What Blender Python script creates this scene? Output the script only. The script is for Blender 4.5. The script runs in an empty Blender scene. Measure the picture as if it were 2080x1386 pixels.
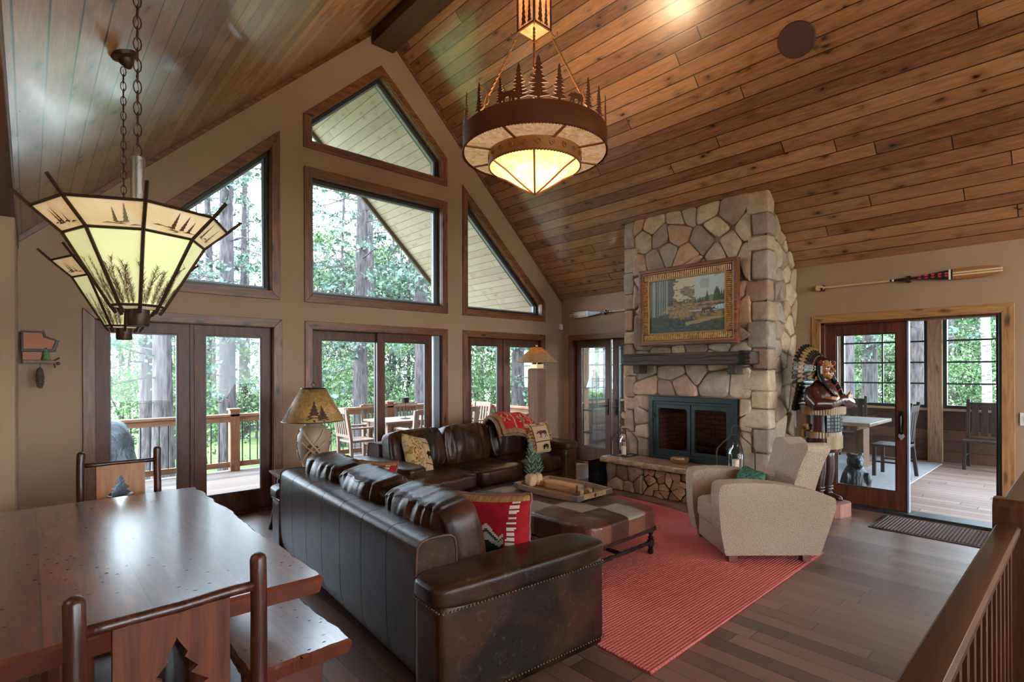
import bpy, bmesh, math, random
from mathutils import Vector, Matrix, noise
from mathutils.geometry import tessellate_polygon
R = math.radians; PI = math.pi
scn = bpy.context.scene
col = scn.collection
# ------------------------------------------------------------------ camera
H = 1.587; YAW = 0.7386; ROLL = -0.0032
cd = bpy.data.cameras.new('camera'); cam = bpy.data.objects.new('camera', cd); col.objects.link(cam)
cd.sensor_width = 36; cd.sensor_fit = 'HORIZONTAL'; cd.lens = 1079.0765/2080*36
cd.shift_y = (750.0-693.0)/2080; cd.clip_start = 0.05; cd.clip_end = 500
_f = Vector((math.sin(YAW), math.cos(YAW), 0)); _r = Vector((math.cos(YAW), -math.sin(YAW), 0)); _u = Vector((0,0,1))
_r2 = _r*math.cos(ROLL)+_u*math.sin(ROLL); _u2 = -_r*math.sin(ROLL)+_u*math.cos(ROLL)
cam.matrix_world = Matrix(((_r2.x,_u2.x,-_f.x,0),(_r2.y,_u2.y,-_f.y,0),(_r2.z,_u2.z,-_f.z,H),(0,0,0,1)))
scn.camera = cam
# ------------------------------------------------------------------ light
W = bpy.data.worlds.new('sky'); scn.world = W; W.use_nodes = True
_n = W.node_tree.nodes; _l = W.node_tree.links; _n.clear()
wo = _n.new('ShaderNodeOutputWorld'); wb = _n.new('ShaderNodeBackground'); wr = _n.new('ShaderNodeValToRGB')
wt = _n.new('ShaderNodeTexCoord'); wx = _n.new('ShaderNodeSeparateXYZ')
_l.new(wt.outputs['Generated'], wx.inputs[0]); _l.new(wx.outputs['Z'], wr.inputs[0])
wr.color_ramp.elements[0].position = 0.0; wr.color_ramp.elements[0].color = (0.80,0.90,1.0,1)
wr.color_ramp.elements[1].position = 0.7; wr.color_ramp.elements[1].color = (0.62,0.78,1.0,1)
_l.new(wr.outputs[0], wb.inputs[0]); _l.new(wb.outputs[0], wo.inputs[0])
wb.inputs[1].default_value = 19.0
def light(name, kind, loc, energy, color, size=0.1, rot=None, sy=None, spread=None):
    d = bpy.data.lights.new(name, kind); o = bpy.data.objects.new(name, d); col.objects.link(o)
    d.energy = energy; d.color = color; o.location = loc
    if kind == 'AREA':
        d.size = size
        if sy: d.shape = 'RECTANGLE'; d.size_y = sy
        if spread: d.spread = spread
    elif kind == 'SUN': d.angle = size
    else: d.shadow_soft_size = size
    if rot: o.rotation_euler = rot
    return o
sun = light('sun', 'SUN', (0,0,20), 11.0, (1.0,0.93,0.80), R(1.5))
sun.rotation_euler = Vector((0.52,-0.50,-0.78)).to_track_quat('-Z','Y').to_euler()
# added fill lights inside the unseen rear windows, to brighten the room
light('rear_area_fill', 'AREA', (1.2,-4.3,1.9), 60, (0.86,0.92,1.0), 3.4, (R(90),0,0), 2.4)
light('rear_area_fill', 'AREA', (5.2,-4.3,1.9), 60, (0.86,0.92,1.0), 2.6, (R(90),0,0), 2.4)
# added warm fill lamps out of view, lifting the interior
light('warm_fill_lamp', 'POINT', (2.2,-2.2,3.0), 85, (1.0,0.80,0.56), 0.6)
light('warm_fill_lamp', 'POINT', (5.0,-1.8,2.6), 95, (1.0,0.80,0.56), 0.6)
light('warm_fill_lamp', 'POINT', (-1.3,1.6,2.2), 26, (1.0,0.80,0.56), 0.15)
scn.view_settings.view_transform = 'Standard'; scn.view_settings.look = 'None'
scn.view_settings.gamma = 1.0; scn.view_settings.use_curve_mapping = False
scn.view_settings.exposure = 0.0
# ------------------------------------------------------------------ node helpers
class NT:
    def __init__(s, name):
        s.m = bpy.data.materials.new(name); s.m.use_nodes = True
        s.t = s.m.node_tree; s.n = s.t.nodes; s.l = s.t.links
        s.b = s.n['Principled BSDF']; s.out = s.n['Material Output']
    def node(s, typ, **kw):
        x = s.n.new(typ)
        for k,v in kw.items(): setattr(x,k,v)
        return x
    def link(s, a, b): s.l.new(a, b)
    def put(s, v, sock):
        if isinstance(v, bpy.types.NodeSocket): s.l.new(v, sock)
        elif v is not None: sock.default_value = v
    def M(s, op, a, b=None, c=None, clamp=False):
        x = s.node('ShaderNodeMath', operation=op, use_clamp=clamp)
        s.put(a, x.inputs[0]); s.put(b, x.inputs[1]); s.put(c, x.inputs[2]); return x.outputs[0]
    def coord(s, kind='Object'): return s.node('ShaderNodeTexCoord').outputs[kind]
    def sep(s, v):
        x = s.node('ShaderNodeSeparateXYZ'); s.link(v, x.inputs[0]); return x.outputs
    def comb(s, x=0, y=0, z=0):
        c = s.node('ShaderNodeCombineXYZ'); s.put(x,c.inputs[0]); s.put(y,c.inputs[1]); s.put(z,c.inputs[2]); return c.outputs[0]
    def vmul(s, v, k):
        x = s.node('ShaderNodeVectorMath', operation='MULTIPLY'); s.put(v,x.inputs[0]); s.put(k,x.inputs[1]); return x.outputs[0]
    def noise(s, v, scale=5, detail=3, rough=.5, dist=0, out='Fac'):
        x = s.node('ShaderNodeTexNoise'); s.put(v, x.inputs['Vector']); x.inputs['Scale'].default_value=scale
        x.inputs['Detail'].default_value=detail; x.inputs['Roughness'].default_value=rough; x.inputs['Distortion'].default_value=dist
        return x.outputs[0] if out=='Fac' else x.outputs[1]
    def vor(s, v, scale=5, feature='F1', out='Distance', rand=1):
        x = s.node('ShaderNodeTexVoronoi', feature=feature); s.put(v, x.inputs['Vector']); x.inputs['Scale'].default_value=scale
        x.inputs['Randomness'].default_value=rand; return x.outputs[out]
    def white(s, v):
        x = s.node('ShaderNodeTexWhiteNoise', noise_dimensions='3D'); s.put(v,x.inputs['Vector']); return x.outputs['Value']
    def ramp(s, v, stops, interp='LINEAR'):
        x = s.node('ShaderNodeValToRGB'); s.put(v, x.inputs[0]); cr = x.color_ramp; cr.interpolation = interp
        while len(cr.elements) < len(stops): cr.elements.new(0.5)
        for e,(p,c) in zip(cr.elements, stops): e.position=p; e.color=(*c,1) if len(c)==3 else c
        return x.outputs[0]
    def mix(s, f, a, b, mode='MIX'):
        x = s.node('ShaderNodeMix', data_type='RGBA', blend_type=mode); s.put(f, x.inputs[0])
        s.put(c4(a), x.inputs[6]); s.put(c4(b), x.inputs[7]); return x.outputs[2]
    def step(s, v, a, b):
        x = s.node('ShaderNodeMapRange', interpolation_type='SMOOTHSTEP'); s.put(v, x.inputs[0])
        x.inputs[1].default_value=a; x.inputs[2].default_value=b; return x.outputs[0]
    def bump(s, h, strength=.3, dist=.01):
        x = s.node('ShaderNodeBump'); x.inputs['Strength'].default_value=strength; x.inputs['Distance'].default_value=dist
        s.put(h, x.inputs['Height']); s.link(x.outputs[0], s.b.inputs['Normal'])
    def base(s, c, rough=.5, metal=0, spec=.5, coat=0):
        s.put(c4(c), s.b.inputs['Base Color']); s.put(rough, s.b.inputs['Roughness']); s.b.inputs['Metallic'].default_value=metal
        s.b.inputs['Specular IOR Level'].default_value=spec; s.b.inputs['Coat Weight'].default_value=coat
        s.b.inputs['Coat Roughness'].default_value=.12; return s.m
def c4(c): return (*c,1) if isinstance(c,tuple) and len(c)==3 else c
def sr(h):
    h=h.lstrip('#'); v=[int(h[i:i+2],16)/255 for i in (0,2,4)]
    return tuple(x/12.92 if x<=.04045 else ((x+.055)/1.055)**2.4 for x in v)
MATS = {}
def plain(name, c, rough=.5, metal=0, spec=.5, coat=0, bumpy=0, bscale=80, var=.12, vscale=6):
    n = NT(name); v = n.coord()
    f = n.noise(v, vscale, 4)
    m = n.mix(f, tuple(max(0,x*(1-var)) for x in c), tuple(x*(1+var) for x in c))
    if bumpy: n.bump(n.noise(v, bscale, 3), bumpy, .004)
    MATS[name] = n.base(m, rough, metal, spec, coat); return MATS[name]
def planks(name, cols, rw=.42, width=.13, length=2.2, la=0, wa=1, rough=.4, gap=.004, knots=.5, grain=1, coat=0, gapc=(.01,.006,.004), spec=.5, gr=.5, kc=None, bstr=.25):
    """boards running along object axis la, stacked along axis wa"""
    n = NT(name); p = n.sep(n.coord()); L = p[la]; Wd = p[wa]; T = p[3-la-wa]
    row = n.M('FLOOR', n.M('DIVIDE', Wd, width))
    off = n.M('MULTIPLY', n.white(n.comb(row, 3.1, 0)), length*3)
    ll = n.M('DIVIDE', n.M('ADD', L, off), length)
    cl = n.M('FLOOR', ll)
    rnd = n.white(n.comb(row, cl, 1.7)); rn2 = n.white(n.comb(row, cl, 9.2))
    gv = n.comb(n.M('MULTIPLY', L, 1.3), n.M('ADD', n.M('MULTIPLY', Wd, 16), n.M('MULTIPLY', rnd, 37)), n.M('ADD', n.M('MULTIPLY', T, 16), n.M('MULTIPLY', rn2, 20)))
    g = n.noise(gv, 2.2*grain, 5, .62, 1.2)
    g2 = n.noise(gv, 9*grain, 3, .6, .3)
    tone = n.M('ADD', n.M('MULTIPLY', rnd, rw), n.M('ADD', n.M('MULTIPLY', g, gr), n.M('MULTIPLY', g2, .18+(.42-rw)*.6)))
    k = len(cols); c = n.ramp(tone, [(.12+.76*i/(k-1), cc) for i,cc in enumerate(cols)])
    if knots:
        kv = n.comb(n.M('MULTIPLY', L, 3.4), n.M('ADD', n.M('MULTIPLY', Wd, 6.5), n.M('MULTIPLY', rnd, 11)), n.M('MULTIPLY', T, 6.5))
        kd = n.M('ADD', n.vor(kv, 1.15), n.M('MULTIPLY', n.noise(kv, 6, 4, .65), .34))
        km = n.M('MULTIPLY', n.M('ADD', n.M('MULTIPLY', n.M('SUBTRACT', 1.0, n.step(kd, .20, .34)), .6), n.M('MULTIPLY', n.M('SUBTRACT', 1.0, n.step(kd, .2, .62)), .4)), knots)
        c = n.mix(km, c, kc or tuple(x*.35 for x in cols[0]))
    fw = n.M('FRACT', n.M('DIVIDE', Wd, width)); dw = n.M('MULTIPLY', n.M('MINIMUM', fw, n.M('SUBTRACT', 1, fw)), width)
    fl = n.M('FRACT', ll); dl = n.M('MULTIPLY', n.M('MINIMUM', fl, n.M('SUBTRACT', 1, fl)), length)
    d = n.M('MINIMUM', dw, dl); gm = n.step(d, gap*.35, gap)
    c = n.mix(gm, gapc, c)
    n.bump(n.M('ADD', n.M('MULTIPLY', gm, 1), n.M('MULTIPLY', g, .12)), bstr, .006)
    rr = n.M('ADD', rough, n.M('MULTIPLY', g, .12))
    MATS[name] = n.base(c, rr, 0, spec, coat); return MATS[name]
def wood(name, cols, la=2, rough=.4, coat=0, knots=.5, scale=1, spec=.5, bstr=.12, dents=0):
    n = NT(name); p = n.sep(n.coord()); o = [n.M('MULTIPLY', p[i], (1.4 if i==la else 17)*scale) for i in range(3)]
    info = n.node('ShaderNodeObjectInfo').outputs['Random']
    v = n.comb(n.M('ADD', o[0], n.M('MULTIPLY', info, 31)), o[1], o[2])
    g = n.noise(v, 1.2, 5, .6, 1.4); g2 = n.noise(v, 5, 3, .6, .4)
    tone = n.M('ADD', n.M('MULTIPLY', g, .75), n.M('MULTIPLY', g2, .25)); k=len(cols)
    c = n.ramp(tone, [(.28+.46*i/(k-1), cc) for i,cc in enumerate(cols)])
    if knots:
        ko = [n.M('MULTIPLY', p[i], (3 if i==la else 8)*scale) for i in range(3)]
        kv = n.comb(*ko); kd = n.M('ADD', n.vor(kv, .9), n.M('MULTIPLY', n.noise(kv, 4, 3), .15))
        c = n.mix(n.M('MULTIPLY', n.M('SUBTRACT', 1.0, n.step(kd, .13, .30)), knots), c, tuple(x*.3 for x in cols[0]))
    if dents:
        dv = n.comb(*[n.M('MULTIPLY', p[i], 6 if i==la else 15) for i in range(3)])
        dd = n.vor(dv, 1.3); dm = n.M('SUBTRACT', 1.0, n.step(dd, .07, .12))
        keep = n.step(n.noise(n.coord(), 3.5, 2), .5, .6); dm = n.M('MULTIPLY', n.M('MULTIPLY', dm, keep), dents)
        c = n.mix(dm, c, (.006,.004,.003))
    n.bump(g2, bstr, .004)
    MATS[name] = n.base(c, n.M('ADD', rough, n.M('MULTIPLY', g, .1)), 0, spec, coat); return MATS[name]
def glassm(name, tint=(1,1,1), refl=.9, rough=0.0):
    n = NT(name); n.n.remove(n.b)
    t = n.node('ShaderNodeBsdfTransparent'); t.inputs[0].default_value=(*tint,1)
    g = n.node('ShaderNodeBsdfGlossy'); g.inputs['Roughness'].default_value=rough
    fr = n.node('ShaderNodeFresnel'); fr.inputs[0].default_value=1.45
    mx = n.node('ShaderNodeMixShader'); n.link(n.M('MULTIPLY', fr.outputs[0], refl), mx.inputs[0])
    n.link(t.outputs[0], mx.inputs[1]); n.link(g.outputs[0], mx.inputs[2]); n.link(mx.outputs[0], n.out.inputs[0])
    MATS[name]=n.m; return n.m
def emis(name, c, strength, base=(.8,.8,.8), rough=.4, tex=0, tscale=6, c2=None):
    n = NT(name); cc = c4(c)
    if tex: cc = n.mix(n.step(n.noise(n.coord(), tscale, 5, .65, .8), .35, .68), c, c2)
    n.put(cc, n.b.inputs['Emission Color']); n.b.inputs['Emission Strength'].default_value=strength
    n.base(base, rough); MATS[name]=n.m; return n.m
# ------------------------------------------------------------------ mesh builder
def NAME(n): return n
class MB:
    def __init__(s): s.v=[]; s.f=[]; s.T=Matrix.Identity(4); s.mi=[]; s.cur=0; s.cols=[]; s.curc=None
    def add(s, vs, fs):
        b=len(s.v); T=s.T
        s.v += [tuple(T@Vector(v)) for v in vs]; s.f += [tuple(b+i for i in f) for f in fs]
        s.mi += [s.cur]*len(fs); s.cols += [s.curc]*len(fs); return s
    def box(s, x0,x1,y0,y1,z0,z1):
        v=[(x,y,z) for z in (z0,z1) for y in (y0,y1) for x in (x0,x1)]
        return s.add(v,[(0,2,3,1),(4,5,7,6),(0,1,5,4),(2,6,7,3),(0,4,6,2),(1,3,7,5)])
    def cyl(s, p0, p1, r0, r1=None, n=12, caps=True):
        r1 = r0 if r1 is None else r1
        p0=Vector(p0); p1=Vector(p1); d=(p1-p0).normalized(); a=d.orthogonal().normalized(); b=d.cross(a)
        v=[]; 
        for p,r in ((p0,r0),(p1,r1)):
            for i in range(n): t=2*PI*i/n; v.append(p+a*math.cos(t)*r+b*math.sin(t)*r)
        f=[(i,(i+1)%n,n+(i+1)%n,n+i) for i in range(n)]
        if caps: f+=[tuple(range(n-1,-1,-1)),tuple(range(n,2*n))]
        return s.add(v,f)
    def tube(s, pts, r, n=8, closed=False, caps=True):
        pts=[Vector(p) for p in pts]; m=len(pts); v=[]; f=[]
        rr = r if isinstance(r,(list,tuple)) else [r]*m
        up=None
        for i,p in enumerate(pts):
            if closed: d=(pts[(i+1)%m]-pts[i-1]).normalized()
            else: d=(pts[min(i+1,m-1)]-pts[max(i-1,0)]).normalized()
            if up is None: up=d.orthogonal().normalized()
            else:
                up=up-d*up.dot(d); up = up.normalized() if up.length>1e-6 else d.orthogonal().normalized()
            b=d.cross(up)
            for k in range(n): t=2*PI*k/n; v.append(p+(up*math.cos(t)+b*math.sin(t))*rr[i])
        seg = m if closed else m-1
        for i in range(seg):
            a0=i*n; b0=((i+1)%m)*n
            for k in range(n): f.append((a0+k,a0+(k+1)%n,b0+(k+1)%n,b0+k))
        if caps and not closed: f+=[tuple(range(n-1,-1,-1)),tuple(range((m-1)*n,m*n))]
        return s.add(v,f)
    def lathe(s, prof, c=(0,0,0), n=24, a0=0, sx=1, sy=1, open_=True):
        v=[];f=[]; m=len(prof)
        for r,z in prof:
            for k in range(n): t=a0+2*PI*k/n; v.append((c[0]+r*math.cos(t)*sx,c[1]+r*math.sin(t)*sy,c[2]+z))
        for i in range(m-1):
            for k in range(n): f.append((i*n+k,i*n+(k+1)%n,(i+1)*n+(k+1)%n,(i+1)*n+k))
        if prof[0][0]>1e-5 and not open_: f.append(tuple(range(n-1,-1,-1)))
        if prof[-1][0]>1e-5 and not open_: f.append(tuple(range((m-1)*n,m*n)))
        return s.add(v,f)
    def prism(s, poly, d0, d1, P=lambda a,b,d:(a,b,d)):
        """poly 2D -> solid between depth d0 and d1 in frame P(a,b,depth)"""
        n=len(poly); v=[P(a,b,d0) for a,b in poly]+[P(a,b,d1) for a,b in poly]
        tri=tessellate_polygon([[Vector((a,b,0)) for a,b in poly]])
        f=[tuple(t) for t in tri]+[tuple(n+i for i in reversed(t)) for t in tri]
        f+=[(i,(i+1)%n,n+(i+1)%n,n+i) for i in range(n)]
        return s.add(v,f)
    def ring(s, outer, inner, d0, d1, P):
        n=len(outer); v=[P(a,b,d) for d in (d0,d1) for a,b in outer]+[P(a,b,d) for d in (d0,d1) for a,b in inner]; f=[]
        for i in range(n):
            j=(i+1)%n
            f+=[(i,j,2*n+j,2*n+i),(n+i,3*n+i,3*n+j,n+j),(i,n+i,n+j,j),(2*n+i,2*n+j,3*n+j,3*n+i)]
        return s.add(v,f)
    def grid(s, fn, nu, nv, cu=False, cv=False):
        v=[fn(i/(nu if cu else nu-1), j/(nv if cv else nv-1)) for i in range(nu) for j in range(nv)]; f=[]
        for i in range(nu if cu else nu-1):
            for j in range(nv if cv else nv-1):
                a=i; b=(i+1)%nu; c=j; d=(j+1)%nv
                f.append((a*nv+c,b*nv+c,b*nv+d,a*nv+d))
        return s.add(v,f)
    def sphere(s, c, r, nu=14, nv=9, sx=1, sy=1, sz=1):
        prof=[(math.sin(PI*i/nv)*r, -math.cos(PI*i/nv)*r*sz) for i in range(nv+1)]
        return s.lathe(prof, c, nu, sx=sx, sy=sy)
    def sbox(s, c, hx, hy, hz, e=8, n=7, fn=None):
        """super-ellipsoid box, optional fn(x,y,z in [-1,1], co)->co"""
        v={}; vs=[]; f=[]
        def idx(i,j,k):
            if (i,j,k) in v: return v[(i,j,k)]
            x,y,z=[2*q/n-1 for q in (i,j,k)]
            x,y,z=[math.copysign(abs(q)**.8,q) for q in (x,y,z)]
            q=(abs(x)**e+abs(y)**e+abs(z)**e)**(1/e); co=Vector((x/q*hx,y/q*hy,z/q*hz))
            if fn: co=fn(x/q,y/q,z/q,co)
            v[(i,j,k)]=len(vs); vs.append(Vector(c)+co); return v[(i,j,k)]
        for a in range(n):
            for b in range(n):
                f+=[tuple(idx(*q) for q in ((a,b,0),(a,b+1,0),(a+1,b+1,0),(a+1,b,0))),
                    tuple(idx(*q) for q in ((a,b,n),(a+1,b,n),(a+1,b+1,n),(a,b+1,n))),
                    tuple(idx(*q) for q in ((a,0,b),(a+1,0,b),(a+1,0,b+1),(a,0,b+1))),
                    tuple(idx(*q) for q in ((a,n,b),(a,n,b+1),(a+1,n,b+1),(a+1,n,b))),
                    tuple(idx(*q) for q in ((0,a,b),(0,a,b+1),(0,a+1,b+1),(0,a+1,b))),
                    tuple(idx(*q) for q in ((n,a,b),(n,a+1,b),(n,a+1,b+1),(n,a,b+1)))]
        return s.add(vs,f)
    def build(s, name, mat, parent=None, smooth=False, bevel=0, loc=None, rotz=None, kind=None, sub=0, seg=2, fix=True):
        me=bpy.data.meshes.new(name); me.from_pydata([tuple(x) for x in s.v],[],s.f)
        mats = mat if isinstance(mat,(list,tuple)) else [mat]
        for m in mats: me.materials.append(m)
        if len(mats)>1:
            for p,i in zip(me.polygons,s.mi): p.material_index=i
        if any(c is not None for c in s.cols):
            at=me.color_attributes.new('tone','FLOAT_COLOR','CORNER')
            for p,c in zip(me.polygons,s.cols):
                for li in p.loop_indices: at.data[li].color=(*(c or (.5,.5,.5)),1)
        if fix:
            bm=bmesh.new(); bm.from_mesh(me); bmesh.ops.remove_doubles(bm, verts=bm.verts, dist=1e-5)
            bmesh.ops.recalc_face_normals(bm, faces=bm.faces); bm.to_mesh(me); bm.free()
        if smooth:
            for p in me.polygons: p.use_smooth=True
            if smooth!='all':
                try: me.set_sharp_from_angle(angle=R(40 if smooth is True else smooth))
                except Exception: pass
        me.update()
        o=bpy.data.objects.new(name,me); col.objects.link(o)
        if parent: o.parent=parent
        if loc is not None: o.location=loc
        if rotz is not None: o.rotation_euler=(0,0,rotz)
        if bevel:
            b=o.modifiers.new('bevel','BEVEL'); b.width=bevel; b.segments=seg; b.limit_method='ANGLE'; b.angle_limit=R(35)
        if sub:
            b=o.modifiers.new('sub','SUBSURF'); b.levels=sub; b.render_levels=sub
        if kind: o['kind']=kind
        return o
def tag(o, label=None, cat=None, group=None, kind=None):
    if label: o['label']=label
    if cat: o['category']=cat
    if group: o['group']=group
    if kind: o['kind']=kind
    return o
def thing(name, label, cat, loc=(0,0,0), rotz=0, group=None):
    o=bpy.data.objects.new(name,None); o.empty_display_size=.05; col.objects.link(o); o.location=loc; o.rotation_euler=(0,0,rotz)
    return tag(o,label,cat,group)
def dup(root, loc=None, rotz=None, label=None, group=None, parent=None, scale=None):
    r=root.copy(); col.objects.link(r)
    if parent: r.parent=parent
    if loc is not None: r.location=loc
    if rotz is not None: r.rotation_euler=(0,0,rotz)
    if scale: r.scale=(scale,)*3 if not isinstance(scale,tuple) else scale
    if label: r['label']=label
    if group: r['group']=group
    for ch in list(root.children): dup(ch, parent=r)
    return r
def inset(poly, d):
    """inset a convex CCW polygon (negative d = outset)"""
    n=len(poly); out=[]
    A=sum(poly[i][0]*poly[(i+1)%n][1]-poly[(i+1)%n][0]*poly[i][1] for i in range(n))
    sg=1 if A>0 else -1
    L=[]
    for i in range(n):
        (x0,y0),(x1,y1)=poly[i],poly[(i+1)%n]; l=math.hypot(x1-x0,y1-y0)
        nx,ny=-(y1-y0)/l*sg,(x1-x0)/l*sg; L.append((nx,ny,nx*x0+ny*y0+d))
    for i in range(n):
        a=L[i-1]; b=L[i]; D=a[0]*b[1]-a[1]*b[0]
        out.append(((a[2]*b[1]-a[1]*b[2])/D,(a[0]*b[2]-a[2]*b[0])/D))
    return out
def rect(x0,x1,y0,y1): return [(x0,y0),(x1,y0),(x1,y1),(x0,y1)]
def wall_poly(name, outer, holes, t0, t1, P, mat, kind='structure'):
    loops=[outer]+holes; flat=[p for l in loops for p in l]
    tri=tessellate_polygon([[Vector((a,b,0)) for a,b in l] for l in loops])
    n=len(flat); m=MB(); v=[P(a,b,t0) for a,b in flat]+[P(a,b,t1) for a,b in flat]
    f=[tuple(t) for t in tri]+[tuple(n+i for i in reversed(t)) for t in tri]; k=0
    for l in loops:
        for i in range(len(l)): j=(i+1)%len(l); f.append((k+i,k+j,n+k+j,n+k+i))
        k+=len(l)
    m.add(v,f); return m.build(name,mat,kind=kind)
# ------------------------------------------------------------------ materials of the shell
CEIL=[sr('#2b150c'),sr('#6c432b'),sr('#966844'),sr('#bd8d63')]
planks('ceiling_boards', CEIL, rw=.3, coat=.4, width=.138, length=4.6, la=0, wa=1, rough=.24, knots=1.0, gap=.007, spec=.7, gr=.6, bstr=.15, gapc=(.012,.006,.003))
planks('soffit_boards', [sr('#8d7c70'),sr('#ab9a8c'),sr('#bfb0a2')], rw=.2, width=.138, length=2.6, la=0, wa=1, rough=.6, knots=.5, gap=.005, gapc=(.06,.045,.03))
planks('floor_boards', [sr('#3f2b23'),sr('#644739'),sr('#7f5d4c'),sr('#95735f')], width=.125, length=1.05, la=1, wa=0, rough=.30, knots=.15, gap=.003, spec=1.0, gapc=(.008,.006,.005), gr=.35, bstr=.15)
planks('deck_boards', [sr('#3f332b'),sr('#54453c'),sr('#66574f')], width=.14, length=3.6, la=0, wa=1, rough=.6, knots=.15, gap=.006, gapc=(.03,.022,.018))
planks('porch_boards', [sr('#6b5648'),sr('#8b7163'),sr('#a58c7d')], width=.14, length=3.6, la=1, wa=0, rough=.5, knots=.15, gap=.006, gapc=(.03,.022,.018))
planks('porch_wainscot', [sr('#2a1a15'),sr('#452d24'),sr('#6a4737')], width=.18, length=2.4, la=1, wa=2, rough=.5, knots=.7, gap=.005)
planks('porch_wainscot_x', [sr('#2a1a15'),sr('#452d24'),sr('#6a4737')], width=.18, length=2.4, la=0, wa=2, rough=.5, knots=.7, gap=.005)
n=NT('wall_paint'); v=n.coord(); n.bump(n.noise(v,95,4,.6),.35,.006)
MATS['wall_paint']=n.base(n.mix(n.noise(v,2,3),sr('#94765b'),sr('#9e8065')),.85)
CASE=[sr('#2c140a'),sr('#5e331a'),sr('#7f4c28'),sr('#986339')]
wood('casing_v', CASE, la=2, rough=.38, knots=.9); wood('casing_x', CASE, la=0, rough=.38, knots=.9); wood('casing_y', CASE, la=1, rough=.38, knots=.9)
PINE=[sr('#5f4124'),sr('#8d6439'),sr('#a87c4b'),sr('#bb9058')]
wood('pine_v', PINE, la=2, rough=.4, knots=.8); wood('pine_y', PINE, la=1, rough=.4, knots=.8)
DOORW=[sr('#2c130b'),sr('#522715'),sr('#6c381f')]
wood('door_wood', DOORW, la=2, rough=.4, knots=0, spec=.35)
wood('beam_wood', [sr('#2c170d'),sr('#4c2b18'),sr('#653d22')], la=1, rough=.4, knots=.5)
plain('sash_dark', sr('#23262a'), .4, spec=.5)
plain('sash_green', sr('#1d2c2b'), .4)
plain('sash_grey', sr('#7d8389'), .35)
glassm('pane_glass', (.97,.985,.98), .25)
P_G=lambda a,b,d:(a,6.3+d,b)
P_B=lambda a,b,d:(6.92+d,a,b)
def rz(x): return 6.12-.957*abs(x-3.45)
XL=-.12
# ------------------------------------------------------------------ gable windows
TH=.2
G_WIN={'window_1':[(2.41,4.223),(4.472,4.223),(4.472,4.631),(3.431,5.57),(2.41,4.618)],
 'window_2':rect(2.415,4.473,2.388,4.0),
 'window_3':[(4.748,2.388),(6.49,2.388),(6.49,2.714),(4.748,4.316)],
 'window_4':[(.39,2.388),(2.138,2.388),(2.138,4.33),(.39,2.66)]}
CW=.092
def casing(name, poly, P, parent, mats, w=CW, d=-.022, skip_bottom=False):
    """mitred casing, each side a board"""
    inn=inset(poly,w); n=len(poly); out=[]
    for i in range(n):
        j=(i+1)%n; (x0,y0),(x1,y1)=poly[i],poly[j]
        if skip_bottom and abs(y0-y1)<1e-6 and y0<.05: continue
        q=[poly[i],poly[j],inn[j],inn[i]]
        if skip_bottom:
            q=[(a,max(b,0.0)) if b>.12 else (a,0.0) for a,b in q]
        m=MB().prism(q,d,0.0,P); steep=abs(y1-y0)>abs(x1-x0)
        o=m.build(name, mats[0] if steep else mats[1], parent, bevel=.004); out.append(o)
    return inn
def struct_empty(name, label=None):
    o=bpy.data.objects.new(name,None); col.objects.link(o); o['kind']='structure'; return o
def fixed_window(name, poly, P, mats, frame_mat='sash_dark'):
    root=struct_empty(name)
    inn=casing('casing', poly, P, root, mats)
    hole=inset(poly,CW-.012)
    MB().ring(hole, inset(hole,.018), .0, TH-.02, P).build('jamb', MATS['casing_v'], root)
    s1=inset(hole,.02)
    MB().ring(s1, inset(s1,.035), .085, TH+.01, P).build('frame', MATS[frame_mat], root, bevel=.003)
    s2=inset(s1,.035)
    MB().ring(s2, inset(s2,.022), .115, .15, P).build('sash', MATS['sash_grey'], root, bevel=.003)
    MB().prism(inset(s2,.02), .13,.136,P).build('glass', MATS['pane_glass'], root)
    return hole
holes=[]
for k,poly in G_WIN.items(): holes.append(fixed_window(k, poly, P_G, (MATS['casing_v'],MATS['casing_x'])))
# ------------------------------------------------------------------ glazed doors
def leaf(root, x0,x1,z0,z1,P,d0=.06,st=.105,bot=.2,top=.11, mat='door_wood', gl=True):
    outer=rect(x0,x1,z0,z1); inner=rect(x0+st,x1-st,z0+bot,z1-top)
    f=MB().ring(outer,inner,d0,d0+.045,P).build('door_panel', MATS[mat], root, bevel=.005)
    b=inset(inner,.0); MB().ring(inner,inset(inner,.012),d0+.01,d0+.035,P).build('glazing_bead', MATS['sash_dark'], f)
    if gl: MB().prism(inner,d0+.02,d0+.026,P).build('glass', MATS['pane_glass'], f)
    return f
def lever(parent, a, z, P, mat, side=1, d=.06):
    m=MB(); m.prism(rect(a-.022,a+.022,z-.14,z+.12),d-.012,d,P)
    m.cyl(P(a,z,d-.06),P(a,z,d),.011,n=10)
    m.tube([P(a,z,d-.055),P(a+side*.03,z+.004,d-.06),P(a+side*.11,z-.004,d-.058)],[.011,.01,.008],n=8)
    m.cyl(P(a,z-.09,d-.022),P(a,z-.09,d),.014,n=10)
    return m.build('handle', mat, parent, smooth=True)
plain('dark_bronze', sr('#2b2622'), .35, metal=.8)
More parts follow.
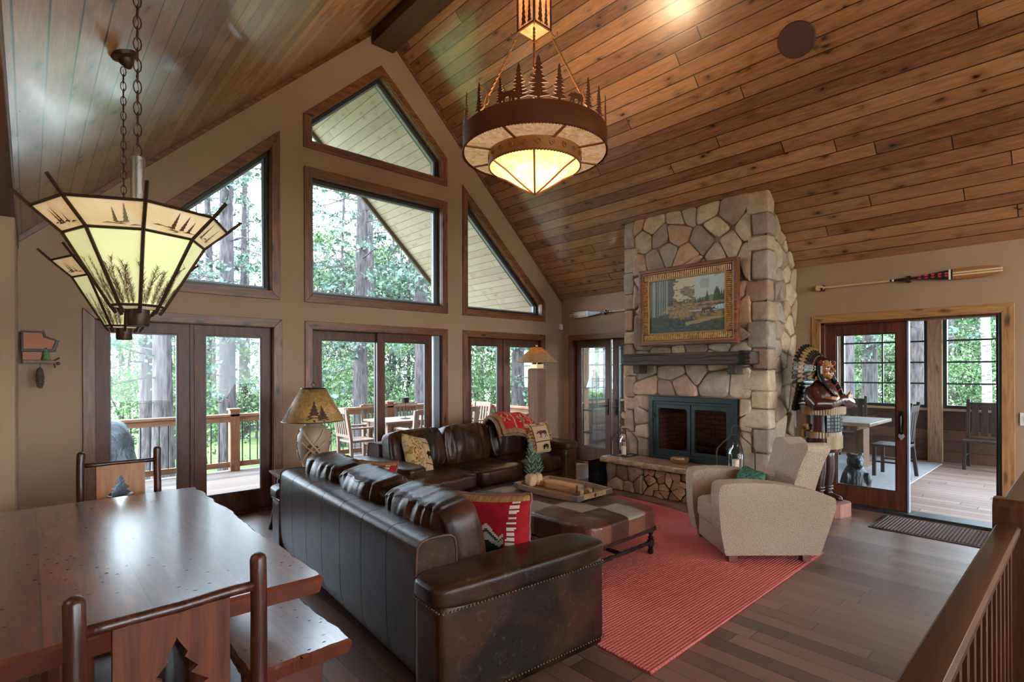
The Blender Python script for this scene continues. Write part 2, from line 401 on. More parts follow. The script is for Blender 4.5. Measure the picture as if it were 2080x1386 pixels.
def gdoor(name, x0,x1, ztop, splits, P, mats, slider=False, bot=.2):
    root=struct_empty(name)
    outer=rect(x0,x1,0,ztop); casing('casing', outer, P, root, mats, skip_bottom=True)
    hx0,hx1,hz=x0+CW-.012,x1-CW+.012,ztop-CW+.012
    m=MB(); m.prism(rect(hx0,hx0+.02,0,hz),0,TH,P); m.prism(rect(hx1-.02,hx1,0,hz),0,TH,P); m.prism(rect(hx0,hx1,hz-.02,hz),0,TH,P)
    m.build('jamb', MATS['door_wood'], root, bevel=.003)
    MB().prism(rect(hx0,hx1,0,.035),-.015,TH,P).build('threshold', MATS['door_wood'], root, bevel=.004)
    a0,a1=hx0+.02,hx1-.02
    for i,(s0,s1,d) in enumerate(splits): leaf(root, a0+(a1-a0)*s0, a0+(a1-a0)*s1, .035, hz-.02, P, d0=d, bot=bot)
    return root, [(hx0,0),(hx1,0),(hx1,hz),(hx0,hz)]
GM=(MATS['casing_v'],MATS['casing_x'])
d1,h1=gdoor('door_1', .37,2.157,2.165,[(0,.487,.06),(.513,1,.06)],P_G,GM)
MB().prism(rect(1.245,1.283,.035,2.065),.05,.12,P_G).build('mullion', MATS['door_wood'], d1, bevel=.004)
d2,h2=gdoor('door_2', 2.418,4.473,2.165,[(.02,.53,.10),(.47,.93,.05)],P_G,GM)
MB().prism(rect(4.27,4.36,.035,2.065),.03,.17,P_G).build('track_jamb', MATS['sash_grey'], d2, bevel=.004)
d3,h3=gdoor('door_3', 4.748,6.49,2.165,[(0,.487,.06),(.513,1,.06)],P_G,GM)
MB().prism(rect(5.6,5.638,.035,2.065),.05,.12,P_G).build('mullion', MATS['door_wood'], d3, bevel=.004)
G0=[(XL,0),(h1[0][0],0),h1[3],h1[2],(h1[1][0],0),(h2[0][0],0),h2[3],h2[2],(h2[1][0],0),(h3[0][0],0),h3[3],h3[2],(h3[1][0],0),(7.12,0),(7.12,rz(7.12)+.0),(3.45,6.12),(XL,rz(XL))]
wall_poly('wall_gable', G0, holes, 0, TH, P_G, MATS['wall_paint'])
# ------------------------------------------------------------------ wall B (right wall with chimney)
BM=(MATS['casing_v'],MATS['casing_y'])
d4,h4=gdoor('door_4', 4.42,6.13,2.165,[(0,.487,.06),(.513,1,.06)],P_B,BM, bot=.24)
for ch in list(d4.children):
    if ch.name.startswith('door_panel'):
        ys=[v.co.y for v in ch.data.vertices]
        if min(ys)>5: lever(ch, 5.36, .98, P_B, MATS['dark_bronze'], 1)
        else: lever(ch, 5.19, .98, P_B, MATS['dark_bronze'], -1)
# door 5: sliding door, one leaf closed, the right half open
d5=struct_empty('door_5')
y0,y1,zt=.514,2.274,2.206
casing('casing', rect(y0,y1,0,zt), P_B, d5, (MATS['pine_v'],MATS['pine_y']), skip_bottom=True)
a0,a1,az=y0+CW-.012,y1-CW+.012,zt-CW+.012
m=MB(); m.prism(rect(a1-.05,a1,0,az),0,TH,P_B); m.prism(rect(a0,a1,az-.035,az),0,TH,P_B)
m.build('jamb', MATS['door_wood'], d5, bevel=.003)
MB().prism(rect(a0,a0+.035,0,az),-.002,TH,P_B).build('screen_jamb', MATS['sash_green'], d5, bevel=.003)
MB().prism(rect(a0+.035,a0+.06,0.02,az-.035),.06,.14,P_B).build('screen_cassette', MATS['sash_dark'], d5, bevel=.003)
MB().prism(rect(a0,a1,0,.03),-.03,TH,P_B).build('threshold', MATS['sash_dark'], d5, bevel=.004)
lf=leaf(d5, 1.363, a1-.05, .03, az-.035, P_B, d0=.07, st=.1, bot=.2, top=.12)
MB().prism(rect(1.347,1.363,.03,az-.035),.06,.12,P_B).build('edge_strip', MATS['sash_grey'], lf)
m=MB(); m.prism([(1.395,.86),(1.435,.86),(1.44,1.02),(1.43,1.12),(1.40,1.12),(1.39,1.02)],.055,.07,P_B)
m.tube([P_B(1.415,1.08,.06),P_B(1.415,1.06,.02),P_B(1.415,.95,.01),P_B(1.415,.90,.03),P_B(1.415,.90,.06)],.01,n=8)
m.build('handle', MATS['dark_bronze'], lf, smooth=True)
m=MB(); pts=[(1.415,.80),(1.445,.845),(1.435,.875),(1.415,.862),(1.395,.875),(1.385,.845)]; m.prism(pts,.05,.062,P_B)
m.build('heart_ornament', MATS['sash_grey'], lf, bevel=.003)
B0=[(-4.5,0),(a0,0),(a0,az),(a1,az),(a1,0),(h4[0][0],0),h4[3],h4[2],(h4[1][0],0),(6.3,0),(6.3,2.80),(-4.5,2.80)]
wall_poly('wall_right', B0, [], 0, TH, P_B, MATS['wall_paint'])
# ------------------------------------------------------------------ floor, ceilings, left side, back
MB().box(-2.7,6.95,.2,6.33,-.12,0).build('floor', MATS['floor_boards'], kind='structure')
MB().box(-2.7,1.0,-4.5,.2,-.12,0).build('floor', MATS['floor_boards'], kind='structure')
MB().box(5.0,6.95,-4.5,.2,-.12,0).build('floor', MATS['floor_boards'], kind='structure')
MB().box(1.0,5.0,-4.5,-1.2,-.12,0).build('floor', MATS['floor_boards'], kind='structure')
MB().box(.9,5.1,-1.3,.2,-2.4,-2.3).build('floor', MATS['floor_boards'], kind='structure')
m=MB()
m.box(.9,1.0,-1.3,.2,-2.3,-.0); m.box(5.0,5.1,-1.3,.2,-2.3,-.0); m.box(.9,5.1,-1.3,-1.2,-2.3,-.0); m.box(.9,5.1,.195,.21,-2.3,-.02)
m.build('wall_stair', MATS['wall_paint'], kind='structure')
ang=math.atan(.957); SL=math.hypot(3.6,3.6*.957)
def ceil_slope(name, sgn, y0,y1, mat, zoff=0, extra=.0, t=.06):
    L=math.hypot(3.57+extra,(3.57+extra)*.957)
    o=MB().box(y0,y1,0,L,0,t).build(name, mat, kind='structure')   # local x = along ridge, y = down the slope
    # local x -> world +Y, local y -> down slope, local z -> outward (up)
    dx=Vector((0,1,0)); dy=Vector((sgn,0,-.957)).normalized(); dz=dx.cross(dy); 
    if dz.z<0: dz=-dz
    o.matrix_world=Matrix(((dx.x,dy.x,dz.x,3.45),(dx.y,dy.y,dz.y,0),(dx.z,dy.z,dz.z,6.12+zoff),(0,0,0,1)))
    return o
ceil_slope('ceiling', 1, -4.5, 6.3, MATS['ceiling_boards'], extra=-.05)
ceil_slope('ceiling', -1, -4.5, 6.3, MATS['ceiling_boards'], extra=.06)
ceil_slope('soffit_right', 1, 6.5, 9.35, MATS['soffit_boards'], zoff=-.02, extra=.2)
ceil_slope('soffit_left', -1, 6.5, 9.35, MATS['soffit_boards'], zoff=-.02, extra=.2)
plain('roof_trim', sr('#54463c'), .6)
for sg,nm in ((1,'trim_3'),(-1,'trim_4')):
    m=MB(); x=lambda d:3.45+sg*d
    m.prism([(3.45,6.14),(x(3.8),6.14-.957*3.8),(x(3.8),6.0-.957*3.8),(3.45,6.0)],9.33,9.38,lambda a,b,d:(a,d,b))
    m.build(nm, MATS['roof_trim'], kind='structure')
# roofs above (keep daylight out)
plain('roof_shingle', sr('#3d3a38'), .9)
for sg in (1,-1):
    MB().prism([(3.45,6.32),(3.45+sg*3.75,6.32-.957*3.75),(3.45+sg*3.75,6.22-.957*3.75),(3.45,6.22)],-4.7,9.36,lambda a,b,d:(a,d,b)).build('roof', MATS['roof_shingle'], kind='structure')
# crown strips along gable and wall B
strip=MB()
for sg in (1,-1):
    e=3.47 if sg==1 else 3.57
    strip.prism([(3.45,6.12),(3.45+sg*e,6.12-.957*e),(3.45+sg*e,6.06-.957*e),(3.45,6.06)],-.02,0,P_G)
strip.build('trim_1', MATS['casing_x'], kind='structure', bevel=.003)
MB().box(XL-.03,XL+.06,-4.5,6.28,2.64,2.78).build('trim_2', MATS['beam_wood'], kind='structure', bevel=.005)
b=MB().prism([(-.16,0),(.16,0),(.16,.3),(-.16,.3)],-4.4,6.3,lambda a,b,d:(3.45+a,d,5.80+b)).build('trim_5', MATS['beam_wood'], kind='structure', bevel=.006)
# left stub wall, dining recess
MB().box(-2.7,-.065,5.0,5.15,0,2.74).build('wall_left', MATS['wall_paint'], kind='structure', bevel=.02)
MB().box(-.26,-.065,5.1,6.3,0,2.74).build('wall_left', MATS['wall_paint'], kind='structure')
MB().box(-2.8,-2.7,-4.5,5.1,0,2.7).build('wall_left', MATS['wall_paint'], kind='structure')
plain('white_ceiling', sr('#cfc4b4'), .9)
MB().box(-2.8,XL-.03,-4.5,5.1,2.62,2.66).build('ceiling', MATS['white_ceiling'], kind='structure')
# back wall out of view; its two big windows are added for daylight
BH=[rect(-.5,2.9,.7,3.1),rect(3.9,6.5,.7,3.1)]
wall_poly('wall_back', [(-2.8,0),(7.12,0),(7.12,rz(7.12)),(3.45,6.12),(XL,rz(XL)),(-2.8,2.66)], BH, 0,.2, lambda a,b,d:(a,-4.7+d,b), MATS['wall_paint'])
for i,hh in enumerate(BH):
    r_=struct_empty('window_%d'%(5+i)); P=lambda a,b,d:(a,-4.7+d,b)
    MB().ring(inset(hh,-.08),hh,.2,.222,P).build('casing', MATS['casing_x'], r_)
    MB().ring(hh,inset(hh,.05),.06,.12,P).build('frame', MATS['sash_dark'], r_)
    MB().prism(inset(hh,.04),.09,.096,P).build('glass', MATS['pane_glass'], r_)
# baseboards
m=MB()
for a,b_ in ((XL,.37),(2.157,2.418),(4.473,4.748),(6.49,6.92)): m.prism(rect(a,b_,0,.11),-.016,0,P_G)
m.build('baseboard_gable', MATS['casing_x'], kind='structure', bevel=.003)
m=MB()
for a,b_ in ((-4.5,.514),(2.274,2.44),(6.13,6.3)): m.prism(rect(a,b_,0,.11),-.016,0,P_B)
m.build('baseboard_right', MATS['casing_y'], kind='structure', bevel=.003)
# ceiling speaker
plain('speaker_brown', sr('#4c2a1c'), .7, bumpy=.2, bscale=400)
sp=MB(); sp.lathe([(0,-.012),(.10,-.013),(.112,-.012),(.118,-.004),(.118,.0)],(0,0,0),40)
o=sp.build('ceiling_speaker', MATS['speaker_brown'], smooth=True)
zz=Vector((.957,0,1)).normalized()
o.location=(5.105,1.80,6.12-.957*(5.105-3.45)-.001); o.rotation_euler=zz.to_track_quat('Z','X').to_euler()
o.scale=(1.33,1.33,1.1)
tag(o,'round flat brown speaker cover flush on the right plank slope','speaker')
# ------------------------------------------------------------------ stone work
rnd=random.Random(5)
n=NT('field_stone'); at=n.node('ShaderNodeAttribute'); at.attribute_name='tone'; v=n.coord()
f1=n.noise(v,9,5,.65); f2=n.noise(v,40,4,.6)
c=n.mix(n.step(f1,.3,.75),at.outputs['Color'],n.mix(1.0,at.outputs['Color'],(.62,.55,.50),'MULTIPLY'))
c=n.mix(n.M('MULTIPLY',f2,.35),c,(.42,.33,.25))
n.bump(n.M('ADD',n.M('MULTIPLY',f1,.8),n.M('MULTIPLY',f2,.4)),.8,.02); MATS['field_stone']=n.base(c,.85)
plain('mortar', sr('#7b654f'), .95, bumpy=.5, bscale=60)
STC=[sr(x) for x in ('#bd9f80','#b08f74','#a08a76','#c9ad88','#bb906f','#a0907f','#cdb394','#ab856b','#c0a287','#987a6a')]
def clip(poly, nx, ny, c):
    out=[]; m=len(poly)
    for i in range(m):
        p,q=poly[i],poly[(i+1)%m]; dp=nx*p[0]+ny*p[1]-c; dq=nx*q[0]+ny*q[1]-c
        if dp<=0: out.append(p)
        if dp*dq<0: t=dp/(dp-dq); out.append((p[0]+(q[0]-p[0])*t,p[1]+(q[1]-p[1])*t))
    return out
def cells(region, spacing, rnd, jit=.42, aspect=1.15):
    xs=[p[0] for p in region]; ys=[p[1] for p in region]; pts=[]
    nx=max(1,round((max(xs)-min(xs))/(spacing*aspect))); ny=max(1,round((max(ys)-min(ys))/spacing))
    dx=(max(xs)-min(xs))/nx; dy=(max(ys)-min(ys))/ny
    for j in range(ny):
        for i in range(nx):
            if rnd.random()<.13 and nx*ny>6: continue
            pts.append((min(xs)+(i+.5+(.25 if j%2 else -.25)*(nx>1)+rnd.uniform(-jit,jit))*dx, min(ys)+(j+.5+rnd.uniform(-jit,jit))*dy))
    out=[]
    for i,(px,py) in enumerate(pts):
        poly=list(region)
        for j,(qx,qy) in enumerate(pts):
            if i==j or abs(qx-px)+abs(qy-py)>spacing*5: continue
            nx_,ny_=qx-px,qy-py; poly=clip(poly,nx_,ny_,(qx*qx+qy*qy-px*px-py*py)/2)
            if len(poly)<3: break
        if len(poly)>=3: out.append(poly)
    return out
def shrink(poly,d):
    cx=sum(p[0] for p in poly)/len(poly); cy=sum(p[1] for p in poly)/len(poly)
    out=[]
    for x,y in poly:
        l=math.hypot(x-cx,y-cy); k=max(0.2,1-d/max(l,1e-6)); out.append((cx+(x-cx)*k,cy+(y-cy)*k))
    return out
def chaikin(poly,it=2,q=.22):
    for _ in range(it):
        out=[]
        for i in range(len(poly)):
            p,r_=poly[i],poly[(i+1)%len(poly)]
            out+=[(p[0]*(1-q)+r_[0]*q,p[1]*(1-q)+r_[1]*q),(p[0]*q+r_[0]*(1-q),p[1]*q+r_[1]*(1-q))]
        poly=out
    return poly
def merge_close(poly,d=.03):
    out=[]
    for p in poly:
        if not out or math.hypot(p[0]-out[-1][0],p[1]-out[-1][1])>d: out.append(p)
    if len(out)>3 and math.hypot(out[0][0]-out[-1][0],out[0][1]-out[-1][1])<d: out.pop()
    return out
def stone(mb, poly, P, h, rnd, gap=.007):
    poly=merge_close(poly)
    if len(poly)<3: return
    A=abs(sum(poly[i][0]*poly[(i+1)%len(poly)][1]-poly[(i+1)%len(poly)][0]*poly[i][1] for i in range(len(poly))))/2
    if A<.0025: return
    b=chaikin(shrink(poly,gap),2,.13); k=len(b); kk=rnd.uniform(.75,1.12); mb.curc=tuple(x*kk for x in rnd.choice(STC))
    cx=sum(p[0] for p in b)/k; cy=sum(p[1] for p in b)/k; sx,sy=rnd.uniform(-.12,.12),rnd.uniform(-.12,.12); s=rnd.random()*50
    v=[];f=[]
    for ri,(sc,d) in enumerate(((1,-.03),(1,h*.45),(.95,h*.78),(.84,h*.95),(.5,h*1.02),(.0,h*1.03))):
        if sc==0: v.append(P(cx,cy,d+sx*0)); break
        for x,y in b:
            X,Y=cx+(x-cx)*sc,cy+(y-cy)*sc
            dd=d+(0 if ri==0 else noise.noise(Vector((X*7+s,Y*7,s)))*.022+(X-cx)*sx+(Y-cy)*sy)
            v.append(P(X,Y,dd))
    for ri in range(4):
        for i in range(k): f.append((ri*k+i,ri*k+(i+1)%k,(ri+1)*k+(i+1)%k,(ri+1)*k+i))
    for i in range(k): f.append((4*k+i,4*k+(i+1)%k,5*k))
    mb.add(v,f)
FX=6.11; CY0,CY1=2.44,4.376
PF=lambda a,b,d:(FX-d,a,b)             # front, outward -X
PSd=lambda a,b,d:(a,CY0+.03-d,b)        # side facing the viewer
fp=thing('stone_fireplace','tall tan fieldstone fireplace and chimney rising to the plank ceiling','fireplace',(0,0,0))
def topz(x): return rz(x)-.01
m=MB()
outer=[(CY0+.03,0.3),(CY1-.03,0.3),(CY1-.03,topz(FX)),(CY0+.03,topz(FX))]
hole=rect(2.80,3.96,.42,1.225)
loops=[outer,hole]; flat=[p for l in loops for p in l]
tri=tessellate_polygon([[Vector((a,b,0)) for a,b in l] for l in loops])
m.add([PF(a,b,0) for a,b in flat],[tuple(t) for t in tri])
m.prism([(FX,0.0),(6.93,0.0),(6.93,topz(6.93)),(FX,topz(FX))],0,.02,lambda a,b,d:(a,CY0+.03+d,b))
m.prism([(FX,0.0),(6.93,0.0),(6.93,topz(6.93)),(FX,topz(FX))],0,.02,lambda a,b,d:(a,CY1-.05+d,b))
m.build('chimney_mortar', MATS['mortar'], fp)
st=MB(); H_=.035
QW=.20
# upper front
for reg,sp_ in (([(CY0+QW,1.235),(CY1-.15,1.235),(CY1-.15,3.60),(CY0+QW,3.60)],.235),
              ([(3.975,.42),(CY1-.15,.42),(CY1-.15,1.235),(3.975,1.235)],.2),
              ([(CY0+QW,.42),(2.785,.42),(2.785,1.235),(CY0+QW,1.235)],.22)):
    for c_ in cells(reg,sp_,rnd): stone(st,c_,PF,H_*rnd.uniform(.75,1.25),rnd)
# side face
for c_ in cells([(FX+QW-.03,0),(6.9,0),(6.9,topz(6.9)),(FX+QW-.03,topz(FX+QW))],.2,rnd,aspect=.9): stone(st,c_,PSd,H_*rnd.uniform(.7,1.1),rnd)
def quoin_stack(z,ztop,ycorner,sgn,wid,rnd,side=True):
    alt=False
    while z<ztop-.06:
        h=min(rnd.uniform(.17,.36),ztop-z)
        if ztop-z-h<.1: h=ztop-z
        alt=not alt; wf=wid*(rnd.uniform(1.25,1.6) if alt else rnd.uniform(.85,1.1)); ws=wid*(rnd.uniform(.8,1.1) if alt else rnd.uniform(1.2,1.6))
        kk=rnd.uniform(.75,1.12); st.curc=tuple(x*kk for x in rnd.choice(STC)); s=rnd.random()*60
        x0,x1=6.075,6.075+ws; ya=ycorner; yb=ycorner+sgn*wf
        cc=((x0+x1)/2,(ya+yb)/2,z+h/2)
        def fn(x,y,zz,co,s=s):
            w=Vector((co.x*5+s,co.y*5,co.z*5)); return co*(1+noise.noise(w)*.10+noise.noise(w*4)*.03)
        st.sbox(cc,(x1-x0)/2,wf/2-.006,h/2-.005,e=12,n=12,fn=fn)
        z+=h
quoin_stack(.0,3.585,CY0-.005,1,QW,rnd); quoin_stack(.42,3.585,CY1+.005,-1,.16,rnd)
st.build('field_stones', MATS['field_stone'], fp, smooth=50)
# hearth base
hb=MB()
hb.box(5.72,6.11,3.86,4.36,0,.35); hb.box(5.72,6.11,2.45,2.92,0,.35); hb.box(6.06,6.11,2.9,3.9,0,.35)
hb.build('hearth_mortar', MATS['mortar'], fp)
for reg in ([(3.83,.0),(4.39,.0),(4.39,.35),(3.83,.35)],[(2.42,.0),(2.95,.0),(2.95,.35),(2.42,.35)]):
    hs=MB()
    for c_ in cells(reg,.17,rnd,jit=.35): st_=stone(hs,c_,lambda a,b,d:(5.715-d,a,b),.035,rnd)
    for c_ in cells([(5.70,0),(6.08,0),(6.08,.35),(5.70,.35)],.17,rnd,jit=.3): stone(hs,c_,(lambda a,b,d:(a,2.45-d,b)) if reg[0][0]<3 else (lambda a,b,d:(a,4.36+d,b)),.035,rnd)
    hs.build('hearth_stones', MATS['field_stone'], fp, smooth=50)
pass
n=NT('hearth_slab'); v=n.coord(); f1=n.noise(v,3.5,5,.6,1.5)
n.bump(n.noise(v,30,3),.15,.005)
MATS['hearth_slab']=n.base(n.ramp(f1,[(.3,sr('#7d5c44')),(.5,sr('#a07c5e')),(.7,sr('#b7977a'))]),.28)
n=NT('slab_edge'); v=n.coord(); f1=n.noise(v,14,5,.6); n.bump(f1,1,.03)
MATS['slab_edge']=n.base(n.ramp(f1,[(.3,sr('#8a6c4c')),(.6,sr('#b99a74')),(.8,sr('#cdb392'))]),.8)
m=MB(); NY=70
xs=[5.625,5.62,5.63]
v=[];f=[]
def ed(y,k): return 5.628+noise.noise(Vector((y*6,k*3,2)))*.018+noise.noise(Vector((y*25,k*5,7)))*.010
rows=[(.42,0),(.405,1),(.385,2),(.365,3),(.35,4)]
for j in range(NY+1):
    y=2.36+(4.45-2.36)*j/NY
    for z,k in rows: v.append((ed(y,k)+(.012 if k in (0,4) else 0),y,z))
m.cur=1
for j in range(NY):
    for k in range(4): f.append((j*5+k,(j+1)*5+k,(j+1)*5+k+1,j*5+k+1))
m.add(v,f)
m.cur=0
v=[];f=[]
for j in range(NY+1):
    y=2.36+(4.45-2.36)*j/NY; v+=[(ed(y,0)+.012,y,.42),(6.10,y,.42),(ed(y,4)+.012,y,.35),(6.10,y,.35)]
for j in range(NY): a=j*4; b=a+4; f+=[(a,b,b+1,a+1),(a+2,a+3,b+3,b+2)]
m.add(v,f); m.cur=1
m.box(5.64,6.08,2.358,2.362,.352,.419); m.box(5.64,6.08,4.448,4.452,.352,.419)
m.build('hearth_slab', [MATS['hearth_slab'],MATS['slab_edge']], fp, smooth=30)
# mantel
wood('mantel_wood', [sr('#211812'),sr('#3b2c22'),sr('#5a4434')], la=1, rough=.55, knots=.6)
plain('black_iron', sr('#17181a'), .5, metal=.6, bumpy=.3, bscale=120)
mt=thing('mantel_beam','rough-hewn dark timber mantel beam with an iron strap across the stone chimney','mantel',(5.95,3.4,1.5))
def hew(x,y,z,co): return co+Vector((noise.noise(Vector((co.y*5,z*3,1)))*.012,0,noise.noise(Vector((co.y*4,x*3,8)))*.010))
m=MB(); m.sbox((.02,-.0,.205),.13,.86,.074,e=22,n=26,fn=hew); m.build('beam', MATS['mantel_wood'], mt, smooth=40)
m=MB(); m.box(-.135,.13,-.80,-.74,.127,.286); m.cyl((-.14,-.77,.17),(-.12,-.77,.17),.012); m.cyl((-.14,-.77,.25),(-.12,-.77,.25),.012)
m.build('iron_strap', MATS['black_iron'], mt, bevel=.003)
for yy in (.66,-.62): MB().box(-.05,.15,yy-.05,yy+.05,.02,.135).build('corbel', MATS['mantel_wood'], mt, bevel=.008)
# firebox insert
n=NT('insert_green'); n.bump(n.noise(n.coord(),60,2),.15,.003); MATS['insert_green']=n.base(sr('#15231f'),.45,metal=.2)
plain('soot', sr('#1c1613'), .9, bumpy=.3, bscale=40)
n=NT('brick_dark'); p=n.sep(n.coord()); bt=n.node('ShaderNodeTexBrick'); n.link(n.comb(p[1],p[2],0),bt.inputs[0])
bt.inputs['Scale'].default_value=4; bt.inputs['Color1'].default_value=(*sr('#94604c'),1); bt.inputs['Color2'].default_value=(*sr('#7a4c3e'),1); bt.inputs['Mortar'].default_value=(*sr('#4c3a33'),1)
MATS['brick_dark']=n.base(bt.outputs[0],.9)
fi=thing('fireplace_insert','dark green metal firebox with two glass doors set in the stone','fireplace insert',(6.1,3.38,.42))
PI_=lambda a,b,d:(-d,a,b)
m=MB(); m.ring(rect(-.59,.59,.0,.81),rect(-.53,.53,.05,.745),-.01,.05,PI_); m.build('surround', MATS['insert_green'], fi, bevel=.006)
m=MB(); m.ring(rect(-.53,.53,.05,.745),rect(-.50,.50,.075,.71),-.01,.035,PI_); m.build('inner_frame', MATS['insert_green'], fi, bevel=.003)
glassm('fire_glass', (.85,.82,.82), .35, .05)
for s_,(a0_,a1_) in ((1,(.006,.5)),(-1,(-.5,-.006))):
    d_=MB().ring(rect(a0_,a1_,.075,.71),rect(a0_+.045,a1_-.045,.13,.655),.0,.03,PI_)
    for (ca,cb) in ((a0_+.045,.655),(a1_-.045,.655)):
        q=.03*(1 if ca==a0_+.045 else -1); d_.prism([(ca,cb),(ca+q,cb),(ca,cb-.03)],.004,.026,PI_)
    d_=d_.build('door', MATS['insert_green'], fi, bevel=.004)
    MB().prism(rect(a0_+.045,a1_-.045,.13,.655),.008,.013,PI_).build('glass', MATS['fire_glass'], d_)
    ed_=.515*s_
    for zz_ in (.2,.56):
        MB().cyl(PI_(ed_,zz_-.03,.045),PI_(ed_,zz_+.03,.045),.012,n=10).build('hinge', MATS['black_iron'], d_, smooth=True)
    k=MB(); k.cyl(PI_(.03*s_,.15,.03),PI_(.03*s_,.15,.05),.006,n=8); k.cyl(PI_(.03*s_,.15,.05),PI_(.1*s_,.15,.052),.006,n=8); k.build('handle', MATS['black_iron'], d_, smooth=True)
m=MB(); P2=lambda a,b,d:(d,a,b)
m.box(.0,.5,-.54,.54,-.0,.03); m.box(.0,.5,-.56,-.53,0,.8); m.box(.0,.5,.53,.56,0,.8); m.box(0,.5,-.54,.54,.74,.8); m.box(.48,.5,-.54,.54,0,.8)
m.build('firebox', MATS['brick_dark'], fi)
m=MB()
for i in range(7): y=-.3+i*.1; m.tube([(.12,y,.16),(.12,y,.08),(.34,y,.08),(.36,y,.2)],.009,n=6)
m.tube([(.15,-.33,.075),(.15,.33,.075)],.009); m.tube([(.31,-.33,.075),(.31,.33,.075)],.009)
for y in (-.3,.3):
    for x in (.15,.31): m.cyl((x,y,.03),(x,y,.08),.008,n=6)
m.build('grate', MATS['black_iron'], fi, smooth=True)
# logs burning place
wood('bark', [sr('#2b1e16'),sr('#4d382a'),sr('#6d5340')], la=0, rough=.9, knots=0, bstr=.6)
n=NT('log_end'); v=n.coord(); p=n.sep(v); info=n.node('ShaderNodeObjectInfo').outputs['Random']
rr=n.vor(n.comb(0,n.M('ADD',p[1],n.M('MULTIPLY',info,3)),p[2]),3,out='Distance'); ww=n.M('SINE',n.M('MULTIPLY',rr,90))
c=n.mix(n.M('MULTIPLY',n.M('ADD',n.M('MULTIPLY',ww,.5),.5),.35),n.ramp(info,[(0,sr('#b98f68')),(.4,sr('#dab58c')),(.7,sr('#c89a70')),(1,sr('#9d7553'))]),sr('#7b573c'))
n.bump(n.noise(v,70,3),.4,.004); MATS['log_end']=n.base(c,.85)
def log_mesh(poly, L, name, loc, label, group, rot=(0,0,0), cat='firewood'):
    m=MB(); k=len(poly); m.cur=0
    m.add([(0,a,b) for a,b in poly]+[(L,a*1.0,b*1.0) for a,b in poly],[(i,(i+1)%k,k+(i+1)%k,k+i) for i in range(k)])
    tri=tessellate_polygon([[Vector((a,b,0)) for a,b in poly]]); m.cur=1
    m.add([(0,a,b) for a,b in poly],[tuple(t) for t in tri]); m.add([(L,a,b) for a,b in poly],[tuple(reversed(t)) for t in tri])
    o=m.build(name,[MATS['bark'],MATS['log_end']],smooth=50); o.location=loc; o.rotation_euler=rot
    return tag(o,label,cat,group)
rnd=random.Random(11)
for c_ in cells([(2.955,.004),(3.825,.004),(3.825,.33),(2.955,.33)],.076,rnd,jit=.38,aspect=1.1):
    c_=merge_close(c_,.02)
    if len(c_)<3: continue
    cx=sum(p[0] for p in c_)/len(c_); cy=min(p[1] for p in c_)
    b=chaikin([(x-cx,y-cy) for x,y in shrink(c_,.005)],1,.12)
    log_mesh(b,rnd.uniform(.30,.34),'firewood_log',(5.70+rnd.uniform(-.02,.025),cx,cy),'split firewood log stacked in the niche under the hearth slab','firewood under the hearth')
for i,(y,z,ry,L,w) in enumerate(((3.15,.16,.05,.42,.045),(3.42,.15,-.1,.3,.04),(3.1,.24,.32,.46,.045))):
    m=MB(); sh=[(w*math.cos(t)*rnd.uniform(.8,1.1),w*math.sin(t)*rnd.uniform(.8,1.1)) for t in [k*PI/3.5 for k in range(7)]]
    o=log_mesh(sh,L,'fire_log',(6.28,y-L/2+.15,.42+z-.02+(.0)),['split log lying low on the grate, right of the firebox','short split log on the grate in the middle of the firebox','split log leaning on top across the grate in the firebox'][i],'logs on the fire grate',(0,-ry,R(90)),'log')
# firewood stacked on the floor between door and chimney
for i,(y,z) in enumerate([(4.50,.0),(4.61,.0),(4.50,.11),(4.61,.11),(4.5,.22),(4.61,.22),(4.5,.33),(4.6,.33),(4.5,.44),(4.6,.44),(4.51,.55),(4.6,.55),(4.5,.66),(4.6,.66),(4.51,.77),(4.58,.86),(4.5,.88)]):
    sh=[(.052*math.cos(t)*rnd.uniform(.85,1.1),.054+.054*math.sin(t)*rnd.uniform(.85,1.0)) for t in [k*PI/3+rnd.random()*.4 for k in range(6)]]
    log_mesh(sh,.34,'firewood_log',(6.35+rnd.uniform(-.02,.02),y,z+.0),'split log in the tall pile between corner door and chimney','firewood beside the chimney')
# ------------------------------------------------------------------ raster painting helper
n=NT('painted'); at=n.node('ShaderNodeAttribute'); at.attribute_name='tone'; MATS['painted']=n.base(at.outputs['Color'],.45)
n=NT('woven'); at=n.node('ShaderNodeAttribute'); at.attribute_name='tone'; v=n.coord(); n.bump(n.noise(v,260,2),.5,.003)
MATS['woven']=n.base(n.mix(n.M('MULTIPLY',n.noise(v,300,1),.35),at.outputs['Color'],(0,0,0)),.9,spec=.2)
def raster(mb, P, nu, nv, paint):
    """grid on P(u,v) with one colour per cell from paint(u,v)"""
    v=[P(i/nu,j/nv) for i in range(nu+1) for j in range(nv+1)]
    b=len(mb.v); mb.v+= [tuple(mb.T@Vector(q)) for q in v]
    for i in range(nu):
        for j in range(nv):
            a=i*(nv+1)+j; mb.f.append((b+a,b+a+nv+1,b+a+nv+2,b+a+1)); mb.mi.append(mb.cur); mb.cols.append(paint((i+.5)/nu,(j+.5)/nv))
    return mb
def inpoly(x,y,poly):
    r_=False; k=len(poly)
    for i in range(k):
        (x0,y0),(x1,y1)=poly[i],poly[i-1]
        if (y0>y)!=(y1>y) and x<(x1-x0)*(y-y0)/(y1-y0)+x0: r_=not r_
    return r_
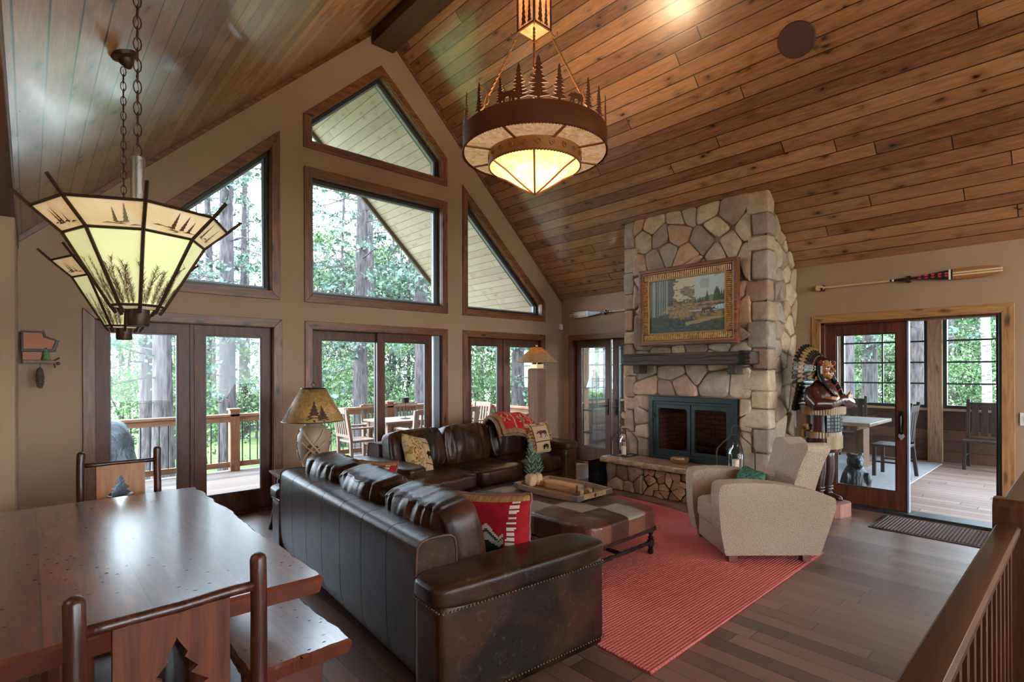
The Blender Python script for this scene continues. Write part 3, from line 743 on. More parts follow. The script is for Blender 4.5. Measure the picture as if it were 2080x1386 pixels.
MOOSE=[(0,.42),(.06,.50),(.1,.56),(.16,.58),(.15,.66),(.08,.72),(.12,.73),(.2,.68),(.25,.62),(.33,.68),(.45,.70),(.6,.66),(.8,.66),(.92,.60),(.96,.45),(.93,.30),(.97,.15),(.96,0),(.91,0),(.90,.15),(.86,.28),(.80,.36),(.82,.2),(.76,0),(.71,0),(.74,.2),(.70,.38),(.5,.40),(.46,.38),(.42,.2),(.40,0),(.35,0),(.36,.2),(.34,.38),(.30,.2),(.25,.02),(.2,.03),(.26,.25),(.27,.45),(.18,.48),(.1,.42),(.03,.38)]
BEAR=[(0,.35),(.02,.45),(.1,.52),(.16,.6),(.19,.67),(.24,.62),(.34,.64),(.46,.72),(.58,.68),(.74,.70),(.9,.66),(.99,.52),(1,.36),(.95,.2),(.96,.02),(.84,0),(.82,.14),(.80,.24),(.76,.12),(.73,.02),(.62,.02),(.66,.2),(.62,.32),(.44,.30),(.40,.14),(.38,0),(.27,0),(.28,.16),(.25,.2),(.2,.02),(.1,.02),(.16,.22),(.16,.34),(.1,.34),(.04,.30)]
def fir(w=.5,h=1,tiers=6,trunk=.08,base=.1):
    L=[(-trunk*w,0),(-trunk*w,base)]; R_=[]
    for i in range(tiers):
        a=i/tiers; b=(i+1)/tiers; z0=base+(h-base)*a; z1=base+(h-base)*(b-.25/tiers)
        L+=[(-w*(1-a)*.98,z0),(-w*(1-b)*.55-.01,z1)]
    L.append((0,h)); R_=[(-x,y) for x,y in reversed(L[:-1])]
    return L+R_
FIR=fir(.3,1,6,.1,.08)
def put(poly,x,y,cx,cy,w,h): return inpoly((x-cx)/w+.0,(y-cy)/h,poly)
def mixc(a,b,t): t=min(1,max(0,t)); return tuple(p*(1-t)+q*t for p,q in zip(a,b))
# ------------------------------------------------------------------ painting over the mantel
pic=thing('framed_painting','landscape painting of a moose by a river in a ribbed golden wood frame','painting',(6.0,3.40,1.88))
PP=lambda a,b,d:(-d+.012*0,a,b)   # a: -Y.. in local y
MB().ring(rect(-.66,.66,0,.985),rect(-.615,.615,.045,.94),-.04,.045,PP).build('outer_moulding', MATS['casing_y'], pic, bevel=.008)
plain('gilt', sr('#9a7440'), .4, metal=.3, var=.2)
MB().ring(rect(-.615,.615,.045,.94),rect(-.60,.60,.06,.925),-.02,.03,PP).build('gilt_line', MATS['gilt'], pic, bevel=.003)
m=MB(); k=46
for i in range(k):
    y=-.59+1.18*(i+.5)/k
    for z0 in (.068,.845): m.cyl(PP(y,z0,.012),PP(y,z0+.072,.012),.0105,n=8)
k=30
for i in range(k):
    z=.15+.685*(i+.5)/k
    for y0_ in (-.597,.525): m.cyl(PP(y0_,z,.012),PP(y0_+.072,z,.012),.0100,n=8)
n=NT('slat_gold'); n.bump(n.noise(n.coord(),50,3),.2,.003); MATS['slat_gold']=n.base(n.ramp(n.noise(n.coord(),30,2),[(.3,sr('#8f5f2c')),(.7,sr('#d3a062'))]),.42)
m.build('slat_band', MATS['slat_gold'], pic, smooth=True); MB().prism(rect(-.6,.6,.06,.925),-.02,.004,PP).build('backing', MATS['mantel_wood'], pic)
MB().ring(rect(-.525,.525,.14,.845),rect(-.505,.505,.16,.825),-.0,.03,PP).build('inner_liner', MATS['gilt'], pic, bevel=.003)
rp=random.Random(3)
trunks=[(rp.random()*.3,rp.uniform(.003,.008),rp.uniform(.45,.6)) for _ in range(16)]
firs=[(rp.uniform(.0,1),rp.uniform(.04,.10)) for _ in range(46)]
def paint_landscape(u,v):
    # u 0..1 left-right in photo, v 0..1 bottom-top
    nz=noise.noise(Vector((u*6,v*6,1))); n2=noise.noise(Vector((u*22,v*30,4))); n3=noise.noise(Vector((u*60,v*14,9)))
    sky=mixc(sr('#a98f62'),sr('#8fa09a'),u*1.3-.1+nz*.5)
    c=sky
    if nz+.3*n2+(1-u)*.5>.42: c=mixc(c,sr('#7c6a52'),.55)
    hill=.60+.04*math.sin(u*9)+(.02)*n2
    if v<hill: c=mixc(sr('#6c6f63'),sr('#59604f'),nz+.5)
    # distant firs
    for fx,fh in firs:
        x=.25+fx*.75; base=.50+.03*x+ (x>.8)*.02
        hh=fh*(1.0+ (x>.78)*1.3)
        if base-.06<v<base+hh and abs(u-x)<(base+hh-v)*.13+.002: c=mixc(sr('#2c3626'),sr('#40452f'),n2+.5)
    if v<.50+.03*u: c=mixc(sr('#8a6f45'),sr('#5c4c34'),.5+n2*1.2)
    # river
    rx=abs(v-(.405+.03*math.sin(u*7)))
    if u>.55 and rx<.045*(u-.5)*2+.01*n2: c=mixc(sr('#a9bcc4'),sr('#6f8894'),.5+n3)
    if u>.65 and .463<v<.48+.01*n2: c=sr('#272a24')
    if v<.36+.02*n2: c=mixc(sr('#7d6436'),sr('#4a4433'),.5+n2*1.4+nz*.6)
    if v<.22+.04*nz: c=mixc(sr('#4b4a3a'),sr('#2d3631'),.5+n2+(.2-v)*2)
    if u<.34+.22*nz+.08*n2 and v>.2: 
        c=mixc(c,mixc(sr('#39443d'),sr('#222b25'),n3+.5),.85)
    if .33<u<.62 and v>.5 and nz+n2*.6>-.05 and v<.95: c=mixc(c,mixc(sr('#7f6238'),sr('#3b3f2c'),n2+.5),.8)
    for tx,tw,tt in trunks:
        if abs(u-tx)<tw and v>.3+tx*.2: c=mixc(c,sr('#8d9490'),tt)
    if .28<u<.55 and .27<v<.40 and n2+nz*.5>-.12: c=mixc(sr('#9c7a4c'),sr('#5d4f45'),n3+.5)
    if put([(1-a,b) for a,b in MOOSE],u,v,.70,.315,.20,.15): c=sr('#3a2a20')
    for bx in (.42,.30,.58,.5): 
        if abs(u-bx)<(.30-v)*.16 and .12<v<.30: c=sr('#27332a')
    L=abs(v-(.16+.25*(u-.55)))
    if u>.5 and v<.25 and L<.03+.02*n2: c=mixc(c,sr('#a08258'),.6)
    return tuple(min(1,x*1.35) for x in c)
m=MB(); raster(m, lambda u,v:PP(.51-1.02*u,.155+.675*v,.014), 250,164, paint_landscape)
m.build('canvas', MATS['painted'], pic, fix=False)
# ------------------------------------------------------------------ outdoors
def bearing(u,D):
    p=_f*D+_r*((u-1040)/1079.08*D); return p.x,p.y
GZ=-1.9
n=NT('grass'); v=n.coord(); a=n.noise(v,.5,5,.6); b=n.noise(v,30,3)
c=n.ramp(n.M('ADD',n.M('MULTIPLY',a,.7),n.M('MULTIPLY',b,.3)),[(.3,sr('#37441f')),(.5,sr('#52662b')),(.62,sr('#66743d')),(.75,sr('#75705a'))]); n.bump(b,.6,.05); MATS['grass']=n.base(c,.9)
MB().box(-60,75,6.9,48,GZ-.3,GZ).build('lawn', MATS['grass'], kind='structure')
MB().box(11.8,75,-60,6.9,GZ-.3,GZ).build('lawn', MATS['grass'], kind='structure')
MB().box(-60,-2.9,-60,6.9,GZ-.3,GZ).build('lawn', MATS['grass'], kind='structure')
MB().box(-2.9,11.8,-60,-4.75,GZ-.3,GZ).build('lawn', MATS['grass'], kind='structure')
n=NT('lake_water'); n.bump(n.noise(n.vmul(n.coord(),(1,4,1)),2,3),.15,.1); MATS['lake_water']=n.base((.55,.62,.66),.18,spec=1)
MB().box(-160,160,48,260,GZ-.6,GZ-.35).build('lake', MATS['lake_water'], kind='structure')
n=NT('pine_bark'); p=n.sep(n.coord()); v=n.comb(n.M('MULTIPLY',p[0],9),n.M('MULTIPLY',p[1],9),n.M('MULTIPLY',p[2],1.6)); a=n.noise(v,1.6,5,.7,.6); b=n.vor(v,1.4)
n.bump(n.M('ADD',a,b),1,.04); MATS['pine_bark']=n.base(n.ramp(n.M('ADD',n.M('MULTIPLY',a,.7),n.M('MULTIPLY',b,.3)),[(.3,sr('#1f1b1c')),(.5,sr('#423b3d')),(.7,sr('#5c5353'))]),.95)
n=NT('birch_bark'); p=n.sep(n.coord()); v=n.comb(n.M('MULTIPLY',p[0],3),n.M('MULTIPLY',p[1],3),n.M('MULTIPLY',p[2],14)); MATS['birch_bark']=n.base(n.ramp(n.noise(v,1.5,4,.6),[(.36,sr('#3a3634')),(.44,sr('#6f6a66')),(.7,sr('#86817c'))]),.8)
def leafm(name, cols, trans=.5):
    n=NT(name); g=n.node('ShaderNodeNewGeometry').outputs['Random Per Island']; c=n.ramp(g,[(i/(len(cols)-1),x) for i,x in enumerate(cols)])
    n.n.remove(n.b); d=n.node('ShaderNodeBsdfDiffuse'); t=n.node('ShaderNodeBsdfTranslucent'); m=n.node('ShaderNodeMixShader'); m.inputs[0].default_value=trans
    n.link(c,d.inputs[0]); n.link(c,t.inputs[0]); n.link(d.outputs[0],m.inputs[1]); n.link(t.outputs[0],m.inputs[2]); n.link(m.outputs[0],n.out.inputs[0]); MATS[name]=n.m
leafm('maple_leaf',[sr('#3a4f33'),sr('#516a44'),sr('#6a805a'),sr('#8b9c79')],.45)
leafm('hazy_leaf',[sr('#304537'),sr('#4a5f4c'),sr('#667d64'),sr('#84977e')],.4)  # distance haze is put into these paler, greyer leaf colours
leafm('needle',[sr('#33423a'),sr('#4a5b50'),sr('#66786c'),sr('#82938a')],.4)
rt=random.Random(21)
def leafquad(m,p,s,r):
    a=Vector((r.uniform(-1,1),r.uniform(-1,1),r.uniform(-1,1))).normalized(); b=a.cross(Vector((r.uniform(-1,1),r.uniform(-1,1),r.uniform(-1,1)))).normalized()
    p=Vector(p); m.add([p-a*s,p-b*s*.55,p+a*s,p+b*s*.55],[(0,1,2,3)])
def pine_parts(seed, hgt=20, r0=.26, lo=4.5, nb=34):
    r=random.Random(seed); t=MB(); bend=[r.uniform(-.4,.4),r.uniform(-.4,.4)]
    ax=lambda z:Vector((bend[0]*(z/hgt)**2, bend[1]*(z/hgt)**2, z))
    t.tube([ax(hgt*i/9) for i in range(10)],[r0*(1.12-.75*i/9) if i else r0*1.3 for i in range(10)],n=14)
    b=MB(); f=MB()
    for k in range(nb):
        z=lo+(hgt-lo)*(k/nb)**1.1+r.uniform(-.3,.3); a=r.uniform(0,2*PI); L=r.uniform(1.3,3.4)*(1.15-z/hgt*.6)
        d=Vector((math.cos(a),math.sin(a),r.uniform(-.15,.35))); p0=ax(z); pts=[p0+d*L*q+Vector((0,0,-.12*L*q*q+r.uniform(-.08,.08))) for q in (0,.25,.5,.75,1)]
        b.tube(pts,[.035,.028,.02,.014,.006],n=4)
        for q in range(5):
            i=r.choice((1,2,3,4)); e=pts[i]+Vector((r.uniform(-.7,.7),r.uniform(-.7,.7),r.uniform(-.25,.4)))
            b.tube([pts[i],e],[.012,.005],n=3,caps=False)
            if r.random()<.55:
                for _ in range(20): leafquad(f,e+Vector((r.gauss(0,.16),r.gauss(0,.16),r.gauss(0,.09))),r.uniform(.06,.13),r)
    for k in range(8):
        z=r.uniform(1.2,lo); a=r.uniform(0,2*PI); d=Vector((math.cos(a),math.sin(a),r.uniform(-.1,.3)))
        b.tube([ax(z),ax(z)+d*r.uniform(.3,1.2)],[.015,.004],n=4,caps=False)
    return t,b,f
def make_pine(seed, **k):
    t,b,f=pine_parts(seed, **k)
    root=thing('pine_tree','x','tree')
    t.build('trunk', MATS['pine_bark'], root, smooth=True); b.build('branches', MATS['pine_bark'], root, smooth=True)
    f.build('needles', MATS['needle'], root, fix=False); return root
def make_leafy(seed, name, mat, hgt=4, rad=1.8, nl=4200, ls=.06, r0=.05, trunkmat='pine_bark', z0=.2):
    r=random.Random(seed); root=thing(name,'x','tree'); t=MB(); f=MB()
    t.tube([(r.uniform(-.1,.1)*i,r.uniform(-.1,.1)*i,hgt*i/5) for i in range(6)],[r0*(1-.16*i) for i in range(6)],n=7)
    blobs=[]
    for k in range(16):
        z=r.uniform(z0,1)*hgt; a=r.uniform(0,2*PI); q=r.uniform(.2,1)*rad*(1.1-abs(z/hgt-.55))
        c=Vector((math.cos(a)*q,math.sin(a)*q,z)); blobs.append(c); t.tube([(0,0,max(.1,z-q*.5)),c],[r0*.4,.006],n=4,caps=False)
    for _ in range(nl):
        c=r.choice(blobs); leafquad(f,c+Vector((r.gauss(0,.42),r.gauss(0,.42),r.gauss(0,.26))),r.uniform(.6,1.3)*ls,r)
    t.build('trunk', MATS[trunkmat], root, smooth=True); f.build('leaves', MATS[mat], root, fix=False); return root
pines=[make_pine(3), make_pine(8,lo=3.5,nb=42), make_pine(14,hgt=18,lo=5.5,nb=30)]
thin=[make_pine(31,hgt=15,r0=.11,lo=2.2,nb=46), make_pine(37,hgt=14,r0=.10,lo=1.6,nb=50)]
used=set()
def place(proto,x,y,rz_,label,group,sc=1,z=GZ):
    if proto.name in used: o=dup(proto)
    else: o=proto; used.add(proto.name)
    o.location=(x,y,z); o.rotation_euler=(0,0,rz_); o.scale=(sc,sc,sc); o['label']=label; o['group']=group
    return o
PN=[(300,17,0,'left of the two pine trunks close together beyond the left door leaf'),(331,13.5,1,'thick pine trunk nearest the deck seen by the left door leaf'),(364,21,2,'pine half hidden by the middle stile of the leftmost doors'),
 (462,15,0,'thick pine just left of the first deck rail post'),(430,26,1,'slimmer pine behind, left of the thick one in the right leaf'),(494,27,2,'pine standing near the grey cottage'),
 (731,16.5,1,'thick pine left in the middle windows, rising past the roof edge'),(755,25,0,'slimmer pine close right of the thick one in the middle windows'),(857,15.5,2,'thick pine at the right of the middle windows'),
 (1052,18,0,'thick pine behind the corner post lamp'),(1074,24,1,'pine behind right of the post lamp shade'),(975,27,2,'pine in the left leaf of the right gable doors'),
 (1717,15,0,'sunlit pine at the left of the porch windows'),(1766,17,1,'pine beside the sunlit one in the porch windows'),(1866,16,2,'thick pine left of the porch post'),(1196,17,1,'pine behind the corner door'),(1925,24,0,'pine deeper in the wood right of the porch post')]
for i,(u,D,k,l) in enumerate(PN):
    x,y=bearing(u,D); place(pines[k],x,y,i*1.7,l,'big pines around the house',.86)
TN=[(247,27,0),(262,33,1),(410,30,1),(505,36,0),(640,34,1),(600,28,0),(690,24,1),(800,30,0),(812,38,1),(830,27,1),(893,31,0),(1010,33,0),(1100,28,1),(1230,26,0),(1690,29,1),(1740,33,0),(1800,25,1),(1830,34,0),(1950,30,1),(1985,36,0),(380,42,0),(540,45,1),(770,44,0),(940,41,1)]
for i,(u,D,k) in enumerate(TN):
    x,y=bearing(u,D); place(thin[k],x,y,i*2.3,'slender young pine among the distant trees beyond the deck','slender pines in the wood',1.0)
maple=[make_leafy(5,'maple_sapling','maple_leaf',4.6,2.0), make_leafy(6,'maple_sapling','maple_leaf',3.6,1.7)]
dark=[make_leafy(9,'leafy_tree','hazy_leaf',8.5,3.0,3800,.10,.09), make_leafy(10,'leafy_tree','maple_leaf',8,3.0,3800,.10,.09)]
MP=[(238,19,0),(285,25,1),(418,19,0),(520,27,0),(655,19,0),(700,24,1),(785,21,0),(885,24,0),(955,21,0),(1000,22,1),(1085,24,1),(1112,21,0),(1215,14,0),(1238,16,1),(1258,17,0),(1695,24,1),(1742,23,0),(1800,24,1),(1835,22,0),(1905,25,0),(1950,23,1),(2030,24,0)]
for i,(u,D,k) in enumerate(MP):
    x,y=bearing(u,D); place(maple[k],x,y,i*1.3,'light green leafy sapling growing between the pine trunks','leafy saplings in the wood',1.0+.12*(i%3))
DK=[(600,36,1),(650,27,0),(690,30,1),(740,33,0),(790,28,0),(830,33,1),(880,29,0),(930,31,1),(975,28,1),(1030,29,1),(1075,32,0),(1120,28,1),(1170,24,1),(1220,25,1),(1265,25,1),(1300,27,0),(1680,27,1),(1725,29,0),(1770,26,1),(1810,31,1),(1850,28,0),(1895,27,1),(1930,30,1),(1970,27,0),(2005,29,1),(2050,28,1),(860,42,0),(1000,40,0),(700,44,0),(1740,38,0),(1880,38,1),(2000,40,0),(1200,36,0),(1270,36,1)]
for i,(u,D,k) in enumerate(DK):
    x,y=bearing(u,D); place(dark[k],x,y,i*1.9,'full leafy tree in the dense wood behind the pines','leafy trees in the wood',1.0+.15*(i%3))
bx,by=bearing(2004,12); 
t=MB(); t.tube([(0,0,0),(.06,0,3),(-.05,.05,7),(.1,0,12)],[.10,.09,.08,.05],n=12)
o=t.build('birch_trunk', MATS['birch_bark'], smooth=True, loc=(bx,by,GZ)); tag(o,'white birch trunk at the right edge of the porch windows','tree')
# cottage by the water
cx,cy=bearing(535,31)
ct=thing('cottage','small grey-green cottage with a white window beyond the lawn','house',(cx,cy,GZ-.2),R(8))
plain('siding', sr('#4b5753'), .8); plain('white_paint', sr('#e6e6e2'), .6)
MB().box(-1.7,3.2,-.1,3,0,1.75).build('wall', MATS['siding'], ct); MB().prism([(-2.0,1.75),(3.5,1.75),(2.9,2.3),(-1.4,2.3)],-.4,3.3,lambda a,b,d:(a,d,b)).build('roof', MATS['roof_shingle'], ct)
w=MB().box(-1.2,-.35,-.14,-.1,.55,1.5).build('window', MATS['sash_dark'], ct)
m=MB()
for x in (-1.2,-.92,-.64,-.39): m.box(x,x+.04,-.16,-.13,.55,1.5)
for z in (.55,.85,1.15,1.46): m.box(-1.2,-.35,-.16,-.13,z,z+.04)
m.build('muntins', MATS['white_paint'], w)
# ------------------------------------------------------------------ deck
MB().box(-3.2,7.1,6.5,9.55,-.12,-.05).build('deck_floor', MATS['deck_boards'], kind='structure')
MB().box(-3.2,7.1,9.5,9.56,-.45,-.08).build('trim_6', MATS['pine_v'], kind='structure')
wood('cedar_x',[sr('#6b4532'),sr('#875f45'),sr('#9d7557')],la=0,rough=.6,knots=.3)
wood('cedar_y',[sr('#6b4532'),sr('#875f45'),sr('#9d7557')],la=1,rough=.6,knots=.3)
wood('cedar_v',[sr('#5d3626'),sr('#7b4e35'),sr('#8e6245')],la=2,rough=.6,knots=.4)
plain('baluster_black', sr('#15171a'), .45)
def rail_section(root, p0, p1, posts, mat, zt=.87, z0=-.05):
    p0=Vector((*p0,0)); p1=Vector((*p1,0)); d=(p1-p0); L=d.length; d.normalize(); nn=Vector((-d.y,d.x,0))
    P=lambda a,b,dd:tuple(p0+d*a+nn*dd+Vector((0,0,b)))
    MB().prism(rect(0,L,zt-.04,zt),-.07,.07,P).build('cap_rail', mat, root, bevel=.004)
    MB().prism(rect(0,L,zt-.13,zt-.04),-.022,.022,P).build('top_rail', mat, root, bevel=.004)
    MB().prism(rect(0,L,z0+.06,z0+.145),-.022,.022,P).build('bottom_rail', mat, root, bevel=.004)
    for a in posts:
        m=MB(); m.prism(rect(a-.07,a+.07,z0,zt+.06),-.07,.07,P); o=m.build('post', MATS['cedar_v'], root, bevel=.006)
        MB().prism(rect(a-.09,a+.09,zt+.06,zt+.09),-.09,.09,P).build('post_cap', mat, o, bevel=.006)
    k=int(L/.115); b0=None
    for i in range(1,k):
        a=L*i/k
        if any(abs(a-q)<.09 for q in posts): continue
        if b0 is None: b0=MB().cyl((0,0,z0+.14),(0,0,zt-.12),.009,n=8).build('baluster', MATS['baluster_black'], root, smooth=True); o=b0
        else: o=b0.copy(); col.objects.link(o)
        o.location=P(a,0,0)
r1=thing('deck_railing','cedar deck railing with black balusters running parallel to the windows','railing',(0,0,0)); rail_section(r1,(-2.6,9.46),(7.0,9.46),[2.25,5.08,7.9],MATS['cedar_x'])
r2=thing('deck_railing','cedar deck railing closing the short right side of the deck','railing',(0,0,0)); rail_section(r2,(7.0,9.46),(7.0,6.55),[.0,2.85],MATS['cedar_y'])
# patio furniture
wood('teak',[sr('#5d4a40'),sr('#7a655a'),sr('#917d71')],la=2,rough=.65,knots=0)
def patio_chair():
    t=thing('patio_chair','x','chair'); m=MATS['teak']
    MB().box(-.24,.24,-.23,.25,.38,.42).build('seat',m,t,bevel=.005)
    for x in (-.25,.25):
        MB().box(x-.025,x+.025,-.26,-.21,0,.62).build('leg',m,t,bevel=.004)
        l=MB(); l.prism([(.22,0),(.27,0),(.28,.42),(.36,.96),(.31,.96),(.23,.42)],x-.025,x+.025,lambda a,b,d:(d,a,b)); l.build('leg',m,t,bevel=.004)
        MB().box(x-.04,x+.04,-.29,.27,.61,.64).build('armrest',m,t,bevel=.006)
    bk=MB(); P=lambda a,b,d:(a,.255+(b-.42)*.15+d,b)
    bk.prism(rect(-.23,.23,.88,.97),-.005,.03,P); bk.prism(rect(-.23,.23,.47,.52),-.005,.025,P)
    for i in range(6): x=-.2+i*.08; bk.prism(rect(x-.018,x+.018,.51,.89),.0,.018,P)
    bk.build('backrest',m,t,bevel=.003)
    s=MB(); s.box(-.23,.23,-.25,-.22,.28,.36); s.build('apron',m,t); return t
pc=patio_chair()
tabx,taby=5.35,8.55
L_=[(4.3,8.75,R(90),'weathered patio armchair at the left end of the outdoor table'),(4.95,7.85,R(180),'patio chair on the near side of the outdoor table, back to the house'),
 (5.75,7.85,R(180),'second near patio chair, at the right of the sliding door opening'),(4.95,9.1,0,'patio chair against the far rail, left of the candle stand'),(5.65,9.1,0,'patio chair against the far rail, right of the candle stand'),(6.55,8.45,R(-90),'patio chair seen by the right doors near the deck corner')]
for i,(x,y,r_,l) in enumerate(L_):
    o=pc if i==0 else dup(pc); o.location=(x,y,-.05); o.rotation_euler=(0,0,r_); o['label']=l; o['group']='patio chairs on the deck'
pt=thing('patio_table','rectangular weathered wood patio table standing on the deck','table',(tabx,taby,-.05))
wood('teak_x',[sr('#5d4a40'),sr('#7a655a'),sr('#917d71')],la=0,rough=.5,knots=0)
MB().box(-.85,.85,-.42,.42,.70,.735).build('tabletop',MATS['teak_x'],pt,bevel=.005); MB().box(-.78,.78,-.36,.36,.61,.70).build('apron',MATS['teak_x'],pt)
for x in (-.76,.76):
    for y in (-.34,.34): MB().box(x-.04,x+.04,y-.04,y+.04,0,.7).build('leg',MATS['teak'],pt,bevel=.004)
cs=thing('candle_stand','dark metal lantern on a thin stem on the patio table','candle stand',(5.1,8.5,.685))
m=MB(); m.lathe([(.09,0),(.09,.012),(.02,.02),(.006,.03),(.006,.28)],n=16); m.build('stem',MATS['dark_bronze'],cs,smooth=True)
m=MB(); m.lathe([(.0,.28),(.07,.29),(.075,.38),(.085,.385),(.085,.39),(0,.41)],n=16); m.build('shade',MATS['dark_bronze'],cs,smooth=True)
# covered grill
n=NT('cover_fabric'); n.bump(n.noise(n.coord(),6,4,.6,1),.9,.05); MATS['cover_fabric']=n.base(sr('#4a545e'),.6)
def gf(x,y,z,co):
    w=1+.12*(1-z)*.5; co=Vector((co.x*w*(1-.18*max(0,z)**3),co.y*w*(1-.2*max(0,z)**3),co.z)); return co+Vector((noise.noise(co*5)*.05*(1-z*.4),noise.noise(co*5+Vector((7,0,0)))*.05,0))
m=MB(); m.sbox((0,0,.5),.42,.3,.5,e=5,n=20,fn=gf); o=m.build('covered_grill',MATS['cover_fabric'],smooth=True,loc=(.60,8.7,-.05)); tag(o,'grill under a grey-blue fabric cover on the deck behind the leftmost door','grill')
# ------------------------------------------------------------------ porch
PX=11.4; PY=7.2
MB().box(7.12,PX+.1,-1.6,PY+.1,-.1,0.0).build('porch_floor', MATS['porch_boards'], kind='structure')
wood('post_v',[sr('#5b4030'),sr('#8a6a52'),sr('#a88a70')],la=2,rough=.6,knots=.6); wood('post_y',[sr('#6b4c38'),sr('#9b7a60'),sr('#b8987c')],la=1,rough=.6,knots=.4); wood('post_x',[sr('#6b4c38'),sr('#9b7a60'),sr('#b8987c')],la=0,rough=.6,knots=.4)
MB().box(PX,PX+.1,-1.6,PY,0,.86).build('porch_wall', MATS['porch_wainscot'], kind='structure')
MB().box(7.12,PX,PY,PY+.1,0,.86).build('porch_wall', MATS['porch_wainscot_x'], kind='structure')
MB().box(PX-.05,PX+.1,-1.6,PY,.86,.90).build('trim_7', MATS['post_y'], kind='structure',bevel=.004)
MB().box(7.12,PX,PY-.05,PY+.1,.86,.90).build('trim_8', MATS['post_x'], kind='structure',bevel=.004)
MB().box(PX,PX+.1,-1.6,PY,2.46,2.72).build('porch_header', MATS['post_y'], kind='structure'); MB().box(7.12,PX,PY,PY+.1,2.46,2.72).build('porch_header', MATS['post_x'], kind='structure')
planks('porch_ceiling_boards', [sr('#5a4030'),sr('#7b5c45'),sr('#94745a')], width=.14, length=2.6, la=1, wa=0, rough=.6, knots=.5)
MB().box(7.12,PX+.9,-1.7,PY+.6,2.72,2.8).build('porch_ceiling', MATS['porch_ceiling_boards'], kind='structure')
wn=[8]
def porch_window(a0,a1,P,cols_=1):
    r_=struct_empty('window_%d'%wn[0]); wn[0]+=1
    o_=rect(a0,a1,.90,2.46); i_=inset(o_,.055)
    MB().ring(o_,i_,-.01,.07,P).build('frame', MATS['sash_green'], r_, bevel=.003)
    m=MB(); (x0,z0),_,(x1,z1),_=i_[0],0,i_[2],0
    for k in range(1,4): z=z0+(z1-z0)*k/4; m.prism(rect(x0,x1,z-.014,z+.014),.01,.05,P)
    for k in range(1,cols_): x=x0+(x1-x0)*k/cols_; m.prism(rect(x-.012,x+.012,z0,z1),.012,.048,P)
    m.build('muntins', MATS['sash_green'], r_)
    MB().prism(i_,.03,.034,P).build('glass', MATS['pane_glass'], r_)
PPX=lambda a,b,d:(PX+d,a,b); PPY=lambda a,b,d:(a,PY+d,b)
ys=[-1.6,.25,1.83,3.35,4.9,6.1,PY]
for i,y in enumerate(ys):
    MB().box(PX-.08,PX+.1,y-.1,y+.1,0,2.72).build('porch_post', MATS['post_v'], kind='structure',bevel=.006)
    if i<len(ys)-1: porch_window(y+.1,ys[i+1]-.1,PPX, 2 if i==2 else 1)
xs=[7.2,8.6,10.0,PX-.02]
for i,x in enumerate(xs):
    if i<3: MB().box(x-.08,x+.08,PY-.06,PY+.1,0,2.72).build('porch_post', MATS['post_v'], kind='structure',bevel=.006)
    if i<len(xs)-1: porch_window(x+.08,xs[i+1]-.08,PPY,2)
n=NT('grey_rug'); n.bump(n.noise(n.coord(),90,2),.4,.004); MATS['grey_rug']=n.base(n.mix(n.noise(n.coord(),7,5,.7),sr('#8f9299'),sr('#b4b4b8')),.95)
tag(MB().box(7.95,11.1,1.7,5.2,.001,.012).build('porch_rug', MATS['grey_rug']),'large pale grey rug under the porch table','rug')
wood('dark_chair',[sr('#1c1715'),sr('#332a27'),sr('#4a3f3b')],la=2,rough=.4,knots=0)
wood('table_grey',[sr('#6a5c52'),sr('#8d7e73'),sr('#a59a90')],la=1,rough=.3,knots=.2)
tb=thing('porch_table','long plank dining table on the grey porch rug','table',(9.8,3.1,.012))
MB().box(-.62,.62,-.86,1.0,.70,.75).build('tabletop',MATS['table_grey'],tb,bevel=.008)
wood('table_leg',[sr('#4d382c'),sr('#6e5343'),sr('#8a6c58')],la=2,rough=.5,knots=.3)
for y in (-.6,.75): MB().box(-.45,.45,y-.05,y+.05,.62,.70).box(-.16,.16,y-.06,y+.06,.06,.62).box(-.4,.4,y-.06,y+.06,0,.07).build('trestle',MATS['table_leg'],tb,bevel=.008)
def porch_chair():
    t=thing('porch_chair','x','chair'); m=MATS['dark_chair']
    MB().box(-.23,.23,-.22,.22,.43,.465).build('seat',m,t,bevel=.008)
    for x in (-.2,.2):
        MB().box(x-.022,x+.022,-.2,-.155,0,.43).build('leg',m,t,bevel=.003)
        l=MB(); l.prism([(.22,0),(.265,0),(.215,.45),(.23,.75),(.29,1.08),(.25,1.08),(.19,.75),(.17,.45)],x-.022,x+.022,lambda a,b,d:(d,a,b)); l.build('leg',m,t,bevel=.003)
        MB().box(x-.012,x+.012,-.16,.2,.2,.225).build('stretcher',m,t)
    bk=MB(); P=lambda a,b,d:(a,.2+max(0,b-.7)*.18+d,b)
    bk.prism(rect(-.2,.2,.94,1.03),0,.02,P)
    for x in (-.115,0,.115): bk.prism(rect(x-.04,x+.04,.5,.95),0,.014,P)
    bk.build('backrest',m,t,bevel=.003); return t
c0=porch_chair()
for i,(x,y,r_,l) in enumerate([(10.95,1.18,R(-90),'dark slat-back chair alone against the far porch wall'),(9.35,2.0,R(178),'dark slat-back chair at the near end of the porch table, seen through the glass'),(10.7,2.9,R(-80),'dark chair on the far side of the porch table behind the statue'),(8.85,3.2,R(90),'dark chair on the house side of the porch table')]):
    o=c0 if i==0 else dup(c0); o.location=(x,y,.012 if i else 0); o.rotation_euler=(0,0,r_); o['label']=l; o['group']='dark porch chairs'
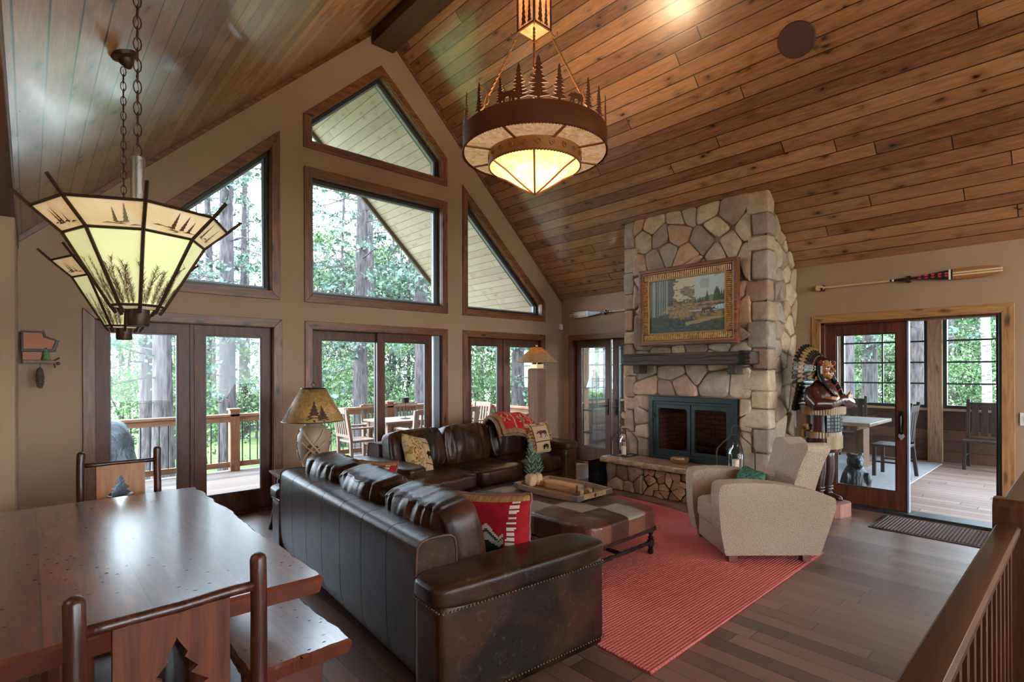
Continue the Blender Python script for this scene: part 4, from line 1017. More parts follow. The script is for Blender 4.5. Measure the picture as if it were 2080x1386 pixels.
# black bear figure
n=NT('black_fur'); v=n.coord(); n.bump(n.noise(n.vmul(v,(40,40,14)),1,4),.9,.02); MATS['black_fur']=n.base(n.mix(n.noise(v,30,3),sr('#0e1418'),sr('#2a353d')),.45)
m=MB(); m.lathe([(0,0),(.13,.01),(.165,.08),(.165,.17),(.14,.27),(.11,.34),(.085,.38),(0,.40)],n=18)
m.sphere((0,0,.43),.095); m.sphere((-.09,-.02,.41),.05,sx=1.3); 
for s_ in (-1,1): m.sphere((.02,.065*s_,.515),.032); m.sphere((-.10,.09*s_,.04),.06,sx=1.4); m.sphere((-.1,.11*s_,.24),.045,sz=1.8)
o=m.build('bear_figure',MATS['black_fur'],smooth='all',loc=(7.55,2.0,0)); o.rotation_euler=(0,0,R(25)); tag(o,'black carved bear sitting on the porch boards behind the glass door','figurine')
bm_=o.modifiers.new('re','REMESH'); bm_.mode='VOXEL'; bm_.voxel_size=.012; bm_.use_smooth_shade=True
# porch rack with pennant, seen by the corner door
rk=thing('metal_rack','thin black wire shelf rack on the porch behind the corner door','rack',(8.5,6.85,0))
m=MB()
for x in (-.25,.25):
    for y in (-.15,.15): m.cyl((x,y,0),(x,y,1.45),.01,n=6)
m.build('frame',MATS['baluster_black'],rk)
for z in (.3,.75,1.2): MB().box(-.26,.26,-.16,.16,z,z+.015).build('shelf',MATS['baluster_black'],rk)
plain('pennant_white',sr('#d8d4cf'),.6); plain('pennant_red',sr('#b03038'),.6)
pn=thing('sail_ornament','white triangular ornament with a red edge on the porch rack','ornament',(8.35,6.85,1.215))
m=MB().prism([(-.09,0),(.12,0),(.12,.34),(.04,.26)],-.02,.02,lambda a,b,d:(a,d,b)); m.build('sail',MATS['pennant_white'],pn); MB().prism([(.10,0),(.125,0),(.125,.35),(.10,.32)],-.024,.024,lambda a,b,d:(a,d,b)).build('red_edge',MATS['pennant_red'],pn)
# ------------------------------------------------------------------ sofas
n=NT('leather'); v=n.coord(); a=n.noise(v,3,5,.6,.8); b=n.noise(v,14,6,.72,2.5); g=n.vor(v,160)
c=n.mix(n.step(a,.3,.72),sr('#140a06'),sr('#432210')); c=n.mix(n.M('MULTIPLY',n.step(b,.57,.64),.3),c,sr('#6f5342'))
n.bump(n.M('ADD',n.M('MULTIPLY',a,.5),n.M('ADD',n.M('MULTIPLY',b,.35),n.M('MULTIPLY',g,.06))),.35,.012)
MATS['leather']=n.base(c,n.M('ADD',.24,n.M('MULTIPLY',b,.22)),0,.32)
plain('nail_brass', sr('#6e5a46'), .35, metal=.8)
plain('piping', sr('#4a2616'), .5)
def wrinkle(amp,fx,fy,fz,seed):
    def fn(x,y,z,co):
        w=noise.noise(Vector((co.x*fx+seed,co.y*fy,co.z*fz)))
        return co*(1+amp*w)
    return fn
def sofa(name,label,loc,rotz,Ls=2.83,shear=0):
    t=thing(name,label,'sofa',loc,rotz); m=MATS['leather']; h=Ls/2
    MB().sbox((0,.56,.165),h-.2,.45,.105,e=16,n=6).build('base',m,t,smooth='all')
    k=7; w=(Ls-.5)/k; b=MB(); prof=chaikin([(0,.055),(.225,.055),(.225,.70),(.20,.768),(.03,.768),(-.008,.72)],3,.2)
    for i in range(k): b.prism(prof,-h+.25+w*i+.0025,-h+.25+w*(i+1)-.0025,lambda a,b_,d:(d,a,b_))
    b.build('back',m,t,smooth=50,bevel=.012,seg=3)
    for s_ in (-1,1):
        x=s_*(h-.14)
        arm=MB().sbox((x,.52,.29),.125,.53,.245,e=24,n=10).build('arm',m,t,smooth='all')
        pad=MB(); 
        pad.sbox((x,.525,.565),.152,.56,.062,e=5,n=20,fn=wrinkle(.03,6,3,6,s_*4)).build('arm_pad',m,t,smooth='all')
        nm=MB(); xo=s_*(h-.012)
        for q in range(52): nm.sphere((xo,.0+1.04*q/51,.505),.006,6,4); nm.sphere((xo,.0+1.04*q/51,.085),.006,6,4)
        for q in range(12): nm.sphere((x-.11+.22*q/11,1.05,.505),.006,6,4); nm.sphere((x-.11+.22*q/11,-.012,.505),.006,6,4)
        for q in range(20): nm.sphere((x+s_*.11,1.05,.09+.4*q/19),.006,6,4); nm.sphere((x-s_*.11,1.05,.09+.4*q/19),.006,6,4)
        nm.build('nail_trim',MATS['nail_brass'],t,smooth='all',kind='stuff')
    w=(Ls-.54)/3
    for i in range(3):
        x=-h+.27+w*(i+.5); sd=i*9+loc[0]
        def sf(a_,b_,c_,co,sd=sd):
            bulge=(1-a_*a_)*(1-b_*b_)
            co=Vector((co.x,co.y,co.z*(1+.35*bulge*(1 if c_>0 else 0)))); co.z+=noise.noise(Vector((co.x*9+sd,co.y*9,1)))*.012
            co.y+=noise.noise(Vector((co.x*16+sd,co.z*5,4)))*.008; return co
        MB().sbox((x,.64,.355),w/2-.004,.405,.092,e=7,n=22,fn=sf).build('seat_cushion',m,t,smooth='all')
        def bf(a_,b_,c_,co,sd=sd):
            bl=(1-a_*a_)*(1-c_*c_); y=co.y*(1+.55*bl)
            wr=noise.noise(Vector((co.x*20+sd,co.y*10,co.z*3)))*.014*(.35+abs(b_)+abs(c_)**3)+noise.noise(Vector((co.x*7+sd,2,co.z*7)))*.012
            z=co.z+.02*bl+noise.noise(Vector((co.x*22+sd,co.y*4,3)))*.010*(c_>.5)
            gus=-.008*math.exp(-((abs(b_)-.80)/.05)**2)
            return Vector((co.x*(1-.03*abs(c_)),y+wr+gus*(1 if c_>.8 or abs(a_)>.8 else 0),z))
        cu=MB(); cu.T=Matrix.Translation((x,.325,.655))@Matrix.Rotation(R(12),4,'X'); cu.sbox((0,0,0),w/2+.004,.115,.245,e=5.5,n=34,fn=bf)
        o=cu.build('back_cushion',m,t,smooth='all')
    for s_ in (-1,1):
        pp=[(s_*(h-.252),a,b) for a,b in prof]; p=MB().tube(pp,.0065,n=6,closed=True); p.build('piping',MATS['piping'],t,smooth='all')
    for s_ in (-1,1):
        for y in (.12,.95): MB().box(s_*(h-.15)-.04,s_*(h-.15)+.04,y-.04,y+.04,0.0,.07).build('foot',MATS['dark_chair'],t)
    return t
sofa('leather_sofa','dark leather sofa in the foreground seen from behind, seamed back panels',(1.445,3.335,0),R(-94))
sofa('leather_sofa','dark leather sofa facing the viewer, with a red blanket over its back',(4.0,5.65,0),R(185))
# ------------------------------------------------------------------ throw pillows
def pillow(name,label,cat,loc,rot,w,h,t_,paint,n_=44,group=None,mat='woven',fringe=None):
    root=thing(name,label,cat,loc,0,group); root.rotation_euler=rot
    def S(sg):
        def P(u,v):
            a,b=2*u-1,2*v-1
            th=t_*max(0,(1-a**4)*(1-b**4))**.6*(1+.05*noise.noise(Vector((a*3,b*3,loc[0]))))
            ox=1-.07*(1-b*b)*1.0; oz=1-.07*(1-a*a)
            return (a*w/2*ox, sg*th/2, b*h/2*oz)
        return P
    m=MB(); raster(m,lambda u,v:S(-1)(u,v),n_,n_,paint); raster(m,lambda u,v:S(1)(1-u,v),n_,n_,lambda u,v:paint(1-u,v))
    m.build('cover',MATS[mat],root,smooth='all')
    ed=[]
    for i in range(40): ed.append(S(1)(i/40,0))
    for i in range(40): ed.append(S(1)(1,i/40))
    for i in range(40): ed.append(S(1)(1-i/40,1))
    for i in range(40): ed.append(S(1)(0,1-i/40))
    if fringe:
        e=MB(); e.tube([(x+noise.noise(Vector((x*40,0,z*40)))*.006,y+noise.noise(Vector((x*30,5,z*30)))*.008,z+noise.noise(Vector((x*30,9,z*30)))*.006) for x,y,z in ed],.009,n=6,closed=True); e.build('fringe',fringe,root,smooth='all')
    return root
def zig(x,n_,amp): q=(x*n_)%1; return amp*(1-abs(2*q-1))
def paint_red(u,v):
    if v>.90: return mixc(sr('#a8804f'),sr('#8a6238'),.5+noise.noise(Vector((u*30,v*9,0))))
    if v<.42+zig(u,3,.22) and u<.72:
        if v<.30+zig(u,3,.1): return sr('#1f2326')
        if v<.36+zig(u,3,.14): return sr('#8f8678')
        return sr('#b8a98f') if v>.38+zig(u,3,.17) else sr('#2a2d30')
    if abs(u-.82-(v-.5)*.1)<.05: return sr('#cdbfa4') if (v*14)%1>.45 else sr('#7c1c22')
    if v<.25: return sr('#1f2326')
    if .52<v<.6 and u<.2: return sr('#b3915a')
    return mixc(sr('#8e1218'),sr('#a5181c'),.5+noise.noise(Vector((u*8,v*8,0))))
plain('red_fringe', sr('#7c4a45'), .95)
pillow('southwest_pillow','red zigzag throw pillow with a ruffled edge at the near end of the foreground sofa','pillow',(1.99,2.36,.655),(R(-8),R(-4),R(-66)),.50,.42,.17,paint_red,fringe=MATS['red_fringe'],group='red patterned throw pillows')
pillow('southwest_pillow','red patterned throw pillow at the far end of the foreground sofa','pillow',(2.12,4.08,.635),(R(-18),R(0),R(-60)),.44,.38,.14,paint_red,fringe=MATS['red_fringe'],group='red patterned throw pillows')
def paint_lodge(kind):
    def f(u,v):
        c=mixc(sr('#c8a983'),sr('#b8956c'),.5+noise.noise(Vector((u*40,v*40,0)))*.5)
        if kind=='moose':
            if u>.80 or (u<.14 and v<.85):
                q=noise.noise(Vector((u*9,v*9,3)))
                if q>.08: return sr('#8a3f28')
                if q<-.12: return sr('#6f6a38')
                return c
            if abs(u-.79)<.012 or abs(u-.15)<.012 or abs(v-.35)<.012 or abs(v-.88)<.01: return sr('#5e3423')
            if put(MOOSE,u,v,.26,.46,.46,.36): return sr('#4f3034')
            if put(BEAR,u,v,.40,.08,.26,.24): return sr('#241a1a')
            if v>.9 and put(BEAR,u,v,.4,.9,.16,.1): return sr('#241a1a')
            return c
        if u<.52:
            q=noise.noise(Vector((u*11,v*11,8)))
            if q>.22 and .12<u<.42: return sr('#8a4a28')
            if q<-.15: return sr('#8b7038')
            return mixc(c,sr('#b0925a'),.4)
        if abs(v-.78)<.014 or abs(v-.2)<.014 or abs(u-.54)<.012: return sr('#7c3a28')
        if put(BEAR,u,v,.60,.34,.30,.32): return sr('#1d1718')
        return c
    return f
pillow('lodge_pillow','tan tapestry pillow with a black bear at the left end of the far sofa','pillow',(3.14,4.98,.655),(R(-24),R(14),R(22)),.44,.44,.17,paint_lodge('bear'),60,group='tapestry pillows on the far sofa')
pillow('lodge_pillow','tan tapestry pillow with moose and bear at the right end of the far sofa','pillow',(5.10,5.06,.655),(R(-20),R(-2),R(-4)),.44,.44,.17,paint_lodge('moose'),60,group='tapestry pillows on the far sofa')
# blanket over the back of the far sofa
def paint_blanket(u,v):
    nz=noise.noise(Vector((u*9,v*9,0)))
    if u<.10 or u>.92 or v<.07: return mixc(sr('#7a5a3c'),sr('#93714a'),.5+nz)
    if abs(u-.5)<.018: return sr('#c7a06a')
    for cx_ in (.25,.77):
        d=abs(u-cx_); r_=.10+.05*math.sin(v*40)
        if d<r_*.9 and (.2<v<.42 or .62<v<.85): return sr('#b98f58') if d>r_*.45 else sr('#8f1a20')
    return mixc(sr('#a31d24'),sr('#b92c2c'),.5+nz)
bl=thing('throw_blanket','red and tan patterned blanket with a brown fleece border over the far sofa back','blanket',(4.74,5.12,.625))
bl.rotation_euler=(0,0,R(5))
def blP(off,wid=.60,sk=0.0,x0=0):
    def P(u,v):
        # v: 0 front hanging edge -> 1 behind the back
        path=[(-.02,.10),(.03,.22),(.07,.29),(.14,.345),(.22,.355),(.30,.33),(.36,.24),(.38,.12)]
        q=v*(len(path)-1); i=min(int(q),len(path)-2); f=q-i
        y=path[i][0]*(1-f)+path[i+1][0]*f; z=path[i][1]*(1-f)+path[i+1][1]*f
        a=u-.5
        y+=-.08*a*a - off*.5+noise.noise(Vector((u*4,v*4,off*9)))*.015; z+=off*(1-.3*v)-.25*a*a-.10*a+noise.noise(Vector((u*5,v*5,off*7)))*.014
        return (x0+a*wid+sk*(v-.5),y,z)
    return P
m=MB(); raster(m,blP(.035),52,44,paint_blanket); o=m.build('blanket_top',MATS['woven'],bl,smooth='all'); s=o.modifiers.new('s','SOLIDIFY'); s.thickness=.02
n=NT('fleece'); n.bump(n.noise(n.coord(),120,3),1,.01); MATS['fleece']=n.base(n.mix(n.noise(n.coord(),12,4),sr('#5c4028'),sr('#8b6a45')),1)
m=MB(); m.grid(blP(.0,.66,.04),36,30); o=m.build('fleece_lining',MATS['fleece'],bl,smooth='all'); s=o.modifiers.new('s','SOLIDIFY'); s.thickness=.03
m=MB(); raster(m,blP(.01,.34,-.12,.28),36,36,paint_blanket); o=m.build('folded_layer',MATS['woven'],bl,smooth='all'); s=o.modifiers.new('s','SOLIDIFY'); s.thickness=.02
# ------------------------------------------------------------------ rug
n=NT('coral_rug'); p=n.sep(n.coord()); s1=n.M('SINE',n.M('MULTIPLY',p[1],2*PI/.021)); s2=n.M('SINE',n.M('ADD',n.M('MULTIPLY',p[0],2*PI/.03),n.M('MULTIPLY',n.M('FLOOR',n.M('MULTIPLY',p[1],1/.021)),2)))
hh=n.M('ADD',n.M('MULTIPLY',s1,.5),n.M('MULTIPLY',s2,.3)); n.bump(hh,.6,.006)
MATS['coral_rug']=n.base(n.mix(n.step(n.M('ADD',hh,n.noise(n.coord(),50,2)),-.4,.6),sr('#a34a42'),sr('#cb6a5e')),.95)
m=MB(); m.prism([(2.38,1.55),(5.03,1.57),(5.40,3.55),(5.42,4.0),(2.5,4.25)],.001,.014,lambda a,b,d:(a,b,d)); tag(m.build('braided_rug',MATS['coral_rug'],bevel=.004),'coral red braided rug under the ottoman and the armchair','rug')
# ------------------------------------------------------------------ ottoman
n=NT('patch_leather'); at=n.node('ShaderNodeAttribute'); at.attribute_name='tone'; v=n.coord(); b=n.noise(v,30,5,.7,1.5)
n.bump(n.M('ADD',n.M('MULTIPLY',b,.5),n.M('MULTIPLY',n.vor(v,70),.35)),.5,.008)
MATS['patch_leather']=n.base(n.mix(n.M('MULTIPLY',b,.5),at.outputs['Color'],(.02,.01,.008)),.3,0,.6)
ot=thing('ottoman','patchwork leather ottoman with turned dark legs on the coral rug','ottoman',(3.50,3.24,.014))
m=MB(); m.sbox((0,0,.315),.47,.76,.095,e=9,n=40,fn=lambda a,b,c_,co:Vector((co.x,co.y,co.z+(.02*(1-a*a)*(1-b*b) if c_>0 else 0)+noise.noise(co*9)*.004)))
ol=[(m.v[f[0]],m.v[f[2]]) for f in m.f]; PAL=[sr(x) for x in ('#5d3325','#8a857d','#3c211b','#7a4a30','#9a8f80','#4a2a20','#6b3c26','#7d5236','#a08c76')]
for i,f in enumerate(m.f):
    cx_=sum(m.v[k][0] for k in f)/4; cy_=sum(m.v[k][1] for k in f)/4; cz_=sum(m.v[k][2] for k in f)/4
    ix=int((cx_+.47)/.235); iy=int((cy_+.76)/.304); side=0 if cz_>.375 else 7+(1 if abs(cx_)>.44 else 0)
    m.cols[i]=PAL[(ix*2+iy*5+side*3+ix*iy)%len(PAL)]
m.build('upholstery',MATS['patch_leather'],ot,smooth='all')
nm=MB()
for k in range(60):
    for s_ in (-1,1): nm.sphere((s_*.47,-.74+1.48*k/59,.235),.005,6,4)
for k in range(38):
    for s_ in (-1,1): nm.sphere((-.45+.9*k/37,s_*.76,.235),.005,6,4)
nm.build('nail_trim',MATS['nail_brass'],ot,smooth='all',kind='stuff')
wood('ebony',[sr('#0e0a09'),sr('#1d1412'),sr('#2b1e1a')],la=2,rough=.3,knots=0)
MB().box(-.44,.44,-.73,.73,.20,.24).build('frame',MATS['ebony'],ot,bevel=.005)
lp=[(.0,0),(.018,.0),(.026,.015),(.026,.035),(.014,.045),(.024,.055),(.012,.065),(.030,.068),(.030,.12),(.014,.124),(.026,.14),(.012,.155),(.022,.175),(.024,.20),(0,.20)]
for x in (-.41,.41):
    for y in (-.69,0,.69):
        if y==0 : continue
        MB().lathe(lp,(x,y,0),14).build('leg',MATS['ebony'],ot,smooth=30)
def turned(mb,p0,p1,r):
    p0=Vector(p0);p1=Vector(p1); k=24; pts=[p0+(p1-p0)*i/k for i in range(k+1)]; mb.tube(pts,[r*(1 if i%3 else .55) for i in range(k+1)],n=10)
for y in (-.69,.69): m=MB(); turned(m,(-.41,y,.095),(.41,y,.095),.018); m.build('stretcher',MATS['ebony'],ot,smooth=30)
m=MB(); turned(m,(0,-.69,.095),(0,.69,.095),.018); m.build('stretcher',MATS['ebony'],ot,smooth=30)
# ------------------------------------------------------------------ tray and what it holds
TZ=.447
wood('tray_wood',[sr('#5b3d2a'),sr('#85603f'),sr('#a37c55')],la=1,rough=.45,knots=.2)
ty=thing('serving_tray','long wooden serving tray with metal corner straps on the ottoman','tray',(3.685,3.36,TZ))
def trayo(k=0):
    pts=[]
    L_,W_=.395-k,.235-k
    for i in range(9): q=i/8; pts.append((-W_-(.05)*math.sin(PI*q)*1,-L_+2*L_*q))
    for i in range(9): q=i/8; pts.append((W_+.05*math.sin(PI*q),L_-2*L_*q))
    return pts
Pz=lambda a,b,d:(a,b,d)
m=MB(); m.prism(trayo(0),0,.012,Pz); m.ring(trayo(0),trayo(.014),.0,.055,Pz); m.build('tray_body',MATS['tray_wood'],ty,bevel=.003)
plain('strap_metal',sr('#6c6660'),.4,metal=.8,bumpy=.4,bscale=150)
for sx in (-1,1):
    for sy in (-1,1):
        m=MB(); m.box(sx*.236-.003*sx,sx*.240,sy*.33,sy*.398,.006,.05) if 0 else m.box(min(sx*.232,sx*.246),max(sx*.232,sx*.246),min(sy*.325,sy*.398),max(sy*.325,sy*.398),.006,.05)
        m.box(min(sx*.155,sx*.242),max(sx*.155,sx*.242),min(sy*.393,sy*.399),max(sy*.393,sy*.399),.006,.05); m.build('corner_strap',MATS['strap_metal'],ty,bevel=.001)
plain('hole_shade',sr('#1b1210'),.9)
for sy in (-1,1): MB().sphere((0,sy*.3945,.03),.016,14,8,sy=.3).build('hand_hole_shade',MATS['hole_shade'],ty,smooth='all')  # dark domes painted as the shade of uncut hand holes
wood('oak_light',[sr('#8a5f38'),sr('#b88a58'),sr('#d0a878')],la=1,rough=.4,knots=0)
wb=thing('carved_wood_block','long eight-sided carved wooden box with a round knob lying in the tray','wooden box',(3.70,3.36,TZ+.013),R(4))
m=MB(); m.prism([(-.055,-.2),(.055,-.2),(.07,-.15),(.07,.15),(.045,.2),(-.045,.2),(-.07,.15),(-.07,-.15)],0,.06,Pz); m.build('box',MATS['oak_light'],wb,bevel=.006)
m=MB(); m.lathe([(0,.0),(.04,.004),(.045,.03),(.035,.05),(.02,.052),(.018,.035),(0,.034)],(0,.245,0),18); m.build('knob',MATS['oak_light'],wb,smooth=40)
glassm('clear_glass',(.97,.96,.93),.7)
plain('amber_wax',sr('#c99a68'),.5)
for i,(x,y,h_,l,cat) in enumerate([(3.60,3.06,.095,'fluted glass candle jar at the near corner of the tray','candle'),(3.73,3.07,.075,'low fluted glass votive behind the candle jar in the tray','candle')]):
    g=thing('candle_jar',l,cat,(x,y,TZ+.013))
    m=MB(); k=24; v_=[]
    m.lathe([(0,.0),(.038,0),(.041,.01),(.041,h_),(.037,h_),(.037,.01),(0,.008)],(0,0,0),24)
    for q in range(12): t=2*PI*q/12; m.cyl((.041*math.cos(t),.041*math.sin(t),.0),(.041*math.cos(t),.041*math.sin(t),h_),.004,n=5)
    m.build('glass',MATS['clear_glass'],g,smooth=40); MB().lathe([(0,.009),(.035,.009),(.035,h_*.62),(0,h_*.62)],(0,0,0),20).build('wax',MATS['amber_wax'],g,smooth=30)
plain('burlap',sr('#b3926a'),.95,bumpy=.6,bscale=300,var=.25)
leafm('spruce_tip',[sr('#43604a'),sr('#64846a'),sr('#8ba58c'),sr('#aabfa6')],.2)
for i,(x,y,h_,l) in enumerate([(3.575,3.66,.30,'tall little potted evergreen in burlap at the far corner of the tray'),(3.655,3.645,.18,'short potted evergreen in burlap beside the taller one in the tray')]):
    pt_=thing('potted_evergreen',l,'plant',(x,y,TZ+.013)); r=random.Random(i+4)
    m=MB(); m.sbox((0,0,.06),.05 if i==0 else .04,.05 if i==0 else .04,.06,e=3,n=12,fn=wrinkle(.12,30,30,30,i)); m.build('burlap_pot',MATS['burlap'],pt_,smooth='all')
    MB().cyl((0,0,.1),(0,0,.1+h_*.9),.004,n=6).build('stem',MATS['bark'],pt_)
    m=MB()
    for k in range(int(60*h_/.3)):
        q=k/(60*h_/.3); z=.10+h_*q; rr=(.058 if i==0 else .05)*(1-q)**.7+.006; a=k*2.4
        tip=Vector((math.cos(a)*rr,math.sin(a)*rr,z+.045)); b0=Vector((0,0,z)); 
        m.tube([b0,b0.lerp(tip,.5)+Vector((0,0,-.006)),tip],[.002,.004,.001],n=4,caps=False)
        for _ in range(34):
            c_=b0.lerp(tip,r.uniform(.3,1)); d_=Vector((math.cos(a)+r.uniform(-.8,.8),math.sin(a)+r.uniform(-.8,.8),r.uniform(.3,1.3))).normalized()*.016; e_=d_.orthogonal().normalized()*.0022
            m.add([c_-e_,c_+e_,c_+d_],[(0,1,2)])
    m.build('foliage',MATS['spruce_tip'],pt_,fix=False)
# ------------------------------------------------------------------ armchair
n=NT('boucle'); v=n.coord(); a=n.noise(v,130,4,.6); b=n.vor(v,170); n.bump(n.M('ADD',a,n.M('MULTIPLY',b,.7)),.9,.012)
MATS['boucle']=n.base(n.mix(n.step(a,.35,.65),sr('#b0957a'),sr('#cdb79f')),.95,spec=.2)
ac=thing('boucle_armchair','tan boucle armchair with rounded arms and scalloped back on the rug edge','armchair',(4.71,2.03,.0)); 
ac.rotation_euler=(0,0,math.atan2(.667,-.746)-PI/2)     # local +y = facing
def rprism(poly,x0,x1,mat,name,parent,bev=.045,seg=4,P=None,it=2,sub=0):
    b_=chaikin(poly,it,.2); m=MB(); m.prism(b_,x0,x1,P or (lambda a,b,d:(d,a,b))); o=m.build(name,mat,parent,smooth=55,bevel=bev,seg=seg); return o
arm=[(.39,.08),(.41,.08),(.45,.30),(.46,.55),(.45,.64),(.38,.66),(.1,.665),(-.22,.62),(-.44,.555),(-.49,.53),(-.485,.44),(-.43,.28),(-.36,.08),(-.34,.08)]
for s_ in (-1,1):
    o=rprism(arm,min(s_*.225,s_*.40),max(s_*.225,s_*.40),MATS['boucle'],'arm',ac,.05,5)
rprism([(-.36,.42),(-.30,.52),(-.29,.80),(-.34,.93),(-.22,.965),(0,.90),(.22,.965),(.34,.93),(.29,.80),(.30,.52),(.36,.42)],-.10,.09,MATS['boucle'],'backrest',ac,.05,5,P=lambda a,b,d:(a*.86,-.26-d-(b-.42)*.34,b),it=2)
MB().sbox((0,.08,.34),.232,.36,.10,e=6,n=14,fn=lambda a,b,c_,co:Vector((co.x,co.y,co.z+(.03*(1-a*a)*(1-b*b) if c_>0 else 0)))).build('seat_cushion',MATS['boucle'],ac,smooth='all')
MB().sbox((0,.03,.17),.232,.38,.105,e=20,n=8).build('front_rail',MATS['boucle'],ac,smooth='all')
for x in (-.33,.33):
    for y in (.33,-.27):
        m=MB(); m.T=Matrix.Translation((x,y,0)); m.add([(-.03,-.03,.016),(.03,-.03,.016),(.03,.03,.016),(-.03,.03,.016),(-.04,-.04,.09),(.04,-.04,.09),(.04,.04,.09),(-.04,.04,.09)],[(0,3,2,1),(4,5,6,7),(0,1,5,4),(1,2,6,5),(2,3,7,6),(3,0,4,7)]); m.build('foot',MATS['cedar_v'],ac)
def paint_green(u,v):
    c=mixc(sr('#2f5546'),sr('#5d8570'),.5+noise.noise(Vector((u*14,v*14,0)))*1.2)
    if abs(v-.3-.3*(u-.2))<.035+.02*noise.noise(Vector((u*30,0,0))) and .25<u<.6: return sr('#a8935f')
    if put(BEAR,u,v,.35,.05,.3,.3): return sr('#24312c')
    return c
pg=pillow('green_pillow','small green pillow with a tan sprig on the boucle armchair','pillow',(4.70,2.07,.575),(R(-28),0,math.atan2(.667,-.746)+PI/2),.38,.28,.14,paint_green,44)
# ------------------------------------------------------------------ side table with lamp
wood('live_top',[sr('#3a2219'),sr('#5d3a2a'),sr('#7d5340')],la=0,rough=.3,knots=.3)
plain('live_edge',sr('#8f8680'),.7,bumpy=.5,bscale=50)
sd=thing('side_table','wooden side table with chamfered pale edge and stick legs behind the foreground sofa','side table',(2.12,5.25,0))
b_=[(-.34,-.33),(.34,-.33),(.34,.33),(-.34,.33)]
m=MB(); m.cur=0; m.prism(b_,.565,.58,Pz); m.cur=1
i_=inset(b_,.05); v_=[(a,b,.565) for a,b in b_]+[(a,b,.51) for a,b in i_]; m.add(v_,[(k,(k+1)%4,4+(k+1)%4,4+k) for k in range(4)]+[(7,6,5,4)])
m.build('table_top',[MATS['live_top'],MATS['live_edge']],sd)
for sx in (-1,1):
    for sy in (-1,1):
        pts=[(sx*.26,sy*.24,.52),(sx*.29,sy*.27,.3),(sx*.315,sy*.29,.08),(sx*.33,sy*.30,.0)]
        MB().tube(pts,[.02,.021,.023,.03],n=10).build('leg',MATS['dark_chair'],sd,smooth=True)
n=NT('vase_clay'); v=n.coord(); MATS['vase_clay']=n.base(n.mix(n.noise(v,6,4),sr('#7d6450'),sr('#a98a6c')),.5)
plain('relief_brown',sr('#5a3520'),.5,var=.3); plain('twig_tan',sr('#a98a68'),.6)
n=NT('parchment'); v=n.coord(); a=n.noise(v,16,5,.7,1.5); 
MATS['parchment']=n.base(n.ramp(a,[(.3,sr('#6f4c27')),(.5,sr('#99723d')),(.7,sr('#bb9358'))]),.7)
n.b.inputs['Transmission Weight'].default_value=0
ln=thing('table_lamp','ceramic vase lamp with crossed twig relief and pine silhouette shade on the side table','lamp',(2.10,5.25,.58))
m=MB(); m.lathe([(0,0),(.085,.0),(.10,.02),(.10,.05),(.13,.15),(.152,.27),(.150,.36),(.12,.43),(.085,.455),(.085,.475),(0,.475)],n=32); m.build('vase',MATS['vase_clay'],ln,smooth=True)
def vr(z): 
    pr=[(.10,0),(.10,.05),(.13,.15),(.152,.27),(.150,.36),(.12,.43),(.085,.475)]
    for (r0,z0),(r1,z1) in ((( pr[i][0],pr[i][1]),(pr[i+1][0],pr[i+1][1])) for i in range(6)):
        if z0<=z<=z1: return r0+(r1-r0)*(z-z0)/(z1-z0)
    return .09
VA=math.atan2(-5.25,-2.10)   # towards the room
def onv(a,z,k=.0): r_=vr(z)+k; return (r_*math.cos(VA+a),r_*math.sin(VA+a),z)
m=MB()
for c0 in (0,2*PI/3,4*PI/3):
    for s_ in (-1,1):
        m.tube([onv(c0+s_*(-.75+1.5*q/10),.12+.29*q/10,.006) for q in range(11)],.010,n=7)
        m.tube([onv(c0+s_*(-.75+1.5*q/10),.30-.25*q/10*.8,.005) for q in range(11)],.008,n=7)
m.build('twig_relief',MATS['twig_tan'],ln,smooth=True)
m=MB(); 
for c0 in (0,2*PI/3,4*PI/3):
    bp=[(x*.6-.3,y) for x,y in BEAR]; tri=tessellate_polygon([[Vector((a,b,0)) for a,b in bp]])
    v_=[onv(c0-a*1.3,.14+b*.2,.010) for a,b in bp]+[onv(c0-a*1.3,.14+b*.2,-.004) for a,b in bp]; k=len(bp)
    m.add(v_,[tuple(t) for t in tri]+[(i,(i+1)%k,k+(i+1)%k,k+i) for i in range(k)])
m.build('bear_relief',MATS['relief_brown'],ln,smooth=30)
m=MB(); m.cyl((0,0,.47),(0,0,.84),.006,n=8); m.tube([(-.012,0,.845),(-.02,0,.865),(0,0,.88),(.02,0,.865),(.012,0,.845)],.004,n=6); m.build('harp_finial',MATS['dark_bronze'],ln,smooth=True)
m=MB(); m.lathe([(.294,.50),(.118,.82)],n=48); o=m.build('lamp_shade',MATS['parchment'],ln,smooth=True); s=o.modifiers.new('s','SOLIDIFY'); s.thickness=.003
m=MB(); 
for r_,z_ in ((.295,.50),(.118,.82)): m.tube([(r_*math.cos(t),r_*math.sin(t),z_) for t in [2*PI*k/48 for k in range(48)]],.004,n=6,closed=True)
m.build('rim',MATS['dark_bronze'],ln,smooth=True)
plain('silhouette',sr('#3d2412'),.8)
def cone_decal(mb,poly,a0,z0,sc,r0,zr0,r1,zr1,off=.004):
    def mp(x,y):
        z=z0+y*sc; q=(z-zr0)/(zr1-zr0); r_=r0+(r1-r0)*q+off; return (r_*math.cos(a0+x*sc/ (r0*.7)),r_*math.sin(a0+x*sc/(r0*.7)),z)
    tri=tessellate_polygon([[Vector((a,b,0)) for a,b in poly]]); mb.add([mp(a,b) for a,b in poly],[tuple(t) for t in tri])
for c0 in (0,PI/2,PI,3*PI/2):
    m=MB(); cone_decal(m,FIR,VA+c0+.03,.51,.20,.294,.5,.118,.82); cone_decal(m,FIR,VA+c0+.34,.51,.155,.294,.5,.118,.82)
    m.build('pine_silhouettes',MATS['silhouette'],ln,fix=False)
